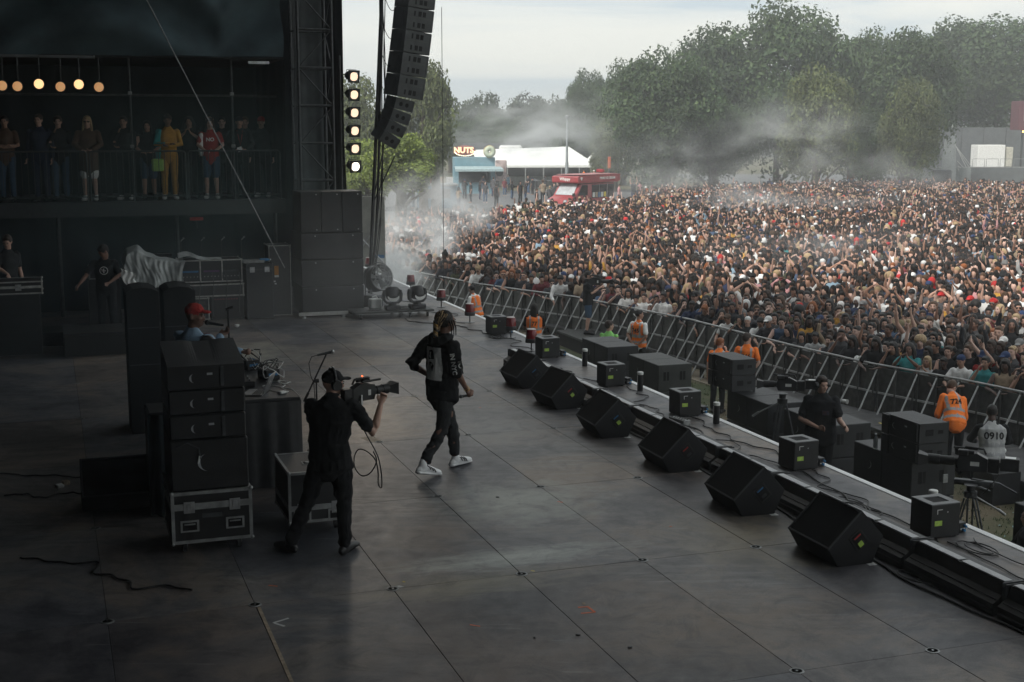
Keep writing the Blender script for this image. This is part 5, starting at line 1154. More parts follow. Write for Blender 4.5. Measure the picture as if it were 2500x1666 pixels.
# prints
def panel_mesh(w, h, nx, nz, cx, cz, y):
    b = MB(); 
    for i in range(nx+1):
        for k in range(nz+1): b.v.append((cx-w/2+w*i/nx, y, cz-h/2+h*k/nz))
    for i in range(nx):
        for k in range(nz): a = i*(nz+1)+k; b.f.append((a, a+nz+1, a+nz+2, a+1)); b.m.append(0)
    return b
me = panel_mesh(.24, .36, 14, 18, .0, 1.22, -1).mesh('back_panel', F['white']); put('back_panel', stick(me, hood.data, (0, 1, 0), .006), perf)
b = MB(); b.add([(-.055, -1, 1.36), (.0, -1, 1.37), (.03, -1, 1.33), (.032, -1, 1.27), (-.05, -1, 1.265), (-.06, -1, 1.31)], [tuple(range(6))]); b.add([(-.05, -1, 1.235), (-.01, -1, 1.24), (.03, -1, 1.20), (.01, -1, 1.13), (-.01, -1, 1.18), (-.045, -1, 1.20)], [tuple(range(6))])
put('dark_print', stick(b.mesh('dark_print', F['black']), hood.data, (0, 1, 0), .010), perf)
for txt, off in (('IN NYC', -.045), ('TO', .03)):
    me = textmesh(txt, .068, 'sleeve_lettering', F['white'], 0, bold=.002); me.transform(Matrix.Translation((0, 0, 1.235)) @ Matrix.Rotation(R(90), 4, 'X') @ Matrix.Rotation(R(-82), 4, 'Z'))
    me.transform(Matrix.Rotation(R(48), 4, 'Z')); me.transform(Matrix.Translation((.245+off*.65, off*.75+.0, 0)) ); d = Vector((-math.sin(R(48)), math.cos(R(48)), 0))
    me.transform(Matrix.Translation(-d*.5)); put('sleeve_lettering', stick(me, hood.data, d, .006), perf)
hp = J['wrR']+Vector((.0, .055, -.06))
t = thing('hand_microphone', 'black microphone held low in the hand of the walking performer', 'microphone', 0, 0, 0); t.parent = None
t.location = perf.matrix_world @ Vector((0, 0, 0)); bpy.context.view_layer.update(); t.matrix_world = perf.matrix_world.copy()
b = MB(); b.cyl((hp.x-.0, hp.y+.03, hp.z-.01), (hp.x-.02, hp.y-.10, hp.z-.01), .012, .016, n=10); b.build('handle', M['black'], t, 60); b = MB(); b.sph((hp.x-.022, hp.y-.12, hp.z-.010), .022, 10, 8); b.build('grille', M['steel'], t, 60)
b = MB(); ring(b, J['wrR']+Vector((0, .005, .0)), .030, .004, 16, (1, 0, 0), (0, .8, .6)); ring(b, J['wrR']+Vector((0, -.012, .02)), .032, .003, 16, (1, 0, 0), (0, .8, .6)); b.build('bracelet', mat('gold', (.7, .45, .15), .3, .9), perf, 70)
for s in 'LR':
    a, tt = J['an'+s], J['to'+s]; b = MB()
    for q in (.30, .5, .66):
        p = a.lerp(tt, q)
        for sx in (-1, 1): b.tube([(p.x+sx*.056, p.y, p.z-.022+.01), (p.x+sx*.048, p.y-.012, p.z+.018), (p.x+sx*.02, p.y-.03, p.z+.035)], .006, 5)
    b.build('shoe_stripes', shoeb, perf, 60)
    b = MB(); fl = Vector((tt.x-a.x, tt.y-a.y, 0)).normalized(); he = a-fl*.075; he.z = a.z-.085 if a.z > .12 else 0.0
    loft(b, [(he+Vector((0, 0, .022)), .046, .022), (a.lerp(tt, .55)*1+Vector((0, 0, (.020 - a.lerp(tt, .55).z) if a.z < .12 else -.045)), .050, .020), (tt+fl*.03+Vector((0, 0, -.015)), .048, .018)]); put('sole', fuse(b, 'sole', shoew, .009, 2), perf)

# cameraman on deck
J = std(pel=(.04, 0, .93), waist=(.035, -.01, 1.07), chest=(.05, -.0, 1.26), sh=(.06, .02, 1.40), neck=(.06, .05, 1.465), head=(.055, .10, 1.585), face=(.85, .6, -.06),
        shL=(-.135, .02, 1.40), elL=(-.18, .27, 1.18), wrL=(.08, .40, 1.34), hdL=(.10, .03, .03), shR=(.255, .02, 1.40), elR=(.43, .08, 1.13), wrR=(.47, .22, 1.38), hdR=(.02, .05, .075),
        hipL=(-.05, 0, .90), knL=(-.19, .03, .50), anL=(-.35, -.03, .09), toL=(-.50, .08, .035), hipR=(.13, 0, .90), knR=(.155, .03, .50), anR=(.16, -.02, .09), toR=(.21, .18, .035))
J['thR'] = Vector((-.6, .2, .6)); J['thL'] = Vector((0, 0, 1))
cman = person('person', 'cameraman in black with cap and headphones standing on the deck, back to the photographer', 2.31, 11.85, 0, 0, J, 'light', 'cap', F['black'], F['black'], dict(sleeve='short', loose=1.08, hem=.12), F['black'], dict(slim=1.06, cuff=.98), shoeb, scale=1.0, curl=(.9, 1.2), wrk=.020, vox=.010, g=1.0, w=1.02)
cman.rotation_euler = (0, 0, AL-R(26))
hd = J['head']; f = Vector(J['face']).normalized(); s = f.cross(Vector((0, 0, 1))).normalized()
b = MB()
for q in (-1, 1): p = hd+s*q*.088; b.cyl(p-s*q*.01, p+s*q*.035, .052, .045, n=16)
b.tube([hd+s*(.098*math.cos(a))+Vector((0, 0, .015+.135*math.sin(a)))-f*.01 for a in [PI*i/16 for i in range(17)]], .014, 8); b.build('headphones', M['black'], cman, 50)
b = MB(); p = hd+Vector((0, 0, .155))-f*.012; b.M = Matrix.Translation(p) @ Matrix.Rotation(.8, 4, 'Z'); b.box(-.02, .02, -.015, .015, -.002, .004); b.build('headphone_label', M['white'], cman)

def broadcast_camera(root, scale=1.0, adaptor=False, bigl=False):
    """shoulder camera: lens towards +y, body centred on the origin"""
    b = MB(); b.prism([(-.17, -.10), (.14, -.10), (.17, -.02), (.15, .09), (-.05, .12), (-.17, .06)], -.055, .055, 'x'); o = b.build('camera_body', M['blackm'], root)
    b = MB(); b.tube([(0, -.15, .11), (0, -.12, .17), (0, .08, .18), (0, .12, .12)], .014, 8); b.build('carry_handle', M['black'], root, 60)
    b = MB(); b.box(-.05, .05, -.30, -.175, -.10, .07, .01); b.build('battery', M['black'], root)
    L0 = .34 if bigl else .22
    b = MB(); b.tube([(0, .16, .0), (0, .20, 0), (0, .201, 0), (0, .16+L0*.6, 0), (0, .161+L0*.6, 0), (0, .16+L0, 0)], [.045, .045, .055, .055, .062, .064], 20); b.build('lens', M['black'], root, 50)
    b = MB(); y0 = .16+L0
    hw, hh_, w2, h2 = .055, .045, .095, .075
    vs = [(-hw, y0, -hh_), (hw, y0, -hh_), (hw, y0, hh_), (-hw, y0, hh_), (-w2, y0+.11, -h2), (w2, y0+.11, -h2), (w2, y0+.11, h2), (-w2, y0+.11, h2)]
    b.add(vs, [(0, 1, 5, 4), (1, 2, 6, 5), (2, 3, 7, 6), (3, 0, 4, 7)]); b.add([(x*.94, y-.001, z*.94) for x, y, z in vs], [(0, 1, 5, 4), (1, 2, 6, 5), (2, 3, 7, 6), (3, 0, 4, 7)]); b.build('lens_hood', M['black'], root)
    b = MB(); b.cyl((0, y0-.005, 0), (0, y0+.003, 0), .05, n=16); b.build('front_glass', M['glassd'], root)
    b = MB(); b.box(-.14, -.055, .04, .16, .10, .17, .012); b.tube([(-.10, -.02, .14), (-.10, .05, .14)], .03, 12); b.build('viewfinder', M['black'], root)
    b = MB(); b.cyl((.075, -.05, .145), (.075, .22, .15), .014, n=10); b.build('top_microphone', M['black'], root, 60)
    b = MB(); b.box(-.057, -.0555, -.08, .02, -.03, .02); b.box(.0555, .057, .05, .09, -.04, .03); b.build('label_plate', M['whitetape'], root)
    if adaptor:
        b = MB(); b.box(-.07, .07, -.52, -.31, -.06, .09, .008); b.build('adaptor_box', M['black'], root)
        b = MB(); b.box(-.05, .05, -.48, -.36, .0905, .093); b.box(.0705, .072, -.50, -.47, -.02, .03); b.box(.0705, .072, -.38, -.35, -.02, .03); b.build('tape_label', M['white'], root)
t = thing('broadcast_camera', 'black shoulder camera with yellow coiled cable joint held by the cameraman on deck', 'video camera', 0, 0, 0)
bpy.context.view_layer.update()
cp = cman.matrix_world @ Vector((.30, .22, 1.49)); t.location = cp; t.rotation_euler = (0, 0, -R(50)); t.scale = (.74,)*3; broadcast_camera(t)
b = MB(); b.sph((-.06, .04, .19), .010, 8, 6); b.build('tally_light', mat('tally', (.9, .1, .02), .4, emit=(1, .12, .02), estr=2.5), t)
b = MB(); b.tube([(.06, -.06, -.02), (.075, -.07, -.12), (.08, -.07, -.20)], .018, 10); b.build('connector', M['alu'], t, 60)
b = MB(); b.tube([(.08, -.07, -.20-.0045*i) for i in range(27)], [.022+.009*(.5+.5*math.cos(i*2*PI/6.5)) for i in range(27)], 14); b.build('yellow_boot', mat('yellow_rubber', (.62, .46, .02), .5), t, 60)
b = MB(); b.tube(cr([(.08, -.07, -.32), (.085, -.075, -.40), (.14, -.02, -.56), (.22, .06, -.78), (.24, .10, -1.0), (.22, .12, -1.18), (.19, .12, -1.22), (.17, .10, -1.16), (.20, .08, -1.0), (.20, .04, -.84), (.10, -.02, -.74), (-.04, -.05, -.74), (-.14, -.05, -.86), (-.14, -.04, -1.0), (-.02, -.02, -1.08), (.12, .02, -1.02), (.20, .06, -.86), (.16, .04, -.74)], 6), .0085, 8); b.build('camera_cable', M['cable'], t, 70)

# the performer in the red cap behind the side fill stack
J = std(face=(.95, .35, -.05), head=(.02, .02, 1.645), hdR=(.03, .08, .02), shR=(.19, 0, 1.42), elR=(.27, .20, 1.18), wrR=(.10, .27, 1.42), shL=(-.19, 0, 1.42), elL=(-.10, .32, 1.24), wrL=(.16, .52, 1.22), hdL=(.09, .03, -.02))
J['thR'] = Vector((-1, 0, .2)); J['thL'] = Vector((.2, 1, 0))
t = person('person', 'performer in red cap and pale shirt singing into a microphone behind the side fill stack', 1.48, 15.2, 0, R(-50), J, 'brown', None, None, F['paleblue'], dict(sleeve='long', loose=1.08), F['navy'], {}, shoeb, scale=1.11, vox=.011, wrk=.012, curl=(1.5, .8))
b = MB(); hair_geo(b, J, 'cap'); put('cap', fuse(b, 'cap', F['red'], .010, 2, .008, 50), t)
hd = J['head']; fz = J['face'].normalized() if hasattr(J['face'], 'normalized') else J['face']
b = MB(); b.tube([hd+fz*.11+Vector((0, 0, -.06)), hd+fz*.30+Vector((.0, 0, -.075))], [.018, .012], 10); b.sph(hd+fz*.125+Vector((0, 0, -.06)), .026, 10, 8)
q = thing('hand_microphone', 'black microphone held to the mouth of the performer in the red cap', 'microphone'); bpy.context.view_layer.update(); q.matrix_world = t.matrix_world.copy(); b.build('microphone', M['black'], q, 60)
b = MB(); sp_ = Vector((-.6, .0, 0)); b.box(.07, .12, .05, .135, 1.18, 1.46, .01); b.box(-.14, -.09, .03, .115, 1.2, 1.46, .01); b.build('bag_strap', F['maroon'], t)
# hand of a person working the mixer, arm reaching out from behind the stack
J = std(face=(.6, .8, -.4), shL=(-.19, 0, 1.42), elL=(-.2, .25, 1.22), wrL=(.0, .45, 1.14), hdL=(.02, .08, -.03), elR=(.24, .22, 1.2), wrR=(.12, .44, 1.13), hdR=(.0, .08, -.03)); bend(J, R(-14))
t = person('person', 'disc jockey hidden behind the side fill stack with one brown hand reaching to the mixer', 1.42, 14.75, 0, R(-82), J, 'brown', 'short', 'black', F['black'], dict(sleeve='short'), F['black'], {}, shoeb, scale=.94, vox=.012, curl=(.8, .8))

# technician with the towel, man at left
J = std(face=(.7, .7, -.5), elR=(.33, .20, 1.22), wrR=(.42, .42, 1.14), hdR=(.04, .07, -.04), elL=(-.27, .1, 1.2), wrL=(-.1, .32, 1.12), hdL=(.06, .05, 0)); bend(J, R(-12))
t = person('person', 'technician in black shirt with round white emblem reaching towards the plastic sheet', .98, 26.3, 0, R(170), J, 'brown', 'short', 'black', F['black'], dict(sleeve='short', loose=1.08), F['black'], {}, shoeb, vox=.014)
top = child(t, 'shirt'); b = MB(); ring(b, (.0, -1, 1.27), .072, .006, 20); b.box(-.04, .04, -1.001, -.999, 1.262, 1.275); b.box(-.01, .01, -1.001, -.999, 1.22, 1.31); b.box(-.045, -.02, -1.001, -.999, 1.29, 1.30)
em = b.mesh('emblem', F['white'])
em.transform(Matrix.Rotation(PI, 4, 'Z')); put('emblem', stick(em, top.data, (0, -1, 0), .008), t)
q = thing('towel', 'white towel hanging from the hand of the technician beside the plastic sheet', 'towel', 1.35, 26.1, 1.02, 0)
b = MB(); nx = 12
for i in range(nx+1):
    for k in range(9): b.v.append((-.10+.26*i/nx+.02*math.sin(k), .03*math.sin(i*1.4+k*.4), .28-.30*k/8*(.5+.5*math.sin(PI*(i+2)/(nx+3)))-.10*i/nx))
for i in range(nx):
    for k in range(8): a = i*9+k; b.f.append((a, a+9, a+10, a+1)); b.m.append(0)
b.build('cloth', F['white'], q, 80)
J = std(face=(.6, .6, -.3), elR=(.26, .12, 1.2), wrR=(.2, .36, 1.1), hdR=(.02, .07, -.05))
t = person('person', 'man in dark grey shirt working behind the long case at the left edge', -.72, 25.6, .25, R(-150), J, 'light', 'short', 'dark brown', F['charcoal'], dict(sleeve='short'), F['black'], {}, shoeb, vox=.016)
b = MB(); b.box(-1.6, .2, 25.3, 26.2, 0, .25, .01); o = b.build('low_step', M['black']); o.rotation_euler = (0, 0, AL); tag(o, 'black low step under the man at the left edge', 'step')

# ---------------------------------------------------------------- guests on the balcony
def guest(u, v, rz, lab, skin, hair, hc, top, topkw, bot, botkw, shoes=shoeb, h=1.0, JJ=None, sh=False):
    return person('person', lab, u, v, 2.405, R(rz), JJ or std(), skin, hair, hc, F[top] if top else None, topkw, F[bot] if bot else None, botkw, shoes, 'guests on the balcony', vox=.016, scale=h, shades=sh, wrk=.008)
lean = lambda: std(elR=(.27, .10, 1.18), wrR=(.10, .30, 1.06), hdR=(-.06, .05, 0), elL=(-.27, .10, 1.18), wrL=(-.10, .30, 1.06), hdL=(.06, .05, 0))
crossed = lambda: std(elR=(.26, .06, 1.16), wrR=(-.02, .22, 1.16), hdR=(-.08, 0, .02), elL=(-.26, .06, 1.16), wrL=(.02, .20, 1.12), hdL=(.08, 0, .02))
chin = lambda: std(elR=(.20, .20, 1.16), wrR=(.08, .18, 1.42), hdR=(-.03, -.01, .08), elL=(-.24, .12, 1.14), wrL=(.06, .24, 1.12), hdL=(.07, .02, 0))
clap = lambda: std(elR=(.27, .12, 1.26), wrR=(.06, .34, 1.42), hdR=(-.03, .03, .07), elL=(-.27, .12, 1.26), wrL=(-.06, .34, 1.42), hdL=(.03, .03, .07))
FR = 172
guest(-.75, 29.75, FR, 'dim balcony guest cut by the left edge of the photo, orange glow on the shirt', 'tan', 'short', 'black', 'brown', {}, 'denim', {}, JJ=crossed())
guest(-.08, 29.7, FR-10, 'balcony guest in dark jacket over a denim blue shirt, second from the left', 'light', 'short', 'dark brown', 'navy', dict(sleeve='long'), 'navy', {}, h=1.02)
guest(.30, 29.75, FR+6, 'balcony guest in black with a hand raised to the chin', 'light', 'pony', 'dark brown', 'black', dict(sleeve='long'), 'denim', {}, JJ=chin())
bl = guest(.88, 29.65, FR, 'balcony guest with long blonde hair and sunglasses in a long brown coat and white skirt', 'light', 'long', 'blonde', 'brown', dict(sleeve='long', hem=.30, loose=1.12), 'white', dict(short=True), shoes=shoew, JJ=lean(), sh=True)
guest(1.62, 29.8, FR-6, 'balcony guest in black with a hand at the face, behind the left pole', 'tan', 'short', 'black', 'black', dict(sleeve='long'), 'black', {}, shoes=shoew, JJ=chin())
guest(2.10, 29.75, FR, 'shorter balcony guest in dark top and denim shorts holding a phone', 'tan', 'long', 'black', 'black', dict(sleeve='none'), 'denim', dict(short=True), h=.95, JJ=lean())
yel = guest(2.52, 29.65, FR+5, 'balcony guest in mustard yellow top and trousers with a teal cardigan', 'brown', 'turban', 'black', 'yellow', dict(sleeve='long'), 'yellow', {}, shoes=shoew, JJ=crossed(), h=1.02)
b = MB(); JX = crossed(); loft(b, [((.17, .0, 1.42), .062, .09), ((.20, -.01, 1.2), .062, .10), ((.20, -.02, .95), .07, .10), ((.19, -.02, .72), .06, .08)]); loft(b, [(JX['shR'], .068, .068), (JX['elR'], .06, .06), (JX['elR'].lerp(JX['wrR'], .7), .05, .05)]); put('cardigan', fuse(b, 'cardigan', F['teal'], .016, 3, .008), yel)
b = MB(); b.box(.12, .36, .25, .29, .60, .86, .02); b.build('lime_folder', mat('lime_folder', (.30, .52, .10), .6), yel)
q = child(yel, 'lime_folder'); bpy.context.view_layer.update(); mw = q.matrix_world.copy(); q.parent = None; q.matrix_world = mw; q.name = 'folder'; tag(q, 'bright lime folder held against the balcony rail by the guest in yellow', 'folder')
guest(3.0, 29.95, FR-4, 'balcony guest in black clapping with bare forearms raised', 'tan', 'curly', 'black', 'black', dict(sleeve='short'), 'black', {}, JJ=clap())
redp = guest(3.40, 29.6, FR, 'balcony guest in red top lettered NO and denim shorts, hands on the rail', 'light', 'long', 'dark brown', 'red', dict(sleeve='short'), 'denim', dict(short=True), shoes=shoew, JJ=lean(), h=.98)
for txt, z in (('NO', 1.30),):
    me = textmesh(txt, .11, 'shirt_lettering', F['white'], 0, bold=.004); me.transform(Matrix.Rotation(PI, 4, 'Z') @ Matrix.Translation((0, -1, z)) @ Matrix.Rotation(R(90), 4, 'X')); put('shirt_lettering', stick(me, child(redp, 'shirt').data, (0, -1, 0), .006), redp)
b = MB(); loft(b, [((.19, .01, 1.40), .062, .085), ((.21, .02, 1.15), .06, .08), ((.20, .02, .98), .05, .06)]); put('white_sleeve', fuse(b, 'white_sleeve', F['white'], .016, 3), redp)
guest(3.72, 30.1, FR, 'dim balcony guest between the guest in red and the man with a lanyard', 'light', 'short', 'black', 'black', {}, 'black', {})
lan = guest(4.03, 29.6, FR+4, 'man in black with a red lanyard leaning on the balcony rail with papers', 'light', 'cap', F['black'], 'black', dict(sleeve='long'), 'black', {}, JJ=lean())
b = MB(); b.tube([(-.06, .06, 1.47), (-.03, .15, 1.3), (0, .16, 1.15), (.03, .15, 1.3), (.06, .06, 1.47)], .006, 6); b.build('lanyard', F['red'], lan, 60)
b = MB(); b.M = Matrix.Rotation(.3, 4, 'Y'); b.box(-.34, -.24, .36, .37, .98, 1.08); b.build('paper', F['white'], lan)
q = child(lan, 'paper'); bpy.context.view_layer.update(); mw = q.matrix_world.copy(); q.parent = None; q.matrix_world = mw; tag(q, 'white card in the hand of the man with the lanyard on the balcony', 'card')
guest(4.25, 30.3, FR, 'dim balcony guest behind the man with the lanyard', 'light', 'short', 'brown', 'black', {}, 'black', {})
guest(4.55, 29.9, FR-8, 'dim balcony guest with a red cap nearest the lattice tower, pale shoes', 'light', 'cap', F['red'], 'charcoal', dict(sleeve='long'), 'black', {}, shoes=shoew)
guest(3.55, 30.9, FR, 'dim balcony guest at the very back, just above the guest in red', 'tan', 'short', 'black', 'black', {}, 'black', {}, h=1.04)
# ---------------------------------------------------------------- photographers' pit
def sub(u, v, z, lab, top=False, mt='subpaint', cres=True):
    t = thing('subwoofer', lab, 'subwoofer', u, v, z, 0, 'subwoofer cabinets in the pit'); m = M[mt]
    b = MB(); b.box(0, .72, 0, .695, .006, .526, .010); b.build('cabinet', m, t)
    for (x, zz) in ((.17, .30), (.52, .30)):
        b = MB(); b.box(x-.06, x+.06, -.004, -.0006, zz-.085, zz+.085, 0, 0); b.box(x-.008, x+.008, -.010, -.0041, zz-.085, zz+.085, 0, 1); b.build('handle_recess', [M['hole'], m], t)
    if cres:
        b = MB(); pts = []; n = 12
        for i in range(n): a = -PI*.45+PI*.8*i/n; a2 = -PI*.45+PI*.8*(i+1)/n; w1 = .012*math.sin(PI*i/n); w2 = .012*math.sin(PI*(i+1)/n); b.add([(-.003, .34-.10*math.cos(a), .27+.07*math.sin(a)), (-.003, .34-(.10-w1)*math.cos(a), .27+(.07-w1)*math.sin(a)), (-.003, .34-(.10-w2)*math.cos(a2), .27+(.07-w2)*math.sin(a2)), (-.003, .34-.10*math.cos(a2), .27+.07*math.sin(a2))], [(0, 1, 2, 3)])
        b.build('crescent_mark', M['cres'], t)
    return t
stacks = [(10.92, 25.32, 'left black', 'subpaint'), (11.0, 23.0, 'pale grey', 'subpaint2'), (11.12, 19.05, 'line speaker carrying middle', 'subpaint'), (11.22, 17.3, 'stack behind the tripod cameraman, right', 'subpaint'), (11.0, 14.95, 'big right hand', 'subpaint'), (11.0, 11.5, 'rightmost', 'subpaint')]
rown = ['bottom row', 'middle row', 'top row']
for si, (u, v, nm_, mt) in enumerate(stacks):
    for k in range(3):
        for j in range(2):
            sub(u, v+j*.70, GZ+k*.532, f'{"near" if j == 0 else "far"} {"pale grey" if mt == "subpaint2" else "black"} subwoofer, {rown[k]} of the ' + ['left stack beside the pit cameraman\'s platform', 'pale stack in the middle of the pit', 'stack strapped under the middle line speakers', 'stack behind the tripod cameraman', 'stack under the right hand line speakers', 'stack at the right edge of the photo'][si], mt=mt, cres=(k == 2 and j == 1) or (k == 1 and j == 0))
M['sub_top'] = M['subpaint']
def small_array(u, v, z, lab, k, grp):
    t = thing('line_speaker', lab, 'speaker', u, v, z, 0, grp)
    b = MB(); b.prism([(0, 0), (.46, 0), (.46, .27), (0, .275)], 0, .80, 'y'); me = b.mesh('cabinet', M['subpaint']); put('cabinet', me, t)
    b = MB(); b.box(-.035, -.003, .66, .82, .0, .27, .004); b.box(-.03, -.003, .02, .05, .02, .26); b.build('rigging_frame', M['black'], t)
    b = MB(); b.box(.10, .22, -.004, -.0006, .10, .19); b.box(.30, .38, -.004, -.0006, .12, .17); b.build('handle_recess', M['hole'], t)
    b = MB(); n = 12
    for i in range(n): a = -PI*.45+PI*.8*i/n; a2 = -PI*.45+PI*.8*(i+1)/n; w1 = .010*math.sin(PI*i/n); w2 = .010*math.sin(PI*(i+1)/n); b.add([(-.0025, .52+.09*math.cos(a), .14+.05*math.sin(a)), (-.0025, .52+(.09-w1)*math.cos(a), .14+(.05-w1)*math.sin(a)), (-.0025, .52+(.09-w2)*math.cos(a2), .14+(.05-w2)*math.sin(a2)), (-.0025, .52+.09*math.cos(a2), .14+.05*math.sin(a2))], [(0, 1, 2, 3)])
    b.box(-.0028, -.0005, .28, .33, .17, .19); b.build('crescent_mark', M['cres'], t)
TOPZ = GZ+3*.532
for k in range(2):
    small_array(11.0, 20.07-.0, TOPZ+.02+k*.285, f'{"lower" if k == 0 else "upper"} of two slim line speakers on the middle subwoofer stack', k, 'slim line speakers in the pit')
    small_array(10.95, 14.75, TOPZ+.02+k*.285, f'{"lower" if k == 0 else "upper"} of two slim line speakers on the right subwoofer stack', k, 'slim line speakers in the pit')
for u, v, lab in ((11.22, 20.1, 'black ratchet strap over the middle line speakers'), (11.2, 14.8, 'black ratchet strap beside the right line speakers')):
    t = thing('ratchet_strap', lab, 'strap', u, v, TOPZ, 0); b = MB(); b.box(.20, .25, -.012, -.008, -.45, .58); b.build('webbing', M['cable'], t); b = MB(); b.box(.185, .265, -.03, -.0125, -.28, -.16, .004); b.build('buckle', M['aludull'], t)
t = thing('water_bottle', 'clear plastic bottle on the right subwoofer stack beside the line speakers', 'bottle', 11.08, 15.62-.9, TOPZ+.003, 0)
t.location = W(10.99+.0, 15.55+.25, TOPZ); bb = MB(); bb.lathe([(.03, 0), (.034, .01), (.034, .13), (.014, .19), (.014, .205)], 14); bb.build('body', mat('clear_plastic', (.35, .38, .38), .15, trans=.6), t, 40); bb = MB(); bb.lathe([(.016, .2055), (.016, .225)], 10); bb.build('cap', M['white'], t)
for i, (u, v, w_, d_, h_, lab) in enumerate([(9.5, 15.5, 1.4, 2.2, .75, 'black riser in the pit under the tripod cameraman'), (13.6, 33.3, 1.4, 1.9, .42, 'low platform in the pit under the standing cameraman in shorts')]):
    t = thing('camera_platform', lab, 'platform', u, v, GZ, 0); b = MB(); b.box(0, w_, 0, d_, h_-.06, h_, .006); b.build('deck', M['subpaint2'], t); b = MB(); b.box(.04, w_-.04, .04, d_-.04, .0, h_-.062); b.build('skirt', M['black'] if i == 0 else M['joint'], t)
t = thing('grille_pallet', 'pale slatted pallet lying on the grass left of the subwoofers', 'pallet', 11.3, 28.2, GZ, R(10))
for k in range(6): b = MB(); b.box(0, 1.2, k*.16, k*.16+.1, .08, .11, .004); b.build('slat', M['paleedge'], t)
for k in range(3): b = MB(); b.box(.05+k*.5, .13+k*.5, 0, .9, 0, .079); b.build('bearer', M['paleedge'], t)

# walkway in front of the barrier
BP = [(17.9, 12.5), (17.5, 16.0), (17.15, 19.2), (16.8, 21.26), (16.14, 23.57), (15.85, 25.9), (15.51, 30.8), (14.49, 36.0), (13.46, 38.4), (12.75, 40.4), (11.81, 44.6), (11.05, 46.6), (10.0, 49)]
BV = [Vector(p) for p in BP]; seg = [(BV[i+1]-BV[i]).length for i in range(len(BV)-1)]; TL = sum(seg)
def along(s):
    for i, l_ in enumerate(seg):
        if s <= l_ or i == len(seg)-1:
            t = s/l_; p = BV[i].lerp(BV[i+1], t); return p
        s -= l_
def tang(s): return (along(min(TL-.01, s+.6))-along(max(0.01, s-.6))).normalized()
walk = thing('pit_walkway', 'dark boarded walkway along the foot of the crowd barrier', 'walkway'); tag(walk, kind='structure')
M['board'] = mat('walkway_board', (.055, .055, .056), .75, scale=4, var=.25, objrand=.2, bump=.2, bscale=80); M['tread'] = mat('tan_tread_plate', (.20, .155, .10), .7, scale=25, var=.35, col2=(.30, .27, .21))
s = 1.0
while s < 27.6:
    p0, p1 = along(s), along(s+1.19); b = MB(); i0, i1 = 15.0 if p0.y < 33.5 else 14.2, 15.0 if p1.y < 33.5 else 14.2
    vs = [(i0, p0.y, GZ+.30), (p0.x-.45, p0.y, GZ+.30), (p1.x-.45, p1.y-.006, GZ+.30), (i1, p1.y-.006, GZ+.30)]; vs = vs + [(x, y, GZ+.349) for x, y, z in vs]
    b.add(vs, [(0, 1, 2, 3), (4, 5, 6, 7), (0, 1, 5, 4), (1, 2, 6, 5), (2, 3, 7, 6), (3, 0, 4, 7)]); o = b.build('board', M['board'], walk)
    b = MB(); b.box(i0+.05, i0+.12, p0.y+.1, p0.y+.2, GZ, GZ+.299); b.build('support', M['joint'], walk)
    s += 1.2
walk.location = (0, 0, 0); walk.rotation_euler = (0, 0, AL)
b = MB()
for k in range(9): b.box(15.35+.10*k, 15.39+.10*k, 21.9-.03*k, 22.0-.03*k, GZ+.3495, GZ+.351)
b.build('yellow_dashes', M['yellowtape'], walk)

# barrier sections
M['barr'] = mat('barrier_steel', (.09, .093, .09), .5, .5, scale=7, var=.3, objrand=.18); M['brace'] = mat('barrier_brace', (.40, .41, .41), .5, .2, scale=7, var=.2)
def bar_meshes():
    d = {}
    b = MB(); b.box(-.485, .485, -.012, .012, .06, 1.12, .004); d['front_plate'] = b.mesh('front_plate', M['barr'])
    b = MB(); b.cyl((-.50, 0, 1.17), (.50, 0, 1.17), .022, n=10); d['top_rail'] = b.mesh('top_rail', M['brace'], 60)
    b = MB(); b.box(-.49, .49, -.045, -.0125, .60, .64, .004); d['mid_rail'] = b.mesh('mid_rail', M['brace'])
    b = MB(); b.box(-.020, .020, -.05, -.0125, .0, 1.15, .004); d['post'] = b.mesh('post', M['barr'])
    b = MB(); b.cyl((0, -.05, 1.12), (0, -.78, .03), .018, n=8); d['brace'] = b.mesh('brace', M['brace'], 60)
    b = MB(); b.box(-.485, .485, -.86, -.02, .004, .022); d['tread_plate'] = b.mesh('tread_plate', M['tread'])
    return d
bmz = bar_meshes(); nb = int(TL/1.0); ROOTB = None
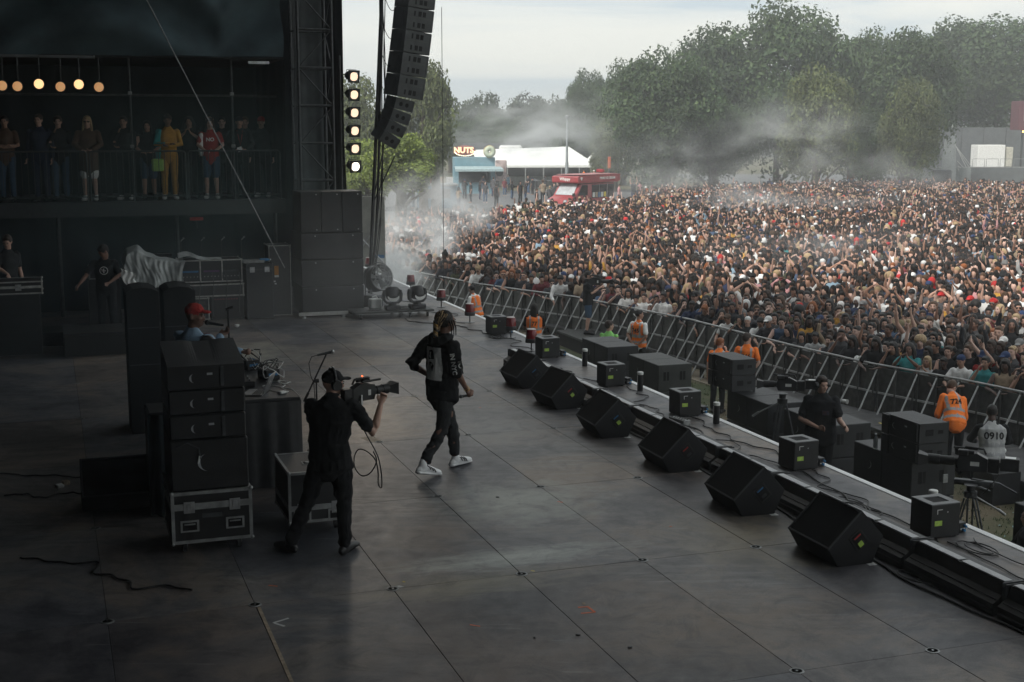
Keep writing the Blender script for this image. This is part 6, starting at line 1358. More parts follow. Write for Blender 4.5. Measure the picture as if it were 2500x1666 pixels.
for i in range(nb):
    s = .5+i; p = along(s); tg = tang(s); ang = math.atan2(tg.y, tg.x)   # local x along the barrier, local -y towards the stage
    where = ['far out of the photo beyond the right edge', 'out of the photo beyond the right edge', 'just out of the photo beyond the right edge', 'at the right edge of the photo', 'by the grey vest', 'before the man in denim shirt', 'by the leaning steward', 'before the blonde woman', 'left of the leaning steward', 'above the right speakers', 'right of the tripod cameraman', 'behind the tripod cameraman', 'above the tripod camera', 'right of the paired stewards', 'behind the paired stewards', 'left of the paired stewards', 'above the middle speakers', 'above the pale subwoofers', 'behind the lone steward', 'left of the lone steward', 'above the lime vest', 'right of the cameraman in shorts', 'behind the cameraman in shorts', 'left of the cameraman in shorts', 'behind the long haired steward', 'left of the long haired steward', 'above the farthest effects box', 'right of the farthest steward', 'behind the farthest steward', 'left of the farthest steward', 'above the second moving head', 'above the drum fan', 'at the edge of the smoke', 'in the smoke', 'in the thick smoke', 'behind the farthest beacon', 'at the far left end'][min(i, 36)]; ordb = ['with two pale braces']*12
    t = thing('crowd_barrier', 'x', 'barrier', p.x, p.y, GZ+(.0), ang+PI, 'steel crowd barrier sections')
    ordn = ['', 'next ', 'third ', 'fourth ', 'fifth ', 'sixth '][0]
    t['label'] = f'steel barrier section {where}, {ordb[i % 12]}'
    z_ = .0
    for nme, xs in (('front_plate', (0,)), ('top_rail', (0,)), ('mid_rail', (0,)), ('post', (-.45, .0, .45)), ('brace', (-.45, .02)), ('tread_plate', (0,))):
        for x in xs:
            o = put(nme, bmz[nme], t, (x, 0, z_))
    # the local -y axis must look at the stage (towards -u)
    t.rotation_euler = (0, 0, AL+ang+PI); t.scale = (1, 1, 1.07)
ordw = ['first', 'second', 'third', 'fourth', 'fifth', 'sixth', 'seventh', 'eighth', 'ninth', 'tenth']

def cup(u, v, z, lying, lab):
    t = thing('paper_cup', lab, 'cup', u, v, z, rnd.uniform(0, 3)); b = MB()
    if lying: b.M = Matrix.Translation((0, 0, .045)) @ Matrix.Rotation(PI/2, 4, 'X')
    b.lathe([(.032, 0), (.034, .01), (.047, .16), (.050, .165)], 16); b.build('cup', M['white'], t, 40)
cup(15.75, 23.95, GZ+.35, True, 'white paper cup lying on the walkway, right of the tripod cameraman'); cup(15.9, 24.9, GZ+.35, False, 'white paper cup standing at the foot of the barrier behind the tripod cameraman'); cup(12.6, 16.6, GZ, True, 'white cup lying on the grass left of the right hand line speakers')
cup(15.9, 19.0, GZ+.35, True, 'white cup lying between the kneeling steward and the grey vest 0910')
cup(12.6, 30.6, GZ, False, 'small white cup on the ground right of the steward below the barrier')
g2 = random.Random(9)
b = MB()
for i in range(520):
    u = g2.uniform(9.3, 14.9); v = g2.uniform(9, 32); a = g2.uniform(0, 3.1); r_ = g2.uniform(.012, .05); z = GZ+.012
    b.add([(u+r_*math.cos(a), v+r_*math.sin(a), z), (u-r_*math.sin(a)*.6, v+r_*math.cos(a)*.6, z+.01), (u-r_*math.cos(a), v-r_*math.sin(a), z), (u+r_*math.sin(a)*.6, v-r_*math.cos(a)*.6, z+.012)], [(0, 1, 2, 3)])
o = b.build('litter', mat('litter_scraps', (.35, .42, .42), .6, scale=2, var=.3, col2=(.12, .33, .36))); o.rotation_euler = (0, 0, AL); tag(o, 'scattered pale and turquoise litter scraps on the pit grass', 'litter', kind='stuff')
# grass tufts in the pit and at the open field
bm_ = MB()
for i in range(5200):
    u = g2.uniform(9.0, 15.0); v = g2.uniform(8, 33)
    for q in range(3): a = g2.uniform(0, 6.28); h_ = g2.uniform(.02, .06); du, dv = .01*math.cos(a), .01*math.sin(a); uu, vv = u+g2.uniform(-.05, .05), v+g2.uniform(-.05, .05); bm_.add([(uu-du, vv-dv, GZ), (uu+du, vv+dv, GZ), (uu+dv*2, vv+du*2, GZ+h_)], [(0, 1, 2)])
me = bpy.data.meshes.new('grass'); me.from_pydata(bm_.v, [], bm_.f); me.materials.append(mat('grass_blades', (.06, .085, .03), .9, scale=3, var=.4)); o = put('grass', me); o.rotation_euler = (0, 0, AL); tag(o, 'short worn grass tufts in the pit', 'grass', kind='stuff')

# ---------------------------------------------------------------- crew in the pit
def vest_bands(o, m, fn):
    me = o.data; me.materials.append(m)
    for p in me.polygons:
        if fn(p.center): p.material_index = len(me.materials)-1
    me.update()
def steward(u, v, z, rz, lab, num, J, skin='light', hair='short', hc='dark brown', vest='orange', under='white', sl='short', back=True, scale=1.0, chest=1.27):
    t = person('person', lab, u, v, z, R(rz), J, skin, hair, hc, F[under], dict(sleeve=sl, loose=1.0), F['black'], {}, shoeb, vox=.013, scale=scale, group='crew in the pit')
    b = MB(); top_geo(b, J, 'none', hem=.06, loose=1.13); me = fuse(b, 'hi_vis_vest', F[vest], .012, 4, .010, 9, 2, dec=.6); o = put('hi_vis_vest', me, t)
    ax = (J['sh']-J['pel']).normalized()
    def fn(c):
        h_ = (Vector(c)-J['pel']).dot(ax); x = abs((Vector(c)-J['pel']).dot(J['sp']))
        return (.02 < h_ < .075) or (.16 < h_ < .215) or (h_ > .215 and .085 < x < .13)
    vest_bands(o, F['silver'], fn)
    if num:
        for txt, size, zz in ((num, .135 if len(num) < 4 else .15, chest), ):
            me = textmesh(txt, size, 'number', F['black'], 0, bold=.004); me.transform(Matrix.Rotation(R(90), 4, 'X'))
            me.transform(Matrix.Translation((0, -1.0, 0))); c = J['pel'].lerp(J['sh'], .70); up = ax; MX = Matrix(((1, 0, 0, c.x), (0, up.z, up.y, c.y), (0, -up.y, up.z, c.z), (0, 0, 0, 1)))
            me.transform(MX); d = Vector((0, up.z, -up.y)); put('number', stick(me, o.data, d, .006), t)
    return t
arms_fwd = lambda: std(elR=(.25, .08, 1.15), wrR=(.12, .28, 1.08), hdR=(-.04, .07, 0), elL=(-.25, .08, 1.15), wrL=(-.12, .28, 1.08), hdL=(.04, .07, 0), face=(.1, 1, 0))
back_h = lambda: std(elR=(.28, -.10, 1.14), wrR=(.12, -.16, .96), hdR=(-.07, 0, -.02), elL=(-.28, -.08, 1.14), wrL=(-.1, -.16, .96), hdL=(.07, 0, -.02), face=(.6, .8, 0))
steward(13.45, 29.25, GZ, -60, 'steward with orange vest numbered 745 over a white shirt, standing alone before the barrier', '745', back_h(), 'tan', 'fade', 'black', sl='short')
steward(14.1, 25.1, GZ, -38, 'steward with orange vest numbered 746 over an orange shirt, right of the middle line speakers', '746', back_h(), 'light', 'short', 'dark brown', under='orange')
Jb = std(elR=(.28, .10, 1.24), wrR=(.12, .14, 1.50), hdR=(-.03, .0, .08), face=(.6, .8, 0)); bend(Jb, R(-14))
steward(13.55, 25.35, GZ, -40, 'steward in orange vest with a hand to the ear, partly hidden left of steward 746', None, Jb, 'light', 'short', 'ginger', under='orange', scale=.93)
steward(11.45, 31.2, GZ, -20, 'steward in orange vest with long dark hair, between the barrier and the farthest wedge monitor', '77', arms_fwd(), 'brown', 'long', 'black', under='black')
steward(11.35, 35.6, GZ, 35, 'steward in orange vest and white sleeves bending, farthest left before the barrier', None, bend(arms_fwd(), R(-16)), 'brown', 'fade', 'black', sl='long')
Jk = std(elR=(.28, .16, 1.14), wrR=(.30, .38, 1.02), hdR=(.0, .08, -.01), elL=(-.24, .16, 1.12), wrL=(-.12, .36, 1.0), face=(.75, .6, -.25)); bend(Jk, R(-38)); bend(Jk, R(10), axis='Y')
steward(15.1, 19.35, GZ, -15, 'steward with bright orange vest numbered 724 leaning forward at the barrier', '724', Jk, 'light', 'short', 'brown', under='orange', sl='elbow', scale=1.0)
Js = std(pel=(0, 0, .62), waist=(0, .04, .75), chest=(0, .09, .93), sh=(0, .10, 1.08), neck=(0, .12, 1.16), head=(0, .17, 1.29), face=(.1, 1, -.35), shL=(-.185, .1, 1.08), elL=(-.30, .22, .85), wrL=(-.16, .42, .78), hdL=(.04, .07, 0), shR=(.185, .1, 1.08), elR=(.30, .18, .84), wrR=(.18, .40, .76), hdR=(-.03, .08, 0),
         hipL=(-.09, .02, .58), knL=(-.16, .44, .52), anL=(-.15, .40, .09), toL=(-.17, .58, .035), hipR=(.09, .02, .58), knR=(.16, .44, .52), anR=(.15, .40, .09), toR=(.17, .58, .035))
steward(14.68, 17.8, GZ+.02, -25, 'seated crew member in pale grey vest numbered 0910 over black', '0910', Js, 'dark', 'fade', 'black', vest='lightgrey', under='black', sl='long', scale=1.08)
t = thing('equipment_crate', 'black crate that the person in vest 0910 sits on', 'crate', 14.63, 17.6, GZ, 0); b = MB(); b.box(-.28, .28, -.25, .25, 0, .54, .01); b.build('case', M['black'], t)
steward(15.35, 16.75, GZ, -20, 'crew member in grey vest cut off by the right edge of the photo', None, bend(arms_fwd(), R(-40)), 'dark', 'fade', 'black', vest='lightgrey', under='orange', sl='long')
Jg = std(face=(.6, .8, 0)); t = person('person', 'seated crew member in lime green vest, only head and shoulders above the subwoofers', 12.04, 27.81, GZ, R(-50), Jg, 'light', 'short', 'dark brown', F['lime'], dict(sleeve='none', loose=1.08), F['black'], {}, shoeb, vox=.014, group='crew in the pit')

# tripod cameraman facing the stage side, camera pointing left
Jc = std(face=(-.55, .85, -.10), sh=(0, 0, 1.42), elR=(.30, .02, 1.12), wrR=(.02, .26, 1.05), hdR=(-.07, .03, .0), elL=(-.27, .14, 1.15), wrL=(-.36, .38, 1.10), hdL=(-.03, .07, 0))
Jc['thR'] = Vector((0, .2, 1)); Jc['thL'] = Vector((.3, .2, 1))
cm = person('person', 'cameraman in black printed t-shirt and headphones working a tripod camera in the pit', 10.62, 16.65, GZ+.75, R(140), Jc, 'light', 'short', 'dark brown', F['black'], dict(sleeve='short', loose=1.14, hem=.16), F['black'], dict(slim=1.1), shoeb, vox=.011, g=1.06, w=1.08, scale=1.0, group='crew in the pit', wrk=.010)
cm.rotation_euler = (0, 0, R(165))
hd = Jc['head']; f = Vector(Jc['face']).normalized(); s_ = f.cross(Vector((0, 0, 1))).normalized(); b = MB()
for q in (-1, 1): p = hd+s_*q*.086; b.cyl(p-s_*q*.01, p+s_*q*.035, .050, .042, n=16)
b.tube([hd+s_*(.095*math.cos(a))+Vector((0, 0, .015+.115*math.sin(a)))-f*.02 for a in [PI*i/16 for i in range(17)]], .012, 8); b.build('headphones', M['black'], cm, 50)
b = MB(); b.box(-.12, -.02, .99, 1.01, 1.22, 1.29); me = b.mesh('shirt_print', mat('faded_print', (.10, .05, .05), .8, scale=30, var=.8, col2=(.05, .06, .12)))
stick(me, child(cm, 'shirt').data, (0, -1, 0), .006); put('shirt_print', me, cm)
t = thing('broadcast_camera', 'black broadcast camera on a tripod in the pit, lens to the left', 'video camera', 10.05, 17.0, .02, R(72)); broadcast_camera(t, adaptor=True); t.scale = (1.0, 1.0, 1.0)
t.location = W(10.20, 16.95, .17); t.rotation_euler = (0, 0, R(80)); t.scale = (.88,)*3
def tripod(u, v, z, h, lab, wide=.5):
    t = thing('tripod', lab, 'tripod', u, v, z, 0)
    b = MB(); b.lathe([(.03, h-.16), (.075, h-.15), (.075, h-.08), (.05, h-.07), (.05, h-.02), (.08, h)], 16); b.build('fluid_head', M['blackm'], t, 40)
    for k in range(3):
        a = 2*PI*k/3+.5; c, s = math.cos(a), math.sin(a); l = MB()
        for q in (-.03, .03): l.cyl((c*.06-s*q, s*.06+c*q, h-.17), (c*wide*.55-s*q, s*wide*.55+c*q, h*.42), .012, n=8)
        l.cyl((c*wide*.5, s*wide*.5, h*.48), (c*wide, s*wide, .02), .014, n=8); l.build('leg', M['steel'], t, 60)
        b = MB(); b.sph((c*wide, s*wide, .02), .024, 8, 6); b.build('foot', M['black'], t)
    b = MB(); b.cyl((0, 0, h-.11), (.30, -.22, h-.33), .011, n=8); b.cyl((.28, -.20, h-.31), (.35, -.26, h-.38), .018, n=8); b.build('pan_bar', M['aludull'], t, 60)
    return t
tp = tripod(10.14, 16.95, GZ+.75, 1.49, 'black tripod under the broadcast camera in the pit', .42); tp.rotation_euler = (0, 0, R(195))
# big camera lower right, operator at the frame edge
t = thing('broadcast_camera', 'large black broadcast camera with adaptor box at the right edge, lens to the left', 'video camera', 10.95, 14.7, -.40, R(75)); broadcast_camera(t, adaptor=True, bigl=True)
t.location = W(10.15, 12.65, .02); t.rotation_euler = (0, 0, R(68))
b = MB(); b.tube([(.07, -.1, .08), (.12, -.2, .0), (.10, -.3, -.15), (.02, -.2, -.3), (.04, -.1, -.42)], .007, 6); b.build('camera_cable', M['cable'], t, 70)
b = MB(); b.box(.06, .16, -.25, .20, -.30, -.24, .01); b.tube([(.1, .1, -.27), (.25, -.1, -.36), (.35, -.2, -.42)], .014, 8); b.tube([(.0, .0, -.2), (.3, -.30, -.30), (.30, -.5, -.40)], .012, 8); b.build('zoom_control', M['steel'], t, 60)
tp = tripod(10.15, 12.65, GZ, 1.95, 'heavy black tripod under the large camera at the right edge', .6); tp.rotation_euler = (0, 0, R(40))
Jr = std(elR=(.28, .12, 1.16), wrR=(.10, .34, 1.10), hdR=(-.03, .07, 0), elL=(-.28, .14, 1.16), wrL=(-.18, .42, 1.12), hdL=(.0, .08, 0)); Jr['thL'] = Vector((0, 0, 1))
person('person', 'operator of the large camera at the right edge, only dark clothes in view', 10.62, 12.15, GZ, R(66), Jr, 'light', 'short', 'black', F['black'], dict(sleeve='long', loose=1.1), F['black'], {}, shoeb, vox=.013, group='crew in the pit', scale=1.0)
# cameraman in shorts on the low platform, camera to the crowd
Jp = std(face=(.2, 1, 0), elR=(.28, .12, 1.18), wrR=(.25, .36, 1.36), hdR=(.0, .06, .03), elL=(-.25, .16, 1.2), wrL=(-.02, .36, 1.42), hdL=(.08, .03, 0))
t = person('person', 'cameraman in dark shirt and shorts standing on a low platform before the crowd', 14.15, 34.2, GZ+.42, 0, Jp, 'light', 'short', 'black', F['charcoal'], dict(sleeve='short', loose=1.1), F['denim'], dict(short=True), shoeb, vox=.014, group='crew in the pit'); t.rotation_euler = (0, 0, -R(95))
q = thing('broadcast_camera', 'shoulder camera held by the cameraman in shorts in front of the crowd', 'video camera', 14.25, 34.2, GZ+.42+1.50, 0); broadcast_camera(q); q.rotation_euler = (0, 0, -R(95)); q.location = W(14.3, 34.05, GZ+.42+1.5)
# ---------------------------------------------------------------- the audience
def P0(): return std()
def poses():
    L_ = []
    a = std(elR=(.30, .16, 1.20), wrR=(.14, .40, 1.24), hdR=(-.06, .05, -.02), elL=(-.30, .16, 1.20), wrL=(-.14, .40, 1.24), hdL=(.06, .05, -.02)); bend(a, R(-9)); L_.append(('leaning on rail', a))
    a = std(elR=(.25, .10, 1.16), wrR=(.14, .24, 1.12), hdR=(-.04, .06, .02), elL=(-.25, .10, 1.16), wrL=(-.14, .24, 1.12), hdL=(.04, .06, .02), face=(.15, 1, .05)); L_.append(('hands together', a))
    a = std(); L_.append(('arms down', a))
    a = std(shR=(.18, 0, 1.45), elR=(.27, .12, 1.68), wrR=(.22, .18, 1.93), hdR=(0, .02, .09), face=(-.1, 1, .12)); L_.append(('right arm raised', a))
    a = std(shL=(-.18, 0, 1.45), elL=(-.30, .14, 1.62), wrL=(-.16, .24, 1.85), hdL=(.02, .02, .09), face=(.2, 1, .1)); L_.append(('left arm raised', a))
    a = std(elR=(.26, .20, 1.30), wrR=(.09, .36, 1.50), hdR=(-.04, .03, .07), elL=(-.26, .20, 1.30), wrL=(-.09, .36, 1.50), hdL=(.04, .03, .07)); L_.append(('hands at face', a))
    a = std(elR=(.23, .16, 1.22), wrR=(.07, .15, 1.50), hdR=(-.03, -.0, .08), face=(-.2, 1, 0)); L_.append(('hand at mouth', a))
    a = std(shR=(.18, 0, 1.45), elR=(.33, .05, 1.62), wrR=(.10, .07, 1.80), hdR=(-.07, 0, .03), shL=(-.18, 0, 1.45), elL=(-.33, .05, 1.62), wrL=(-.10, .07, 1.80), hdL=(.07, 0, .03)); L_.append(('hands on head', a))
    a = std(elR=(.26, .22, 1.20), wrR=(.20, .48, 1.20), hdR=(-.02, .07, -.05), elL=(-.27, .16, 1.16), wrL=(-.24, .42, 1.14), hdL=(0, .07, -.06), face=(.35, 1, -.25)); bend(a, R(-16)); L_.append(('reaching over rail', a))
    a = std(shL=(-.18, 0, 1.45), elL=(-.28, .10, 1.66), wrL=(-.24, .16, 1.92), hdL=(.0, .02, .09), shR=(.18, 0, 1.45), elR=(.28, .10, 1.66), wrR=(.24, .16, 1.92), hdR=(.0, .02, .09), face=(0, 1, .15)); L_.append(('both arms raised', a))
    return L_
POSES = poses(); BODY = []; TOPM = []; LEG = []; HAIR = {}; LOWB = []; LOWT = []; LOWH = {}
hk = ['short', 'long', 'fade', 'bun', 'curly', 'afro', 'cap', 'capback', 'bucket', 'pony', 'hood', 'turban']
pl = mat('slot_placeholder', (.2, .2, .2))
for i, (nm_, J) in enumerate(POSES):
    b = MB(); torso_body(b, J); legs_body(b, J); arms_body(b, J, 1.08, False); head_body(b, J, 1.04)
    me = fuse(b, 'body', [pl, M['feat']], .019, 2, dec=.45)
    fb = MB(); face_bits(fb, J, 1.04); o = len(me.vertices)
    bm = bmesh.new(); bm.from_mesh(me); f2 = fb.mesh('t', M['feat']); bm2 = bmesh.new(); bm2.from_mesh(f2)
    for f_ in bm2.faces:
        nf = bm.faces.new([bm.verts.new(v.co) for v in f_.verts]); nf.material_index = 1; nf.smooth = True
    bm.to_mesh(me); bm.free(); bm2.free(); BODY.append(me)
    tr = {}
    for sl in ('none', 'short', 'long'):
        b = MB(); top_geo(b, J, sl, loose=1.03); tr[sl] = fuse(b, 'top', [pl], .021, 3, dec=.45)
    TOPM.append(tr)
    b = MB(); trouser_geo(b, J); LEG.append(fuse(b, 'trousers', [pl], .024, 2, dec=.4))
    # light versions for the mass
    b = MB(); arms_body(b, J, 1.15, False); head_body(b, J, 1.08, ears=False)
    LOWB.append([fuse(b, 'low', [pl], .028, 1, dec=d_, sf=.3) for d_ in (.10, .045)]); tl_ = {}
    for sl in ('none', 'short', 'long'):
        b = MB(); top_geo(b, J, sl, loose=1.08, hem=.02); tl_[sl] = [fuse(b, 'low', [pl], .034, 1, dec=d_, sf=.3) for d_ in (.065, .034)]
    LOWT.append(tl_)
J0 = std()
for k in hk:
    J = std(head=(0, 0, 0), face=(0, 1, 0)); b = MB(); hair_geo(b, J, k, 1.07); HAIR[k] = fuse(b, 'hair', [pl], .016, 2, .005, 40, dec=.5)
    b = MB(); hair_geo(b, J, k, 1.16); LOWH[k] = [fuse(b, 'low', [pl], .026, 1, dec=d_, sf=.3) for d_ in (.12, .05)]
def hair_matrix(J):
    f = Vector(J['face']).normalized(); up = Vector((0, 0, 1)); up = (up-f*up.dot(f)).normalized(); s = f.cross(up); h = J['head']
    return Matrix(((s.x, f.x, up.x, h.x), (s.y, f.y, up.y, h.y), (s.z, f.z, up.z, h.z), (0, 0, 0, 1)))
HMX = [hair_matrix(J) for _, J in POSES]

SHIRT = [('black', (.014, .015, .017), 34), ('white', (.72, .72, .71), 10), ('dark grey', (.07, .07, .075), 10), ('navy', (.02, .03, .07), 9), ('pale grey', (.36, .37, .37), 4), ('charcoal', (.035, .035, .04), 9), ('red', (.30, .035, .035), 1.2), ('pink', (.5, .26, .27), 2.5),
         ('blue denim', (.06, .10, .17), 5), ('pale blue', (.22, .32, .40), 1.5), ('olive', (.08, .085, .05), 3), ('mustard', (.5, .27, .05), 1.3), ('maroon', (.13, .03, .035), 2.5), ('beige', (.36, .28, .20), 4), ('teal', (.04, .25, .26), 1)]
SKN = [('light', SKIN['light'], 30), ('pale', SKIN['pale'], 16), ('tan', SKIN['tan'], 22), ('brown', SKIN['brown'], 18), ('dark', SKIN['dark'], 16)]
HRC = [('black', HAIRC['black'], 52), ('dark brown', HAIRC['dark brown'], 24), ('brown', HAIRC['brown'], 14), ('blonde', HAIRC['blonde'], 7), ('ginger', HAIRC['ginger'], 3)]
CAPC = [('black', (.015, .015, .016), 34), ('white', (.68, .68, .67), 30), ('red', (.45, .03, .03), 8), ('grey', (.2, .2, .2), 12), ('navy', (.03, .05, .12), 10), ('khaki', (.2, .17, .10), 6)]
cr_ = random.Random(42)
def pick(L_, r): w = [x[-1] for x in L_]; return r.choices(L_, w)[0]
def simple(n, c, rough=.8): return mat('cloth_'+n.replace(' ', '_'), c, rough, scale=9, var=.25, bump=.2, bscale=90, spec=.2)
SM = {n: simple(n, c) for n, c, _ in SHIRT}; CM = {n: simple('cap_'+n, c) for n, c, _ in CAPC}
HAIRW = [('short', 34), ('fade', 8), ('long', 22), ('bun', 6), ('pony', 6), ('curly', 8), ('afro', 3), ('cap', 7), ('capback', 3), ('bucket', 1.5), ('hood', 1.5), ('turban', 1)]
hairword = {'short': '{} short hair', 'fade': 'cropped {} hair', 'long': 'long {} hair', 'bun': '{} topknot', 'pony': '{} ponytail', 'curly': 'big curly {} hair', 'afro': 'round {} afro', 'cap': '{} cap', 'capback': 'backward {} cap', 'bucket': '{} bucket hat', 'hood': '{} hood up', 'turban': '{} headwrap'}
# positions
def barrier_s(u, v):   # nearest barrier distance (positive on the crowd side)
    best = 1e9; sgn = 1
    p = Vector((u, v))
    for i in range(len(BV)-1):
        a, c = BV[i], BV[i+1]; d = c-a; t = max(0, min(1, (p-a).dot(d)/d.length_squared)); q = a+d*t; l_ = (p-q).length
        if l_ < best: best = l_; sgn = 1 if d.x*(p-a).y - d.y*(p-a).x < 0 else -1
    return best*sgn
def px_of(x, y, z=-.45):
    c, s = math.cos(R(9.0387)), math.sin(R(9.0387)); zz = z-CAMZ; fw = y*c-zz*s; up = y*s+zz*c; return 1250+3250*x/fw, 833-3250*up/fw
pts = []
# front rows follow the barrier
for row in range(3):
    s = 2.0+row*.17
    while s < TL-.3:
        p = along(s); tg = tang(s); nrm_ = Vector((tg.y, -tg.x)); q = p + nrm_*(.30+row*.46+cr_.uniform(-.04, .06)); w = W(q.x, q.y); px, py = px_of(w.x, w.y)
        if 880 < px < 2600: pts.append((w.x, w.y, row, q.y, s))
        s += .43+cr_.uniform(-.06, .07)
def edge_y(px):   # how far back the dense crowd reaches, by bearing
    P = [(860, 60), (940, 66), (1050, 74), (1180, 76), (1300, 82), (1340, 83), (1545, 87), (1560, 103), (1760, 107), (1900, 112), (2100, 117), (2300, 116), (2600, 115)]
    for (a, va), (c, vc) in zip(P, P[1:]):
        if px <= c: return va+(vc-va)*(max(px, a)-a)/(c-a)
    return P[-1][1]
y = 22.0
while y < 122:
    sp = .50 if y < 40 else (.53 if y < 60 else .58 if y < 80 else .64)
    x = -14.0+cr_.uniform(0, sp)
    while x < 48:
        xx = x+cr_.uniform(-.14, .14); yy = y+cr_.uniform(-.15, .15); px, py = px_of(xx, yy)
        if 868 < px < 2600:
            u, v = UV(xx, yy); bs = barrier_s(u, v) if yy < 62 else 5
            ey = edge_y(px); dn = 1.0 if yy < ey-4 else max(0, 1-(yy-ey+4)/9)*.9
            if px < 1300: dn *= .62 if yy > 60 else (.85 if yy > 50 else 1)
            if bs > 1.40 and cr_.random() < dn*(.99 if noise.noise(Vector((xx*.22, yy*.22, 3))) > -.28 else .72) and u > 8: pts.append((xx, yy, 9, v, 0))
        x += sp
    y += sp*.98
pts.sort(key=lambda p: p[0]**2+p[1]**2 if True else 0)
inview = [p for p in pts if px_of(p[0], p[1])[0] < 2512]; outv = [p for p in pts if px_of(p[0], p[1])[0] >= 2512]
NI = 250
indiv = inview[:NI]; mass = inview[NI:] + outv
# keep every person of the first row an individual
extra = [p for p in mass if p[2] == 0 and px_of(p[0], p[1])[0] < 2512]; ex = set(id(p) for p in extra); indiv += extra; mass = [p for p in mass if id(p) not in ex]
def landmark(v):
    for lim, nme in [(18.5, 'at right edge'), (20.3, 'above the grey vest'), (21.8, 'above leaning steward'), (23.2, 'left of leaning steward'), (24.6, 'above right speakers'), (26.2, 'right of tripod cameraman'), (28, 'above tripod cameraman'), (30, 'above paired stewards'), (32, 'above middle speakers'),
                     (34, 'above lone steward'), (36, 'right of shorts cameraman'), (38, 'left of shorts cameraman'), (40.5, 'above long haired steward'), (44, 'above farthest steward'), (99, 'in smoke left')]:
        if v < lim: return nme
used = {}; people = []; ordn = ['', 'second such ', 'third such ', 'fourth such ', 'fifth such ']
def make_individual(x, y, row, v, special=None, gz=GZ, where=None, hs=None, rz=None, group='people in the crowd'):
    r = cr_
    skn = pick(SKN, r); sh = pick(SHIRT, r); hk_ = r.choices([h for h, _ in HAIRW], [w for _, w in HAIRW])[0]; hc = pick(HRC, r)
    if row < 3 and sh[0] in ('white', 'pale grey', 'pink', 'mustard', 'pale blue') and r.random() < .5: sh = SHIRT[5]  # pale front-row shirts sometimes swapped dark, standing in for dimmer light there
    if skn[0] in ('dark', 'brown') and hc[0] in ('blonde', 'ginger', 'brown'): hc = HRC[0]
    if hk_ in ('cap', 'capback', 'bucket', 'hood', 'turban'): cc = pick(CAPC, r); hm = CM[cc[0]]; hn = hairword[hk_].format(cc[0])
    else: hm = HM[hc[0]]; hn = hairword[hk_].format(hc[0])
    if row == 0: pi = r.choices([0, 1, 8, 6, 5], [42, 18, 16, 10, 12])[0]
    else: pi = r.choices(range(10), [2, 14, 40, 6, 6, 10, 7, 2, 0, 3])[0]
    sl = r.choices(['none', 'short', 'long'], [24, 58, 18])[0]
    if special:
        skn = next((q for q in SKN if q[0] == special.get('skin')), skn); sh = next((q for q in SHIRT if q[0] == special.get('shirt')), sh); hk_ = special.get('hair', hk_); pi = special.get('pose', pi); sl = special.get('sl', sl)
        if 'hc' in special: hm = HM.get(special['hc']) or CM[special['hc']]; hn = hairword[hk_].format(special['hc'])
    name_, J = POSES[pi]
    root = put('person', BODY[pi]); root.material_slots[0].link = 'OBJECT'; root.material_slots[0].material = SK[skn[0]]
    t = put({'none': 'vest_top', 'short': 't_shirt', 'long': 'jacket'}[sl], TOPM[pi][sl], root); t.material_slots[0].link = 'OBJECT'; t.material_slots[0].material = SM[sh[0]]
    l_ = put('trousers', LEG[pi], root); l_.material_slots[0].link = 'OBJECT'; l_.material_slots[0].material = SM[r.choice(['black', 'navy', 'blue denim', 'charcoal'])]
    h = put('cap' if hk_ in ('cap', 'capback') else 'hat' if hk_ in ('bucket', 'turban', 'hood') else 'hair', HAIR[hk_], root); h.matrix_basis = HMX[pi]; h.material_slots[0].link = 'OBJECT'; h.material_slots[0].material = hm
    s = hs or (r.gauss(.955, .05) if row < 3 else r.gauss(.975, .05)); s = max(.86, min(1.08, s)); root.scale = (s*1.02, s*1.02, s); root.location = (x, y, gz)
    tgt = Vector((-1.0, 15.0)); d = tgt-Vector((x, y)); root.rotation_euler = (0, 0, rz if rz is not None else math.atan2(d.y, d.x)-PI/2+r.gauss(0, .22)) if row else (0, 0, math.atan2(d.y, d.x)*.5+math.atan2(-SA, -CA)*.5-PI/2 + r.gauss(0, .15) if False else math.atan2(d.y, d.x)-PI/2+r.gauss(0, .15))
    if special and special.get('shades') or r.random() < .12:
        b = MB(); face_bits(b, J, 1.06, 0, True); b.build('sunglasses', M['glassd'], root, 60)
    gn = {'none': 'vest', 'short': 't-shirt', 'long': 'jacket'}[sl]
    rw = where or (['front row', 'second row', 'third row'][row] if row < 3 else 'further back')
    base = f'{hn}, {sh[0]} {gn}, {name_}, {rw}' + ('' if where else ' ' + landmark(v))
    people.append((base, root, px_of(x, y)[0])); tag(root, base, 'person', group)
    return root
specials = {}
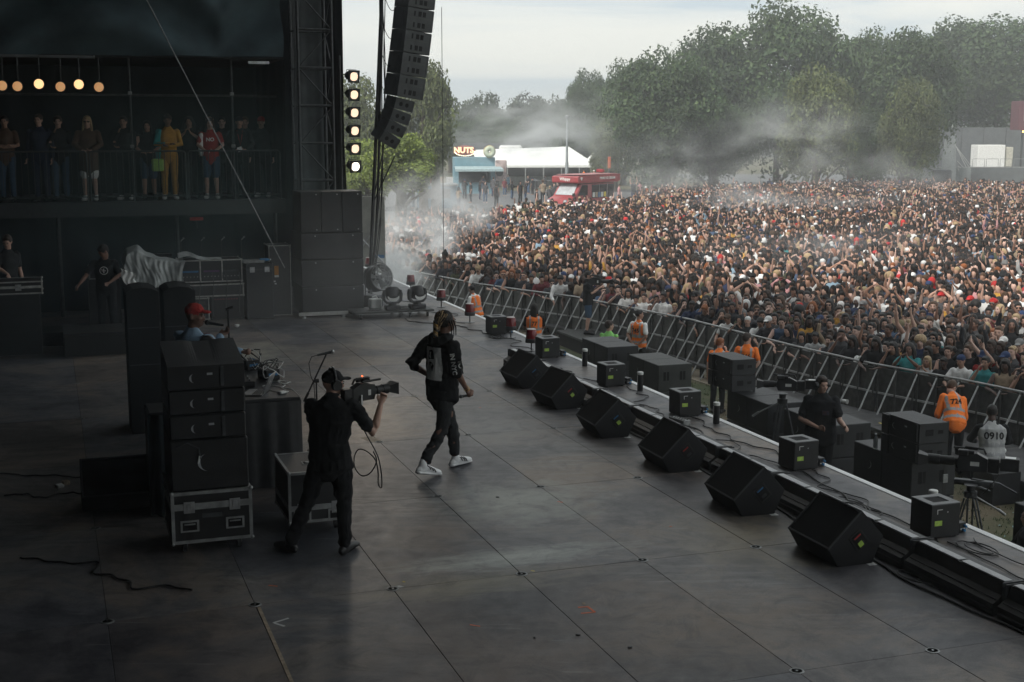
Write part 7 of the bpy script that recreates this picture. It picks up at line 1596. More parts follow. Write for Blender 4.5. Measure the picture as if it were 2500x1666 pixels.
sp_list = [((17.25, 21.45), dict(skin='tan', shirt='white', hair='capback', hc='navy', pose=0, sl='short')), ((16.55, 22.3), dict(skin='tan', shirt='pale grey', hair='long', hc='blonde', pose=5, sl='none')), ((17.1, 20.55), dict(skin='dark', shirt='beige', hair='long', hc='black', pose=0, sl='none')),
           ((16.9, 21.9), dict(skin='dark', shirt='black', hair='fade', hc='black', pose=0, sl='short', shades=True)), ((17.35, 19.9), dict(skin='tan', shirt='black', hair='long', hc='dark brown', pose=6, sl='none', shades=True)), ((16.35, 23.0), dict(skin='tan', shirt='black', hair='long', hc='black', pose=6, sl='none')),
           ((14.35, 37.0), dict(skin='light', shirt='white', hair='short', hc='black', pose=8, sl='long')), ((16.6, 22.75), dict(skin='brown', shirt='teal', hair='curly', hc='black', pose=5, sl='short')), ((15.65, 29.3), dict(skin='tan', shirt='white', hair='short', hc='brown', pose=8, sl='short')),
           ((15.9, 25.7), dict(skin='brown', shirt='pale grey', hair='short', hc='black', pose=0, sl='short')), ((15.7, 27.8), dict(skin='tan', shirt='white', hair='short', hc='black', pose=8, sl='short')), ((13.3, 39.1), dict(skin='tan', shirt='black', hair='long', hc='ginger', pose=0, sl='none')),
           ((15.2, 33.0), dict(skin='light', shirt='white', hair='short', hc='dark brown', pose=1, sl='long')), ((15.0, 34.0), dict(skin='tan', shirt='white', hair='long', hc='black', pose=0, sl='short'))]
taken = set()
for (u, v), spx in sp_list:
    best = min((p for p in indiv if p[2] == 0 and id(p) not in taken), key=lambda p: (UV(p[0], p[1])[0]-u)**2+(UV(p[0], p[1])[1]-v)**2); taken.add(id(best)); specials[id(best)] = spx
for p in indiv: make_individual(p[0], p[1], p[2], p[3], specials.get(id(p)))
# people standing by the stalls and under the trees
STAND = [(1010, 104), (1035, 99), (1065, 108), (1090, 110), (1120, 104), (1135, 118), (1150, 112), (1172, 117), (1185, 112), (1205, 121), (1212, 106), (1232, 124), (1250, 118), (1270, 112), (1283, 113), (1300, 126), (1310, 100), (1325, 112), (1342, 107), (1352, 110), (1290, 128), (1330, 130), (1180, 128), (1240, 130), (1210, 129),
         (1365, 128), (1395, 131), (1545, 112), (1560, 115), (1590, 113), (1640, 112), (1665, 111), (1790, 113), (1875, 124), (1900, 128), (2085, 119), (2112, 116), (2130, 113), (2178, 124), (1700, 108), (1480, 108), (1510, 110), (1455, 112)]
for i, (px, Y) in enumerate(STAND):
    x = (px-1250)/3250*Y*1.0
    wh = 'on tarmac' if px < 1420 else 'under the trees'
    wh += ' ' + ('beside blue kiosk' if px < 1190 else 'before marquee left half' if px < 1290 else 'before marquee right half' if px < 1420 else 'beside red van' if px < 1600 else 'below the big tree' if px < 1900 else 'on right slope')
    make_individual(x, Y, 9, 0, None, GZ, wh, rz=cr_.uniform(0, 6.28), group='people standing by the stalls and trees')
# two hi-vis people by the marquee
for (px, Y, w_) in ((1424, 131, 'left'), (1449, 131, 'right')):
    o = make_individual((px-1250)/3250*Y, Y, 9, 0, dict(pose=2), GZ+.5, f'behind the red van roof, {w_} of the two hi-vis stewards', rz=1.0, group='people standing by the stalls and trees')
    for c in o.children:
        if c.name.startswith(('t_shirt', 'vest_top', 'jacket')): c.material_slots[0].material = F['orange']
    people[-1] = (f'distant steward in orange vest behind the red van roof, {w_} of the two', o, px)
# labels single out each person
from collections import defaultdict
gp = defaultdict(list)
for base, o, px in people: gp[base].append((px, o))
words = ['rightmost', 'second rightmost', 'third rightmost', 'fourth rightmost', 'fifth rightmost', 'sixth rightmost']
for base, L_ in gp.items():
    L_.sort(key=lambda q: -q[0])
    if len(L_) == 1 and len(base.split()) > 16 or len(L_) > 1 and len(base.split()) > 14: q_ = base.split(', '); base = ', '.join(q_[:2]+q_[3:])
    for i, (px, o) in enumerate(L_): o['label'] = base if len(L_) == 1 else base + ', ' + words[min(i, 5)]
# the mass: one mesh with a colour per face
def npmesh(me):
    n = len(me.vertices); co = np.empty(n*3, np.float32); me.vertices.foreach_get('co', co); me.calc_loop_triangles(); t = np.empty(len(me.loop_triangles)*3, np.int32); me.loop_triangles.foreach_get('vertices', t); return co.reshape(-1, 3), t.reshape(-1, 3)
NB = [[npmesh(m) for m in q] for q in LOWB]; NT = [{k: [npmesh(m) for m in q] for k, q in d.items()} for d in LOWT]; NH = {k: [npmesh(m) for m in q] for k, q in LOWH.items()}
NHT = [{k: [((np.c_[v, np.ones(len(v))] @ np.array(HMX[i]).T)[:, :3].astype(np.float32), t) for v, t in q] for k, q in NH.items()} for i in range(len(POSES))]
print('LOD', [len(q[1]) for q in NB[2]], [len(q[1]) for q in NT[2]['short']], [len(q[1]) for q in NH['short']])
VV = []; TT = []; CC = []; off = 0
for (x, y, row, v, s_) in mass:
    r = cr_; skn = pick(SKN, r)[1]; sh = pick(SHIRT, r)[1]; hk_ = r.choices([h for h, _ in HAIRW], [w for _, w in HAIRW])[0]; hc = pick(HRC, r)
    if skn[0] < .2: hc = HRC[0]
    hcol = pick(CAPC, r)[1] if hk_ in ('cap', 'capback', 'bucket', 'hood', 'turban') else hc[1]
    pi = r.choices(range(10), [1, 12, 54, 4, 4, 7, 6, 2, 0, 2])[0]; sl = r.choices(['none', 'short', 'long'], [24, 58, 18])[0]
    d = math.atan2(15-y, -1-x)-PI/2+r.gauss(0, .3); s = max(.84, min(1.10, r.gauss(.975, .05))); c, sn = math.cos(d)*s, math.sin(d)*s
    ld = 0 if y < 46 else 1
    for (co, tr), col in ((NB[pi][ld], skn), (NT[pi][sl][ld], sh), (NHT[pi][hk_][ld], hcol)):
        k = r.uniform(.75, 1.2)
        w = np.empty_like(co); w[:, 0] = co[:, 0]*c-co[:, 1]*sn+x; w[:, 1] = co[:, 0]*sn+co[:, 1]*c+y; w[:, 2] = co[:, 2]*s+GZ
        VV.append(w); TT.append(tr+off); CC.append(np.tile(np.array([col[0]*k, col[1]*k, col[2]*k, 1], np.float32), (len(tr), 1))); off += len(co)
def big_mesh(name, V_, T_, C_, m, smooth=True):
    V_ = np.concatenate(V_).astype(np.float32); T_ = np.concatenate(T_).astype(np.int32); C_ = np.concatenate(C_).astype(np.float32)
    me = bpy.data.meshes.new(name); me.vertices.add(len(V_)); me.vertices.foreach_set('co', V_.ravel()); me.loops.add(T_.size); me.loops.foreach_set('vertex_index', T_.ravel())
    k = T_.shape[1]; me.polygons.add(len(T_)); me.polygons.foreach_set('loop_start', np.arange(0, T_.size, k, dtype=np.int32))
    at = me.attributes.new('col', 'FLOAT_COLOR', 'FACE'); at.data.foreach_set('color', C_.ravel()); me.materials.append(m); me.update(); me.validate()
    me.polygons.foreach_set('use_smooth', [smooth]*len(me.polygons)); return me
def attr_mat(name, rough=.8, spec=.25, transl=0):
    m = bpy.data.materials.new(name); m.use_nodes = True; n = m.node_tree; p = n.nodes['Principled BSDF']; a = n.nodes.new('ShaderNodeAttribute'); a.attribute_name = 'col'
    p.inputs['Roughness'].default_value = rough; p.inputs['Specular IOR Level'].default_value = spec; n.links.new(a.outputs['Color'], p.inputs['Base Color'])
    if transl:
        tb = n.nodes.new('ShaderNodeBsdfTranslucent'); mxs = n.nodes.new('ShaderNodeMixShader'); mxs.inputs['Fac'].default_value = transl; n.links.new(a.outputs['Color'], tb.inputs['Color']); out = n.nodes['Material Output']
        n.links.new(p.outputs[0], mxs.inputs[1]); n.links.new(tb.outputs[0], mxs.inputs[2]); n.links.new(mxs.outputs[0], out.inputs['Surface'])
    return m
print('crowd', len(indiv), len(mass), 'tris', sum(len(t) for t in TT))
if mass: tag(put('audience', big_mesh('audience', VV, TT, CC, attr_mat('crowd_colours'))), 'dense festival crowd filling the field behind the front rows', 'crowd', kind='stuff')
del VV, TT, CC

# ---------------------------------------------------------------- trees
LEAFM = attr_mat('foliage', .65, .35, .30)
def crown(n, rx, ry, rz, seed, leaf, cols, nb=46, z0=0.0, flat=.0, shell=.62):
    g = np.random.default_rng(seed); cen = []; 
    while len(cen) < nb:
        p = g.uniform(-1, 1, 3); l_ = np.linalg.norm(p)
        if .25 < l_ < .80: p = p/l_*(l_**.6)*.80; cen.append(p)
    cen = np.array(cen); br = g.uniform(.20, .36, nb); bt = g.uniform(.62, 1.45, nb)
    bi = g.integers(0, nb, n); d = g.normal(size=(n, 3)); d[:, 2] = d[:, 2]*.9+.25; d /= np.linalg.norm(d, axis=1)[:, None]
    rad = br[bi]*(g.uniform(shell, 1.08, n)); c = cen[bi]+d*rad[:, None]*np.array([1, 1, .85]); c += g.normal(size=(n, 3))*.015
    c = c*np.array([rx, ry, rz]); c[:, 2] += z0
    nrm_ = d+g.normal(size=(n, 3))*.55; nrm_ /= np.linalg.norm(nrm_, axis=1)[:, None]
    t = np.cross(nrm_, g.normal(size=(n, 3))); t /= np.linalg.norm(t, axis=1)[:, None]; bv = np.cross(nrm_, t)
    s = leaf*g.uniform(.6, 1.3, n)[:, None]; t = t*s; bv = bv*s*.62; fold = nrm_*s*.25
    V_ = np.stack([c-t, c-bv+fold, c+t, c+bv+fold], 1).reshape(-1, 3); T_ = np.arange(n*4).reshape(-1, 4)
    k = (bt[bi]*g.uniform(.85, 1.18, n))[:, None]; ca, cb = np.array(cols[0]), np.array(cols[1]); mixf = g.uniform(0, 1, n)[:, None]
    C_ = np.c_[(ca*(1-mixf)+cb*mixf)*k, np.ones(n)]
    return V_, T_, C_
def crown_mesh(*a, **k): v, t, c = crown(*a, **k); return big_mesh('crown', [v], [t], [c], LEAFM, False)
DG = ((.036, .066, .030), (.075, .112, .046)); MG = ((.070, .095, .038), (.125, .145, .055)); YG = ((.11, .155, .035), (.21, .26, .06)); BG = ((.038, .056, .034), (.060, .078, .046))
CR = {'dark': [crown_mesh(26000, 1, 1, 1, 11+i, .027, DG, 64) for i in range(3)], 'mid': [crown_mesh(13000, 1, 1, 1, 31+i, .034, MG, 54) for i in range(2)], 'fresh': [crown_mesh(9000, 1, 1, 1, 51, .048, YG, 44), crown_mesh(9000, 1, 1, 1, 52, .048, YG, 44)], 'far': [crown_mesh(3600, 1, 1, 1, 71+i, .050, BG, 30) for i in range(3)]}
M['bark'] = mat('bark', (.06, .05, .04), .9, scale=6, var=.35, bump=.6, bscale=12)
def tree(px, Y, top, r, lab, kind='dark', low=2.0, var=0, ry=None, trunk=.35, px0=None):
    """top: height above ground; low: height of the lowest leaves"""
    x = (px-1250)/3250*Y*.998; t = thing('tree', lab, 'tree', x, Y, GZ, rnd.uniform(0, 6), None, world=True); hgt = (top-low)/2
    k = CR[kind]; o = put('crown', k[var % len(k)], t, (0, 0, low+hgt)); o.scale = (r, ry or r, hgt*1.06)
    b = MB(); g = random.Random(int(px+Y)); tr = trunk
    b.tube([(0, 0, -.1), (.05, 0, low*.5), (.0, .1, low+hgt*.5), (.1, 0, low+hgt*1.2)], [tr*1.25, tr, tr*.7, tr*.3], 10); b.build('trunk', M['bark'], t, 60)
    for j in range(6):
        a = j*1.05+g.uniform(-.3, .3); z0 = low*.6+hgt*.16*j; b = MB(); b.tube([(0, 0, z0), (math.cos(a)*r*.3, math.sin(a)*r*.3, z0+hgt*.3), (math.cos(a)*r*.7, math.sin(a)*r*.7, z0+hgt*.55)], [tr*.45, tr*.28, tr*.08], 7); b.build('limb', M['bark'], t, 60)
    return t
def htop(py, Y): dy = py-833; return 3.9-Y*(510.6+dy*.9876)/(3209.7-dy*.157)-GZ
TR = [(1620, 119, 92, 165, 'broad dark tree left of the middle of the big group, its trunk behind the crowd', 'dark', .5, 0), (1890, 136, -14, 205, 'tallest dark tree in the middle of the big group', 'dark', .5, 1), (2200, 134, 50, 155, 'dark tree right of the tallest one, slightly lower', 'dark', .5, 2),
      (2420, 166, 8, 190, 'very dark tree filling the upper right corner', 'dark', 5.0, 0), (1745, 140, 38, 150, 'dark tree just left of the tallest one', 'dark', .5, 2), (2070, 142, 38, 150, 'dark tree behind, between the tallest one and its right neighbour', 'dark', .5, 0), (2300, 168, 36, 150, 'dark tree behind, left of the upper right corner', 'dark', 4.5, 1), (1985, 112, 145, 112, 'paler rounded tree in front of the tallest dark tree', 'mid', .8, 0),
      (2215, 118, 170, 88, 'paler olive tree in front on the right, beside the grey ramp', 'mid', 1.6, 1), (1735, 124, 215, 95, 'dark drooping tree low between the broad tree and the paler rounded tree', 'dark', .5, 1), (1432, 166, 158, 66, 'dark tree standing on its own above the right end of the marquee', 'dark', 1.5, 2), (2120, 122, 250, 75, 'small dark tree left of the grey ramp', 'dark', .5, 2), (1520, 150, 140, 100, 'dark tree behind the left flank of the big group', 'dark', .5, 1),
      (978, 73, 318, 100, 'small bright green sycamore beside the mast, trunk rising from the crowd', 'fresh', 2.4, 0), (905, 82, 325, 80, 'bright green tree showing between the side lamps and the mast', 'fresh', 1.4, 1), (1035, 96, 118, 92, 'tall dark green tree directly behind the hanging line array', 'mid', 1.0, 0), (1066, 99, 275, 40, 'lower fresh green limb like tree right of the line array', 'mid', 3.2, 0),
      (868, 100, 160, 100, 'fresh green tree behind the side lamps', 'mid', .8, 1), (1062, 121, 325, 34, 'small grey green tree at the left of the doughnut kiosk', 'mid', 1.2, 0), (1465, 134, 326, 36, 'small tree with white blossom like gaps at the right end of the marquee', 'mid', 1.2, 1), (1500, 132, 270, 60, 'grey green tree right of the marquee end', 'mid', .8, 0)]
for px, Y, py, wpx, lab, kind, low, var in TR:
    r_ = wpx/3250*Y*1.02; tree(px, Y, htop(py, Y), r_, lab, kind, low, var)
FARS = [(1100, 190, 232, 60), (1165, 185, 215, 60), (1225, 180, 203, 62), (1290, 200, 222, 60), (1345, 205, 226, 60), (1390, 190, 235, 52), (1200, 170, 265, 60), (1285, 175, 262, 62), (1360, 170, 268, 60), (1140, 170, 280, 60), (1055, 180, 245, 60), (1450, 210, 225, 60), (1010, 190, 240, 60), (1250, 160, 300, 60), (1320, 162, 298, 60), (1400, 160, 290, 60)]
fw = ['above the left end of the marquee', 'above the doughnut sign', 'rising highest above the marquee', 'in the smoke above the marquee', 'right of the lamp post top', 'left of the lone dark tree', 'lower front row, left of the smoke', 'lower front row, in the smoke', 'lower front row, right of the lamp post', 'lower front row, above the kiosk', 'behind the line array', 'behind the lone dark tree', 'at the far left of the skyline', 'nearest behind the marquee, left', 'nearest behind the marquee, middle', 'nearest behind the marquee, right']
for i, (px, Y, py, w_) in enumerate(FARS): tree(px, Y, htop(py, Y), w_/3250*Y*1.15, 'hazy far tree '+fw[i], 'far' if Y > 172 else 'dark', 1.0, i, trunk=.3)
# far wood behind everything
g = np.random.default_rng(5); Vs, Ts, Cs = [], [], []; offv = 0
for i in range(30):
    X = -110+9.5*i*1.0; Y = 300+g.uniform(-15, 15); rr_ = g.uniform(8, 12); v, t, c = crown(1500, rr_, rr_, g.uniform(6.5, 9), 200+i, .75, BG, 20, z0=GZ+5.5); v = v+np.array([X, Y, 0]); Vs.append(v); Ts.append(t+offv); Cs.append(c); offv += len(v)
tag(put('far_wood', big_mesh('far_wood', Vs, Ts, Cs, LEAFM, False)), 'distant wood along the skyline behind the park', 'wood', kind='stuff')
hl = MB(); n = 60
for i in range(n+1):
    X = -260+ 620*i/n
    for k, (Y, z) in enumerate(((305, GZ), (380, 4), (470, 9.5), (600, 12))): hl.v.append((X, Y, z+ (2.0*math.sin(X*.02)+1.2*math.sin(X*.05+1))*(k/3)))
for i in range(n):
    for k in range(3): a = i*4+k; hl.f.append((a, a+4, a+5, a+1)); hl.m.append(0)
tag(hl.build('hills', mat('far_hill', (.045, .058, .034), .95, scale=.05, var=.3), None, 80), 'low wooded hills on the horizon', 'hills', kind='structure')
# ---------------------------------------------------------------- food stalls, marquee, van, things beyond the crowd
def WP(px, Y): return ((px-1250)/3250*Y*.998, Y)
def zpx(py, Y): dy = py-833; return 3.9-Y*(510.6+dy*.9876)/(3209.7-dy*.157)
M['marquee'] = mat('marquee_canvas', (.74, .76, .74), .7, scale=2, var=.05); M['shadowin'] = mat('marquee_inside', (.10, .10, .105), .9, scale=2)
x0 = WP(1195, 141)[0]; x1 = WP(1458, 141)[0]; t = thing('marquee', 'long white marquee with open front beyond the crowd', 'marquee', (x0+x1)/2, 141, GZ, R(3), world=True); w = (x1-x0)/2; el, rd = 2.35, 4.25
b = MB(); n = 6
b.add([(-w-1.5, 0, el), (w, 0, el), (w-2.6, 5, rd), (-w-1.5, 5, rd-.35)], [(0, 1, 2, 3)]); b.add([(w, 0, el), (w-.4, 10, el), (w-2.6, 5, rd)], [(0, 1, 2)]); b.add([(-w-1.5, 10, el), (w-.4, 10, el), (w-2.6, 5, rd), (-w-1.5, 5, rd-.35)], [(0, 1, 2, 3)]); b.add([(-w-1.5, -.02, el-.22), (w, -.02, el-.22), (w, -.02, el), (-w-1.5, -.02, el)], [(0, 1, 2, 3)]); b.build('roof', M['marquee'], t)
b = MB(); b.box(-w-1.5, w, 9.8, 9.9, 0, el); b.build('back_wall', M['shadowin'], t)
for i in range(7): b = MB(); xx = -w+i*(2*w)/6; b.box(xx-.05, xx+.05, -.05, .05, 0, el-.23); b.build('pole', M['aludull'], t)
b = MB(); b.box(-w, w, 5.5, 6.2, 0, 1.0, .02); b.build('counter', M['brownish'] if 'brownish' in M else M['aludull'], t)
# railing in front of the marquee
x, y = WP(1345, 133); t = thing('railing', 'pale railing panel before the right half of the marquee', 'railing', x, y, GZ, R(2), world=True); b = MB(); b.tube([(-2, 0, 0), (-2, 0, 1.05), (2, 0, 1.05), (2, 0, 0)], .03, 6); b.cyl((-2, 0, .15), (2, 0, .15), .02, n=6); b.build('frame', M['alu'], t, 60)
q = MB(); q.cyl((0, 0, .15), (0, 0, 1.05), .012, n=5); me = q.mesh('bar', M['alu'])
for i in range(24): put('bar', me, t, (-1.85+i*.161, 0, 0))
# doughnut kiosk
x, y = WP(1161, 128); t = thing('doughnut_kiosk', 'pale blue food kiosk with lit NUTS sign and a giant doughnut on its roof', 'kiosk', x, y, GZ, R(6), world=True); KB = mat('kiosk_blue', (.15, .28, .34), .5, scale=2, var=.1)
b = MB(); b.box(-2.0, 1.9, 0, 3, 2.55, 3.45, .03); b.box(-2.0, -1.6, 0, 3, 0, 2.54); b.box(1.5, 1.9, 0, 3, 0, 2.54); b.box(-1.59, 1.49, 2.7, 3, 0, 2.54); b.box(-1.59, 1.49, .1, .4, 0, 1.0); b.build('body', KB, t)
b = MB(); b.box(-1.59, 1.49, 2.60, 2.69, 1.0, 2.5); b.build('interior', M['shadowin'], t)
b = MB(); b.add([(-2.0, -.05, 2.62), (2.4, -.05, 2.62), (2.6, -1.1, 2.35), (-2.0, -1.1, 2.35)], [(0, 1, 2, 3)]); b.box(-2.0, 2.6, -1.13, -1.1, 2.15, 2.36); b.build('awning', mat('awning_pale', (.32, .42, .44), .7), t)
b = MB(); b.box(1.92, 3.0, -.2, .1, 1.2, 3.2, .1, 0); b.cyl((2.3, -.22, 2.0), (2.3, -.26, 2.0), .35, n=16, mi=1); b.build('side_board', [mat('board_pinkish', (.35, .28, .27), .7, scale=3, var=.4), M['blackm']], t)
b = MB(); b.sph((-1.0, -.05, 4.1), (1.05, .14, .52), 22, 8); b.build('sign_plate', mat('sign_red', (.16, .03, .025), .5, scale=3), t, 50)
me = textmesh('NUTS', .74, 'lit_lettering', mat('lit_letters', (.9, .5, .3), .4, emit=(1, .62, .34), estr=1.0), .03, bold=.03); me.transform(Matrix.Translation((-1.12, -.26, 4.12)) @ Matrix.Rotation(PI/2, 4, 'X')); put('lit_lettering', me, t)
bb = MB(); bb.sph((0, 0, 0), .045, 6, 5); bme = bb.mesh('bulb', mat('bulb', (1, .8, .5), .3, emit=(1, .85, .6), estr=3))
for i in range(16): a = PI+PI*i/15; put('bulb', bme, t, (-1.0+.95*math.cos(a), -.24, 4.02+.46*math.sin(a)*.9))
b = MB(); n1, n2 = 26, 12
def torus(b, Rr, r, y, mi, a0=0, a1=2*PI, sq=1.0):
    vs = []; fs = []
    for i in range(n1):
        for k in range(n2): A = 2*PI*i/n1; B = 2*PI*k/n2; vs.append((1.35+(Rr+r*math.cos(B))*math.cos(A), y+r*sq*math.sin(B), 4.0+(Rr+r*math.cos(B))*math.sin(A)))
    for i in range(n1):
        for k in range(n2): fs.append((i*n2+k, ((i+1) % n1)*n2+k, ((i+1) % n1)*n2+(k+1) % n2, i*n2+(k+1) % n2))
    b.add(vs, fs, mi)
torus(b, .33, .26, -.2, 0); b.build('giant_doughnut', mat('dough', (.45, .33, .12), .7, scale=4), t, 60); b = MB(); torus(b, .33, .225, -.29, 0); b.build('icing', mat('pale_icing', (.48, .55, .40), .5, scale=4), t, 60)
x, y = WP(1075, 104); t = thing('kiosk', 'small bright blue kiosk partly behind the leaves left of the doughnut kiosk', 'kiosk', x, y, GZ, R(10), world=True); b = MB(); b.box(-1.6, 1.3, 0, 2, 0, 1.75, .03); b.build('body', mat('kiosk_deep_blue', (.06, .17, .25), .5), t); b = MB(); b.box(-1.7, 1.4, -.3, 2.1, 1.76, 1.9, .02); b.build('roof', M['aludull'], t); b = MB(); b.box(-1.0, .8, -.02, -.005, .8, 1.5); b.build('hatch', M['hole'], t)
for q_ in range(4): b = MB(); b.box(-1.35+q_*.72, -.80+q_*.72, 2.55, 2.595, 1.75, 2.35); b.build('menu_board', [M['whitetape'], M['red'], M['beigetape'], M['whitetape']][q_], t)
for q_ in range(3): x, y = WP(1212+q_*95, 138); k_ = thing('litter_bin', ['dark bin at the left end of the marquee', 'dark bin at the middle of the marquee front', 'dark bin near the right end of the marquee'][q_], 'bin', x, y, GZ, 0, 'bins before the marquee', world=True); b = MB(); b.lathe([(.24, 0), (.30, .9), (.31, .95), (.10, 1.05)], 12); b.build('body', M['steel'], k_, 40); b = MB(); b.box(-.12, .12, -.31, -.26, .72, .85); b.build('slot', M['hole'], k_)
# lorry behind the marquee
x, y = WP(1225, 152); t = thing('lorry', 'white cab and long dark trailer behind the marquee roof', 'lorry', x, y, GZ, 0, world=True); b = MB(); b.box(-4.5, 1.6, 0, 2.4, 1.1, zpx(350, 152)-GZ, .05); b.box(-4.5, 1.6, -.02, 0, zpx(352, 152)-GZ-.12, zpx(350, 152)-GZ); b.build('trailer', M['steel'], t); b = MB(); b.box(-.3, 2.3, -.6, 1.8, .9, zpx(355, 152)-GZ, .2); b.build('cab', M['white'], t)
b = MB(); b.box(.9, 2.0, -.62, -.601, 3.2, 3.9); b.build('cab_window', M['glassd'], t)
for xx in (-3.5, -2.4, 1.6): b = MB(); b.cyl((xx, -.1, .5), (xx, .2, .5), .5, n=18); b.build('wheel', M['black'], t, 40)
# lamp post
x, y = WP(1383, 119); t = thing('lamp_post', 'tall grey lamp post in front of the marquee', 'lamp post', x, y, GZ, 0, world=True); b = MB(); b.cyl((0, 0, 0), (0, 0, 3.2), .17, .15, n=12); b.cyl((0, 0, 3.2), (0, 0, 7.0), .12, .09, n=12); b.build('column', mat('post_grey', (.28, .31, .32), .5, .3, scale=3), t, 60); b = MB(); b.lathe([(.06, 7.0), (.20, 7.1), (.22, 7.25), (.05, 7.35)], 14); b.build('lantern', M['aludull'], t, 60)
# ice cream van
VR = mat('van_red', (.30, .05, .055), .3, scale=2, var=.12, spec=.6); VD = mat('van_dark_red', (.26, .022, .03), .35, scale=2)
x, y = WP(1412, 97); t = thing('ice_cream_van', 'red ice cream van with overhanging lettered roof standing in the crowd', 'van', x, y, GZ, R(50), world=True)
# local +x from nose to tail, -y is the serving side seen by the camera
prof = [(-2.6, .35), (-2.65, .85), (-2.45, 1.15), (-1.75, 1.38), (-1.0, 2.25), (3.0, 2.25), (3.05, .35)]
b = MB(); b.prism(prof, -1.0, 1.0, 'y'); me = b.mesh('body', VR); bm = bmesh.new(); bm.from_mesh(me); bmesh.ops.bevel(bm, geom=list(bm.edges), offset=.07, segments=3, profile=.6, affect='EDGES'); bm.to_mesh(me); bm.free(); me.polygons.foreach_set('use_smooth', [True]*len(me.polygons)); me.set_sharp_from_angle(angle=R(40)); put('body', me, t)
b = MB(); b.prism([(-1.55, 2.30), (-1.62, 2.42), (-1.62, 2.72), (-1.45, 2.80), (3.5, 2.86), (3.5, 2.40), (3.2, 2.30)], -1.18, 1.18, 'y'); b.build('roof_box', VR, t); b = MB(); b.box(-1.3, 3.3, -1.05, 1.05, 2.865, 2.90, .02); b.build('roof_top', mat('roof_dusty', (.34, .16, .16), .6, scale=1.5), t); b = MB(); b.box(-1.63, -1.615, -1.1, 1.1, 2.36, 2.40); b.box(-1.45, 3.45, -1.187, -1.181, 2.36, 2.40); b.build('roof_trim', VD, t)
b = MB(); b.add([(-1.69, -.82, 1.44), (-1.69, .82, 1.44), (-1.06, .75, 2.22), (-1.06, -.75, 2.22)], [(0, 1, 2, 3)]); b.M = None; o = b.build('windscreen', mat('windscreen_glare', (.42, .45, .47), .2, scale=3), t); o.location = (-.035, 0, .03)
b = MB(); b.add([(-1.45, -1.012, 1.42), (-.25, -1.012, 1.42), (-.25, -1.012, 2.15), (-.92, -1.012, 2.15)], [(0, 1, 2, 3)]); b.build('cab_window', M['glassd'], t)
b = MB(); b.box(.25, 2.1, -1.013, -1.003, 1.2, 2.15); b.box(2.2, 2.95, -1.013, -1.003, 1.2, 2.15); b.build('serving_window', M['glassd'], t)
b = MB(); b.box(2.13, 2.17, -1.02, -1.003, 1.15, 2.2); b.box(1.15, 1.18, -1.03, -1.0135, 1.2, 2.15); b.build('window_post', M['aludull'], t)
for s in (-1, 1): b = MB(); b.sph((-2.5, s*.74, .98), (.20, .18, .20), 12, 8); b.build('headlight', M['alu'], t, 60)
b = MB()
for zz in (.62, .72, .82): b.box(-2.685, -2.60, -.42, .42, zz, zz+.05)
b.build('radiator_grille', M['alu'], t); b = MB(); b.box(-2.72, -2.5, -.95, .95, .36, .55, .04); b.build('bumper', VD, t)
b = MB(); b.box(-2.15, -1.95, -1.0-.22, -1.0-.04, 1.38, 1.62, .03); b.build('wing_mirror', M['black'], t)
for xx in (-1.75, 2.1):
    for s in (-1, 1): b = MB(); b.cyl((xx, s*.86, .34), (xx, s*1.01, .34), .34, n=20, mi=0); b.cyl((xx, s*1.0105, .34), (xx, s*1.015, .34), .19, n=14, mi=1); b.build('wheel', [M['black'], M['alu']], t)
for q_ in range(5): b = MB(); b.box(.35+.34*q_, .62+.34*q_, -1.021, -1.0135, 1.25, 1.60); b.build('ice_price_card', [M['whitetape'], M['beigetape'], M['blue'], M['whitetape'], M['yellowtape']][q_], t)
for txt, loc, rot, size in (('Whippy', (-1.63, 0, 2.58), (PI/2, 0, -PI/2), .30), ("PINKS ICE CREAM", (1.9, -1.20, 2.60), (PI/2, 0, 0), .24)):
    o = put('lettering', textmesh(txt, size, 'lettering', M['white'], .004, bold=.006), t, loc, rot)
b = MB(); b.lathe([(.10, 0), (.16, .2), (.04, .22)], 10, cx=-1.2, cy=-1.1); o = b.build('cone_emblem', M['whitetape'], t); o.location = (.0, -.0, 2.5)
b = MB(); b.box(2.5, 2.8, -.3, .3, 2.95, 3.2, .05); b.build('roof_sign', VD, t)
x, y = WP(1486, 104); t = thing('sign_pole', 'slim pole with orange sign behind the red van', 'sign', x, y, GZ, 0, world=True); b = MB(); b.cyl((0, 0, 0), (0, 0, 4.2), .05, n=8); b.build('pole', M['steel'], t, 60); b = MB(); b.box(-.12, .12, -.05, .05, 3.1, 4.0, .03); b.build('sign_board', mat('orange_sign', (.38, .10, .05), .7), t)
x, y = WP(1478, 146); t = thing('small_tent', 'white peaked tent behind the tree at the right end of the marquee', 'tent', x, y, GZ, R(20), world=True); b = MB(); b.add([(-2, -2, 2.3), (2, -2, 2.3), (2, 2, 2.3), (-2, 2, 2.3), (0, 0, 5.0)], [(0, 1, 4), (1, 2, 4), (2, 3, 4), (3, 0, 4)]); b.build('roof', M['marquee'], t)
for sx in (-2, 2):
    for sy in (-2, 2): b = MB(); b.cyl((sx, sy, 0), (sx, sy, 2.3), .05, n=6); b.build('pole', M['aludull'], t)
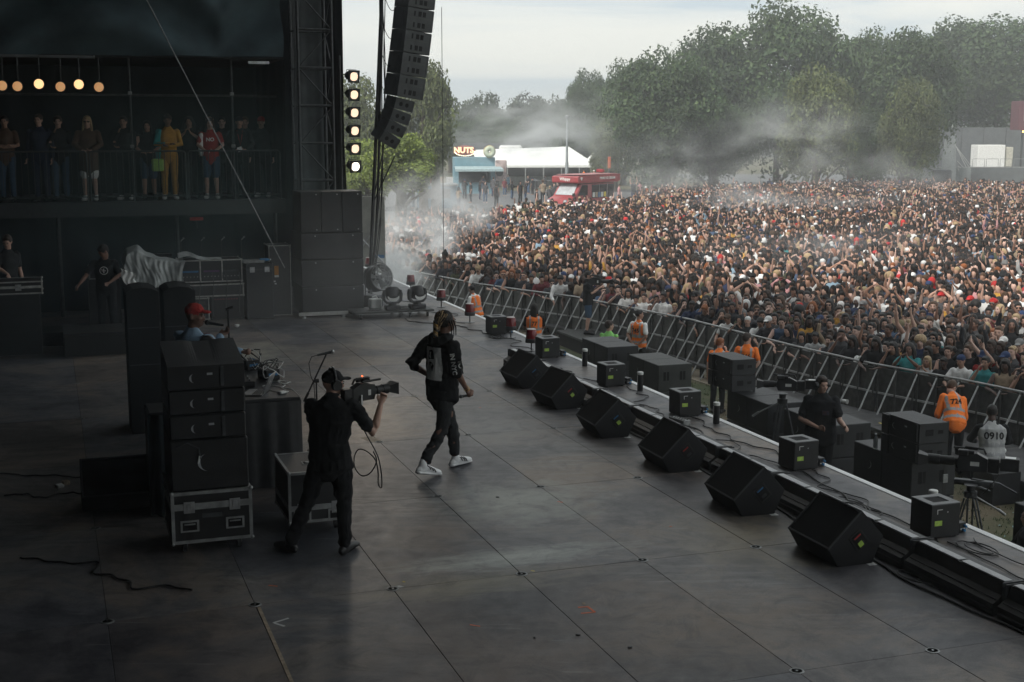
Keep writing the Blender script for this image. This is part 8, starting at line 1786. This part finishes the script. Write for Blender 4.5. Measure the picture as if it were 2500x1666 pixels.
# the grey structure at the right
GW = mat('grey_panel_wall', (.105, .115, .12), .7, scale=1.5, var=.12); GL = mat('pale_grey_panel', (.20, .22, .225), .7, scale=2, var=.12)
x, y = WP(2395, 158); t = thing('grey_arena_wall', 'long grey panelled wall under the trees at the right edge', 'wall', x, y, GZ, 0, world=True)
for i in range(7): b = MB(); b.box(-8+2.6*i, -8+2.6*i+2.57, 0, .12, .0, 6.3, .02); b.build('panel', GW, t)
b = MB()
for i in range(7): b.box(-8+2.6*i-.03, -8+2.6*i+.0, -.03, -.005, 0, 6.3)
b.build('joint_strip', M['steel'], t)
x, y = WP(2295, 150); t = thing('low_concrete_wall', 'low grey wall with pale coping at the right, behind the crowd', 'wall', x, y, GZ, 0, world=True)
for i in range(7): b = MB(); b.box(-.5+2.2*i, -.5+2.2*i+2.18, 0, .3, 0, 1.85, .02); b.build('panel', GL if i < 2 else GW, t)
b = MB(); b.box(-.55, 15, -.05, .35, 1.855, 1.95); b.build('coping', M['aludull'], t)
x, y = WP(2318, 148); t = thing('grey_ramp', 'tall grey braced ramp panel with pale slanting struts', 'ramp', x, y, GZ, 0, world=True); b = MB(); b.prism([(-1.25, 0), (.5, 0), (.25, 5.6), (-.9, 4.9)], 0, .2, 'y'); b.build('panel', GL, t)
for i in range(6): b = MB(); b.cyl((.25+.12*i-.1, -.1, 4.3-.55*i if i > 2 else 4.4-.2*i), (2.2-.32*i, -.1, 1.9), .035, n=6); b.build('strut', M['brace'], t, 60)
x, y = WP(2413, 152); t = thing('white_cabin', 'white box cabin with smaller pale box beside it, right edge', 'cabin', x, y, GZ, 0, world=True); b = MB(); b.box(-1.6, 1.5, 0, 2.4, 1.4, 4.35, .05); b.build('box', M['white'], t); b = MB(); b.box(1.52, 2.5, .3, 2.2, 1.9, 4.1, .04); b.build('side_box', mat('cream_panel', (.5, .49, .42), .6), t); b = MB(); b.box(-1.5, 2.4, .2, 2.0, 0, 1.39); b.build('base', M['steel'], t)
x, y = WP(2425, 147); t = thing('railing', 'grey railing in front of the white cabin', 'railing', x, y, GZ+1.95, 0, world=True); b = MB()
for i in range(4): b.tube([(-2.6+1.5*i, 0, 0), (-2.6+1.5*i, 0, .95), (-1.3+1.5*i, 0, .95), (-1.3+1.5*i, 0, 0)], .03, 6)
b.build('frame', M['aludull'], t, 60); b = MB(); b.box(-2.7, 3.4, -.1, .1, -2.0, -.01); b.build('plinth', GW, t)
x, y = WP(2492, 150); t = thing('dark_red_booth', 'dark red booth with a pale panel and one warm lamp at the right edge', 'booth', x, y, GZ, 0, world=True); b = MB(); b.box(-.9, 3, 0, 2.5, 6.0, 9.2, .05); b.build('box', mat('booth_red', (.10, .03, .04), .6), t); b = MB(); b.box(-.35, 2.6, -.04, -.005, 7.0, 9.0); b.build('panel', mat('booth_panel', (.26, .22, .22), .7), t); b = MB(); b.sph((-.4, -.2, 5.85), .09, 8, 6); b.build('lamp', mat('amber_bulb', (1, .6, .2), .4, emit=(1, .55, .15), estr=5), t); b = MB(); b.cyl((0, 1, 0), (0, 1, 6.0), .12, n=8); b.cyl((2.5, 1, 0), (2.5, 1, 6.0), .12, n=8); b.build('leg', M['steel'], t)
x, y = WP(2235, 140); t = thing('flatbed_trailer', 'grey slatted low trailer left of the grey ramp', 'trailer', x, y, GZ, 0, world=True)
for k in range(4): b = MB(); b.box(-1.6, 1.5, 0, .06, .5+.32*k, .77+.32*k, .01); b.build('slat', GL, t)
b = MB(); b.box(-1.7, 3.6, .07, 1.9, .35, .6); b.box(1.6, 3.6, .08, 1.8, .62, 1.9, .1); b.build('bed', M['steel'], t)
for xx in (-1.0, 2.8): b = MB(); b.cyl((xx, .0, .36), (xx, .2, .36), .36, n=16); b.build('wheel', M['black'], t, 40)

# ---------------------------------------------------------------- air: haze and stage smoke
def volmat(name, col, dens, aniso=.3, noisy=None, soft=(.35, .62), fall=(1.0, .35), seed=0, dist=0):
    m = bpy.data.materials.new(name); m.use_nodes = True; n = m.node_tree; n.nodes.remove(n.nodes['Principled BSDF']); v = n.nodes.new('ShaderNodeVolumePrincipled'); n.links.new(v.outputs[0], n.nodes['Material Output'].inputs['Volume'])
    v.inputs['Color'].default_value = (*col, 1); v.inputs['Anisotropy'].default_value = aniso; v.inputs['Density'].default_value = dens
    if noisy:
        t = n.nodes.new('ShaderNodeTexCoord'); nn = n.nodes.new('ShaderNodeTexNoise'); nn.inputs['Scale'].default_value = noisy; nn.inputs['Detail'].default_value = 5; nn.inputs['Roughness'].default_value = .6; nn.inputs['Distortion'].default_value = dist
        mp = n.nodes.new('ShaderNodeMapping'); mp.inputs['Location'].default_value = (seed, seed*.7, seed*.3); n.links.new(t.outputs['Object'], mp.inputs['Vector']); n.links.new(mp.outputs['Vector'], nn.inputs['Vector'])
        r1 = n.nodes.new('ShaderNodeMapRange'); r1.interpolation_type = 'SMOOTHSTEP'; r1.inputs['From Min'].default_value, r1.inputs['From Max'].default_value = soft; n.links.new(nn.outputs['Fac'], r1.inputs['Value'])
        ln = n.nodes.new('ShaderNodeVectorMath'); ln.operation = 'LENGTH'; n.links.new(t.outputs['Object'], ln.inputs[0]); r2 = n.nodes.new('ShaderNodeMapRange'); r2.interpolation_type = 'SMOOTHSTEP'; r2.inputs['From Min'].default_value, r2.inputs['From Max'].default_value = fall; n.links.new(ln.outputs['Value'], r2.inputs['Value'])
        a = n.nodes.new('ShaderNodeMath'); a.operation = 'MULTIPLY'; n.links.new(r1.outputs[0], a.inputs[0]); n.links.new(r2.outputs[0], a.inputs[1]); b_ = n.nodes.new('ShaderNodeMath'); b_.operation = 'MULTIPLY'; b_.inputs[1].default_value = dens; n.links.new(a.outputs[0], b_.inputs[0]); n.links.new(b_.outputs[0], v.inputs['Density'])
    return m
SMOKES = [(965, 668, 42, 1.5, 3, 1.1, 1.6, 'thick white smoke at the far left end of the barrier', 1, 1.5), (1012, 600, 48, 2.3, 3.5, 1.8, 1.1, 'white smoke plume leaning over the far left of the crowd', 2, 1.6), (1075, 515, 58, 3.6, 4, 2.6, .50, 'thinner smoke rising over the crowd left of the red van', 9, 1.6), (1290, 330, 110, 9, 7, 3.6, .24, 'pale smoke cloud in front of the trees above the marquee', 3, 1.9), (1390, 290, 118, 7, 6, 3.6, .10, 'thin smoke right of the lamp post', 15, 1.7),
          (1640, 400, 100, 8, 6, 3.6, .085, 'pale smoke before the broad dark tree', 4, 1.9), (1925, 340, 101, 8, 6, 4.2, .13, 'pale smoke before the paler rounded tree', 5, 1.9), (1850, 500, 80, 12, 10, 2.8, .085, 'thin smoke over the middle of the crowd', 6, 1.9), (2000, 640, 48, 8, 8, 1.9, .07, 'thin smoke over the front of the crowd', 7, 1.8),
          (2150, 430, 100, 9, 7, 3.6, .06, 'thin smoke before the small dark trees at the right', 8, 1.8)]
if not globals().get('NOVOL'):
    for px, py, Y, rx, ry, rz_, dens, lab, sd_, nsc in SMOKES:
        x = (px-1250)/3250*Y; z = zpx(py, Y); b = MB(); b.sph((0, 0, 0), 1.0, 20, 12); o = b.build('smoke', volmat('smoke', (.93, .95, .96), dens, .2, nsc, (.44, .62), (1.0, .1), sd_*3.1, .5)); o.location = (x, Y, z); o.scale = (rx, ry, rz_); tag(o, lab, 'smoke', kind='stuff')
    for u, v, z, ru, rv, rz_, dens, lab, sd_, nsc in [(5.9, 26.3, 1.2, 1.8, 2.4, 1.9, .05, 'smoke hanging before the far speaker stack', 11, 1.4), (7.35, 29.3, .65, .5, .8, .5, .7, 'white smoke puffing from the drum fan', 12, 1.8), (3.5, 20.0, 1.4, 3.2, 7.0, 1.9, .018, 'thin smoke lying over the middle of the deck', 13, 1.3), (2.4, 28.2, 2.6, 4.5, 1.8, 3.2, .16, 'greenish smoke drifting before the balcony', 14, 1.4), (.2, 13.5, 2.2, 3.2, 5.5, 2.4, .005, 'faint bluish veil of smoke over the dark left of the deck', 16, .6)]:
        b = MB(); b.sph((0, 0, 0), 1.0, 20, 12); o = b.build('smoke', volmat('smoke', (.93, .95, .96) if sd_ < 14 else (.42, .60, .60) if sd_ == 14 else (.55, .78, .95), dens, .2, nsc, (.32, .62), (1.0, .2), sd_*2.7, .5)); o.location = W(u, v, z); o.rotation_euler = (0, 0, AL); o.scale = (ru, rv, rz_); tag(o, lab, 'smoke', kind='stuff')  # balcony smoke is coloured to absorb light; bluish veil is added to lift blacks
    b = MB(); b.box(-505, 605, -65, 1045, GZ-1, 24); tag(b.build('haze', volmat('haze', (.94, .97, 1.0), HAZE, .3)), 'thin pale haze over the whole park and stage', 'haze', kind='stuff')
# ---------------------------------------------------------------- details hang under the part they sit on
SUBP = {'number': 'hi_vis_vest', 'back_panel': 'sweater', 'dark_print': 'sweater', 'sleeve_lettering': 'sweater', 'emblem': 'shirt', 'shirt_lettering': 'shirt', 'shirt_print': 'shirt', 'handle_recess': 'cabinet', 'crescent_mark': 'cabinet', 'connector_dish': 'cabinet', 'handle_tape': 'cabinet',
        'grille': 'cabinet', 'nozzle_opening': 'top_plate', 'white_marking': 'cabinet', 'screw': 'cabinet', 'opening': 'cabinet', 'cone_opening': 'cabinet', 'rib': 'cabinet', 'lens': 'can', 'gel_frame': 'can', 'headphone_label': 'headphones', 'label_plate': 'camera_body', 'front_glass': 'lens', 'tape_label': 'adaptor_box', 'yellow_boot': 'connector',
        'sole': 'shoe', 'knob': 'case', 'screen': 'lid', 'lid_emblem': 'lid', 'key': 'base', 'icing': 'giant_doughnut', 'bulb': 'sign_plate', 'lit_lettering': 'sign_plate', 'rack_strip': 'amplifier', 'badge': 'cabinet', 'plug': 'case', 'sticker': 'case', 'reflector': 'dome', 'baffle_frame': 'cabinet', 'tread_plate': 'front_plate', 'sunglasses': 'body', 'eyes_and_mouth': 'body', 'notice_header': 'notice', 'cooling_fin': 'head', 'lens_rim': 'head'}
for o in list(SC.objects):
    if o.parent and o.parent.parent is None and o.name.split('.')[0] in SUBP:
        c = child(o.parent, SUBP[o.name.split('.')[0]])
        if c and c is not o and c.matrix_basis == Matrix(): o.parent = c
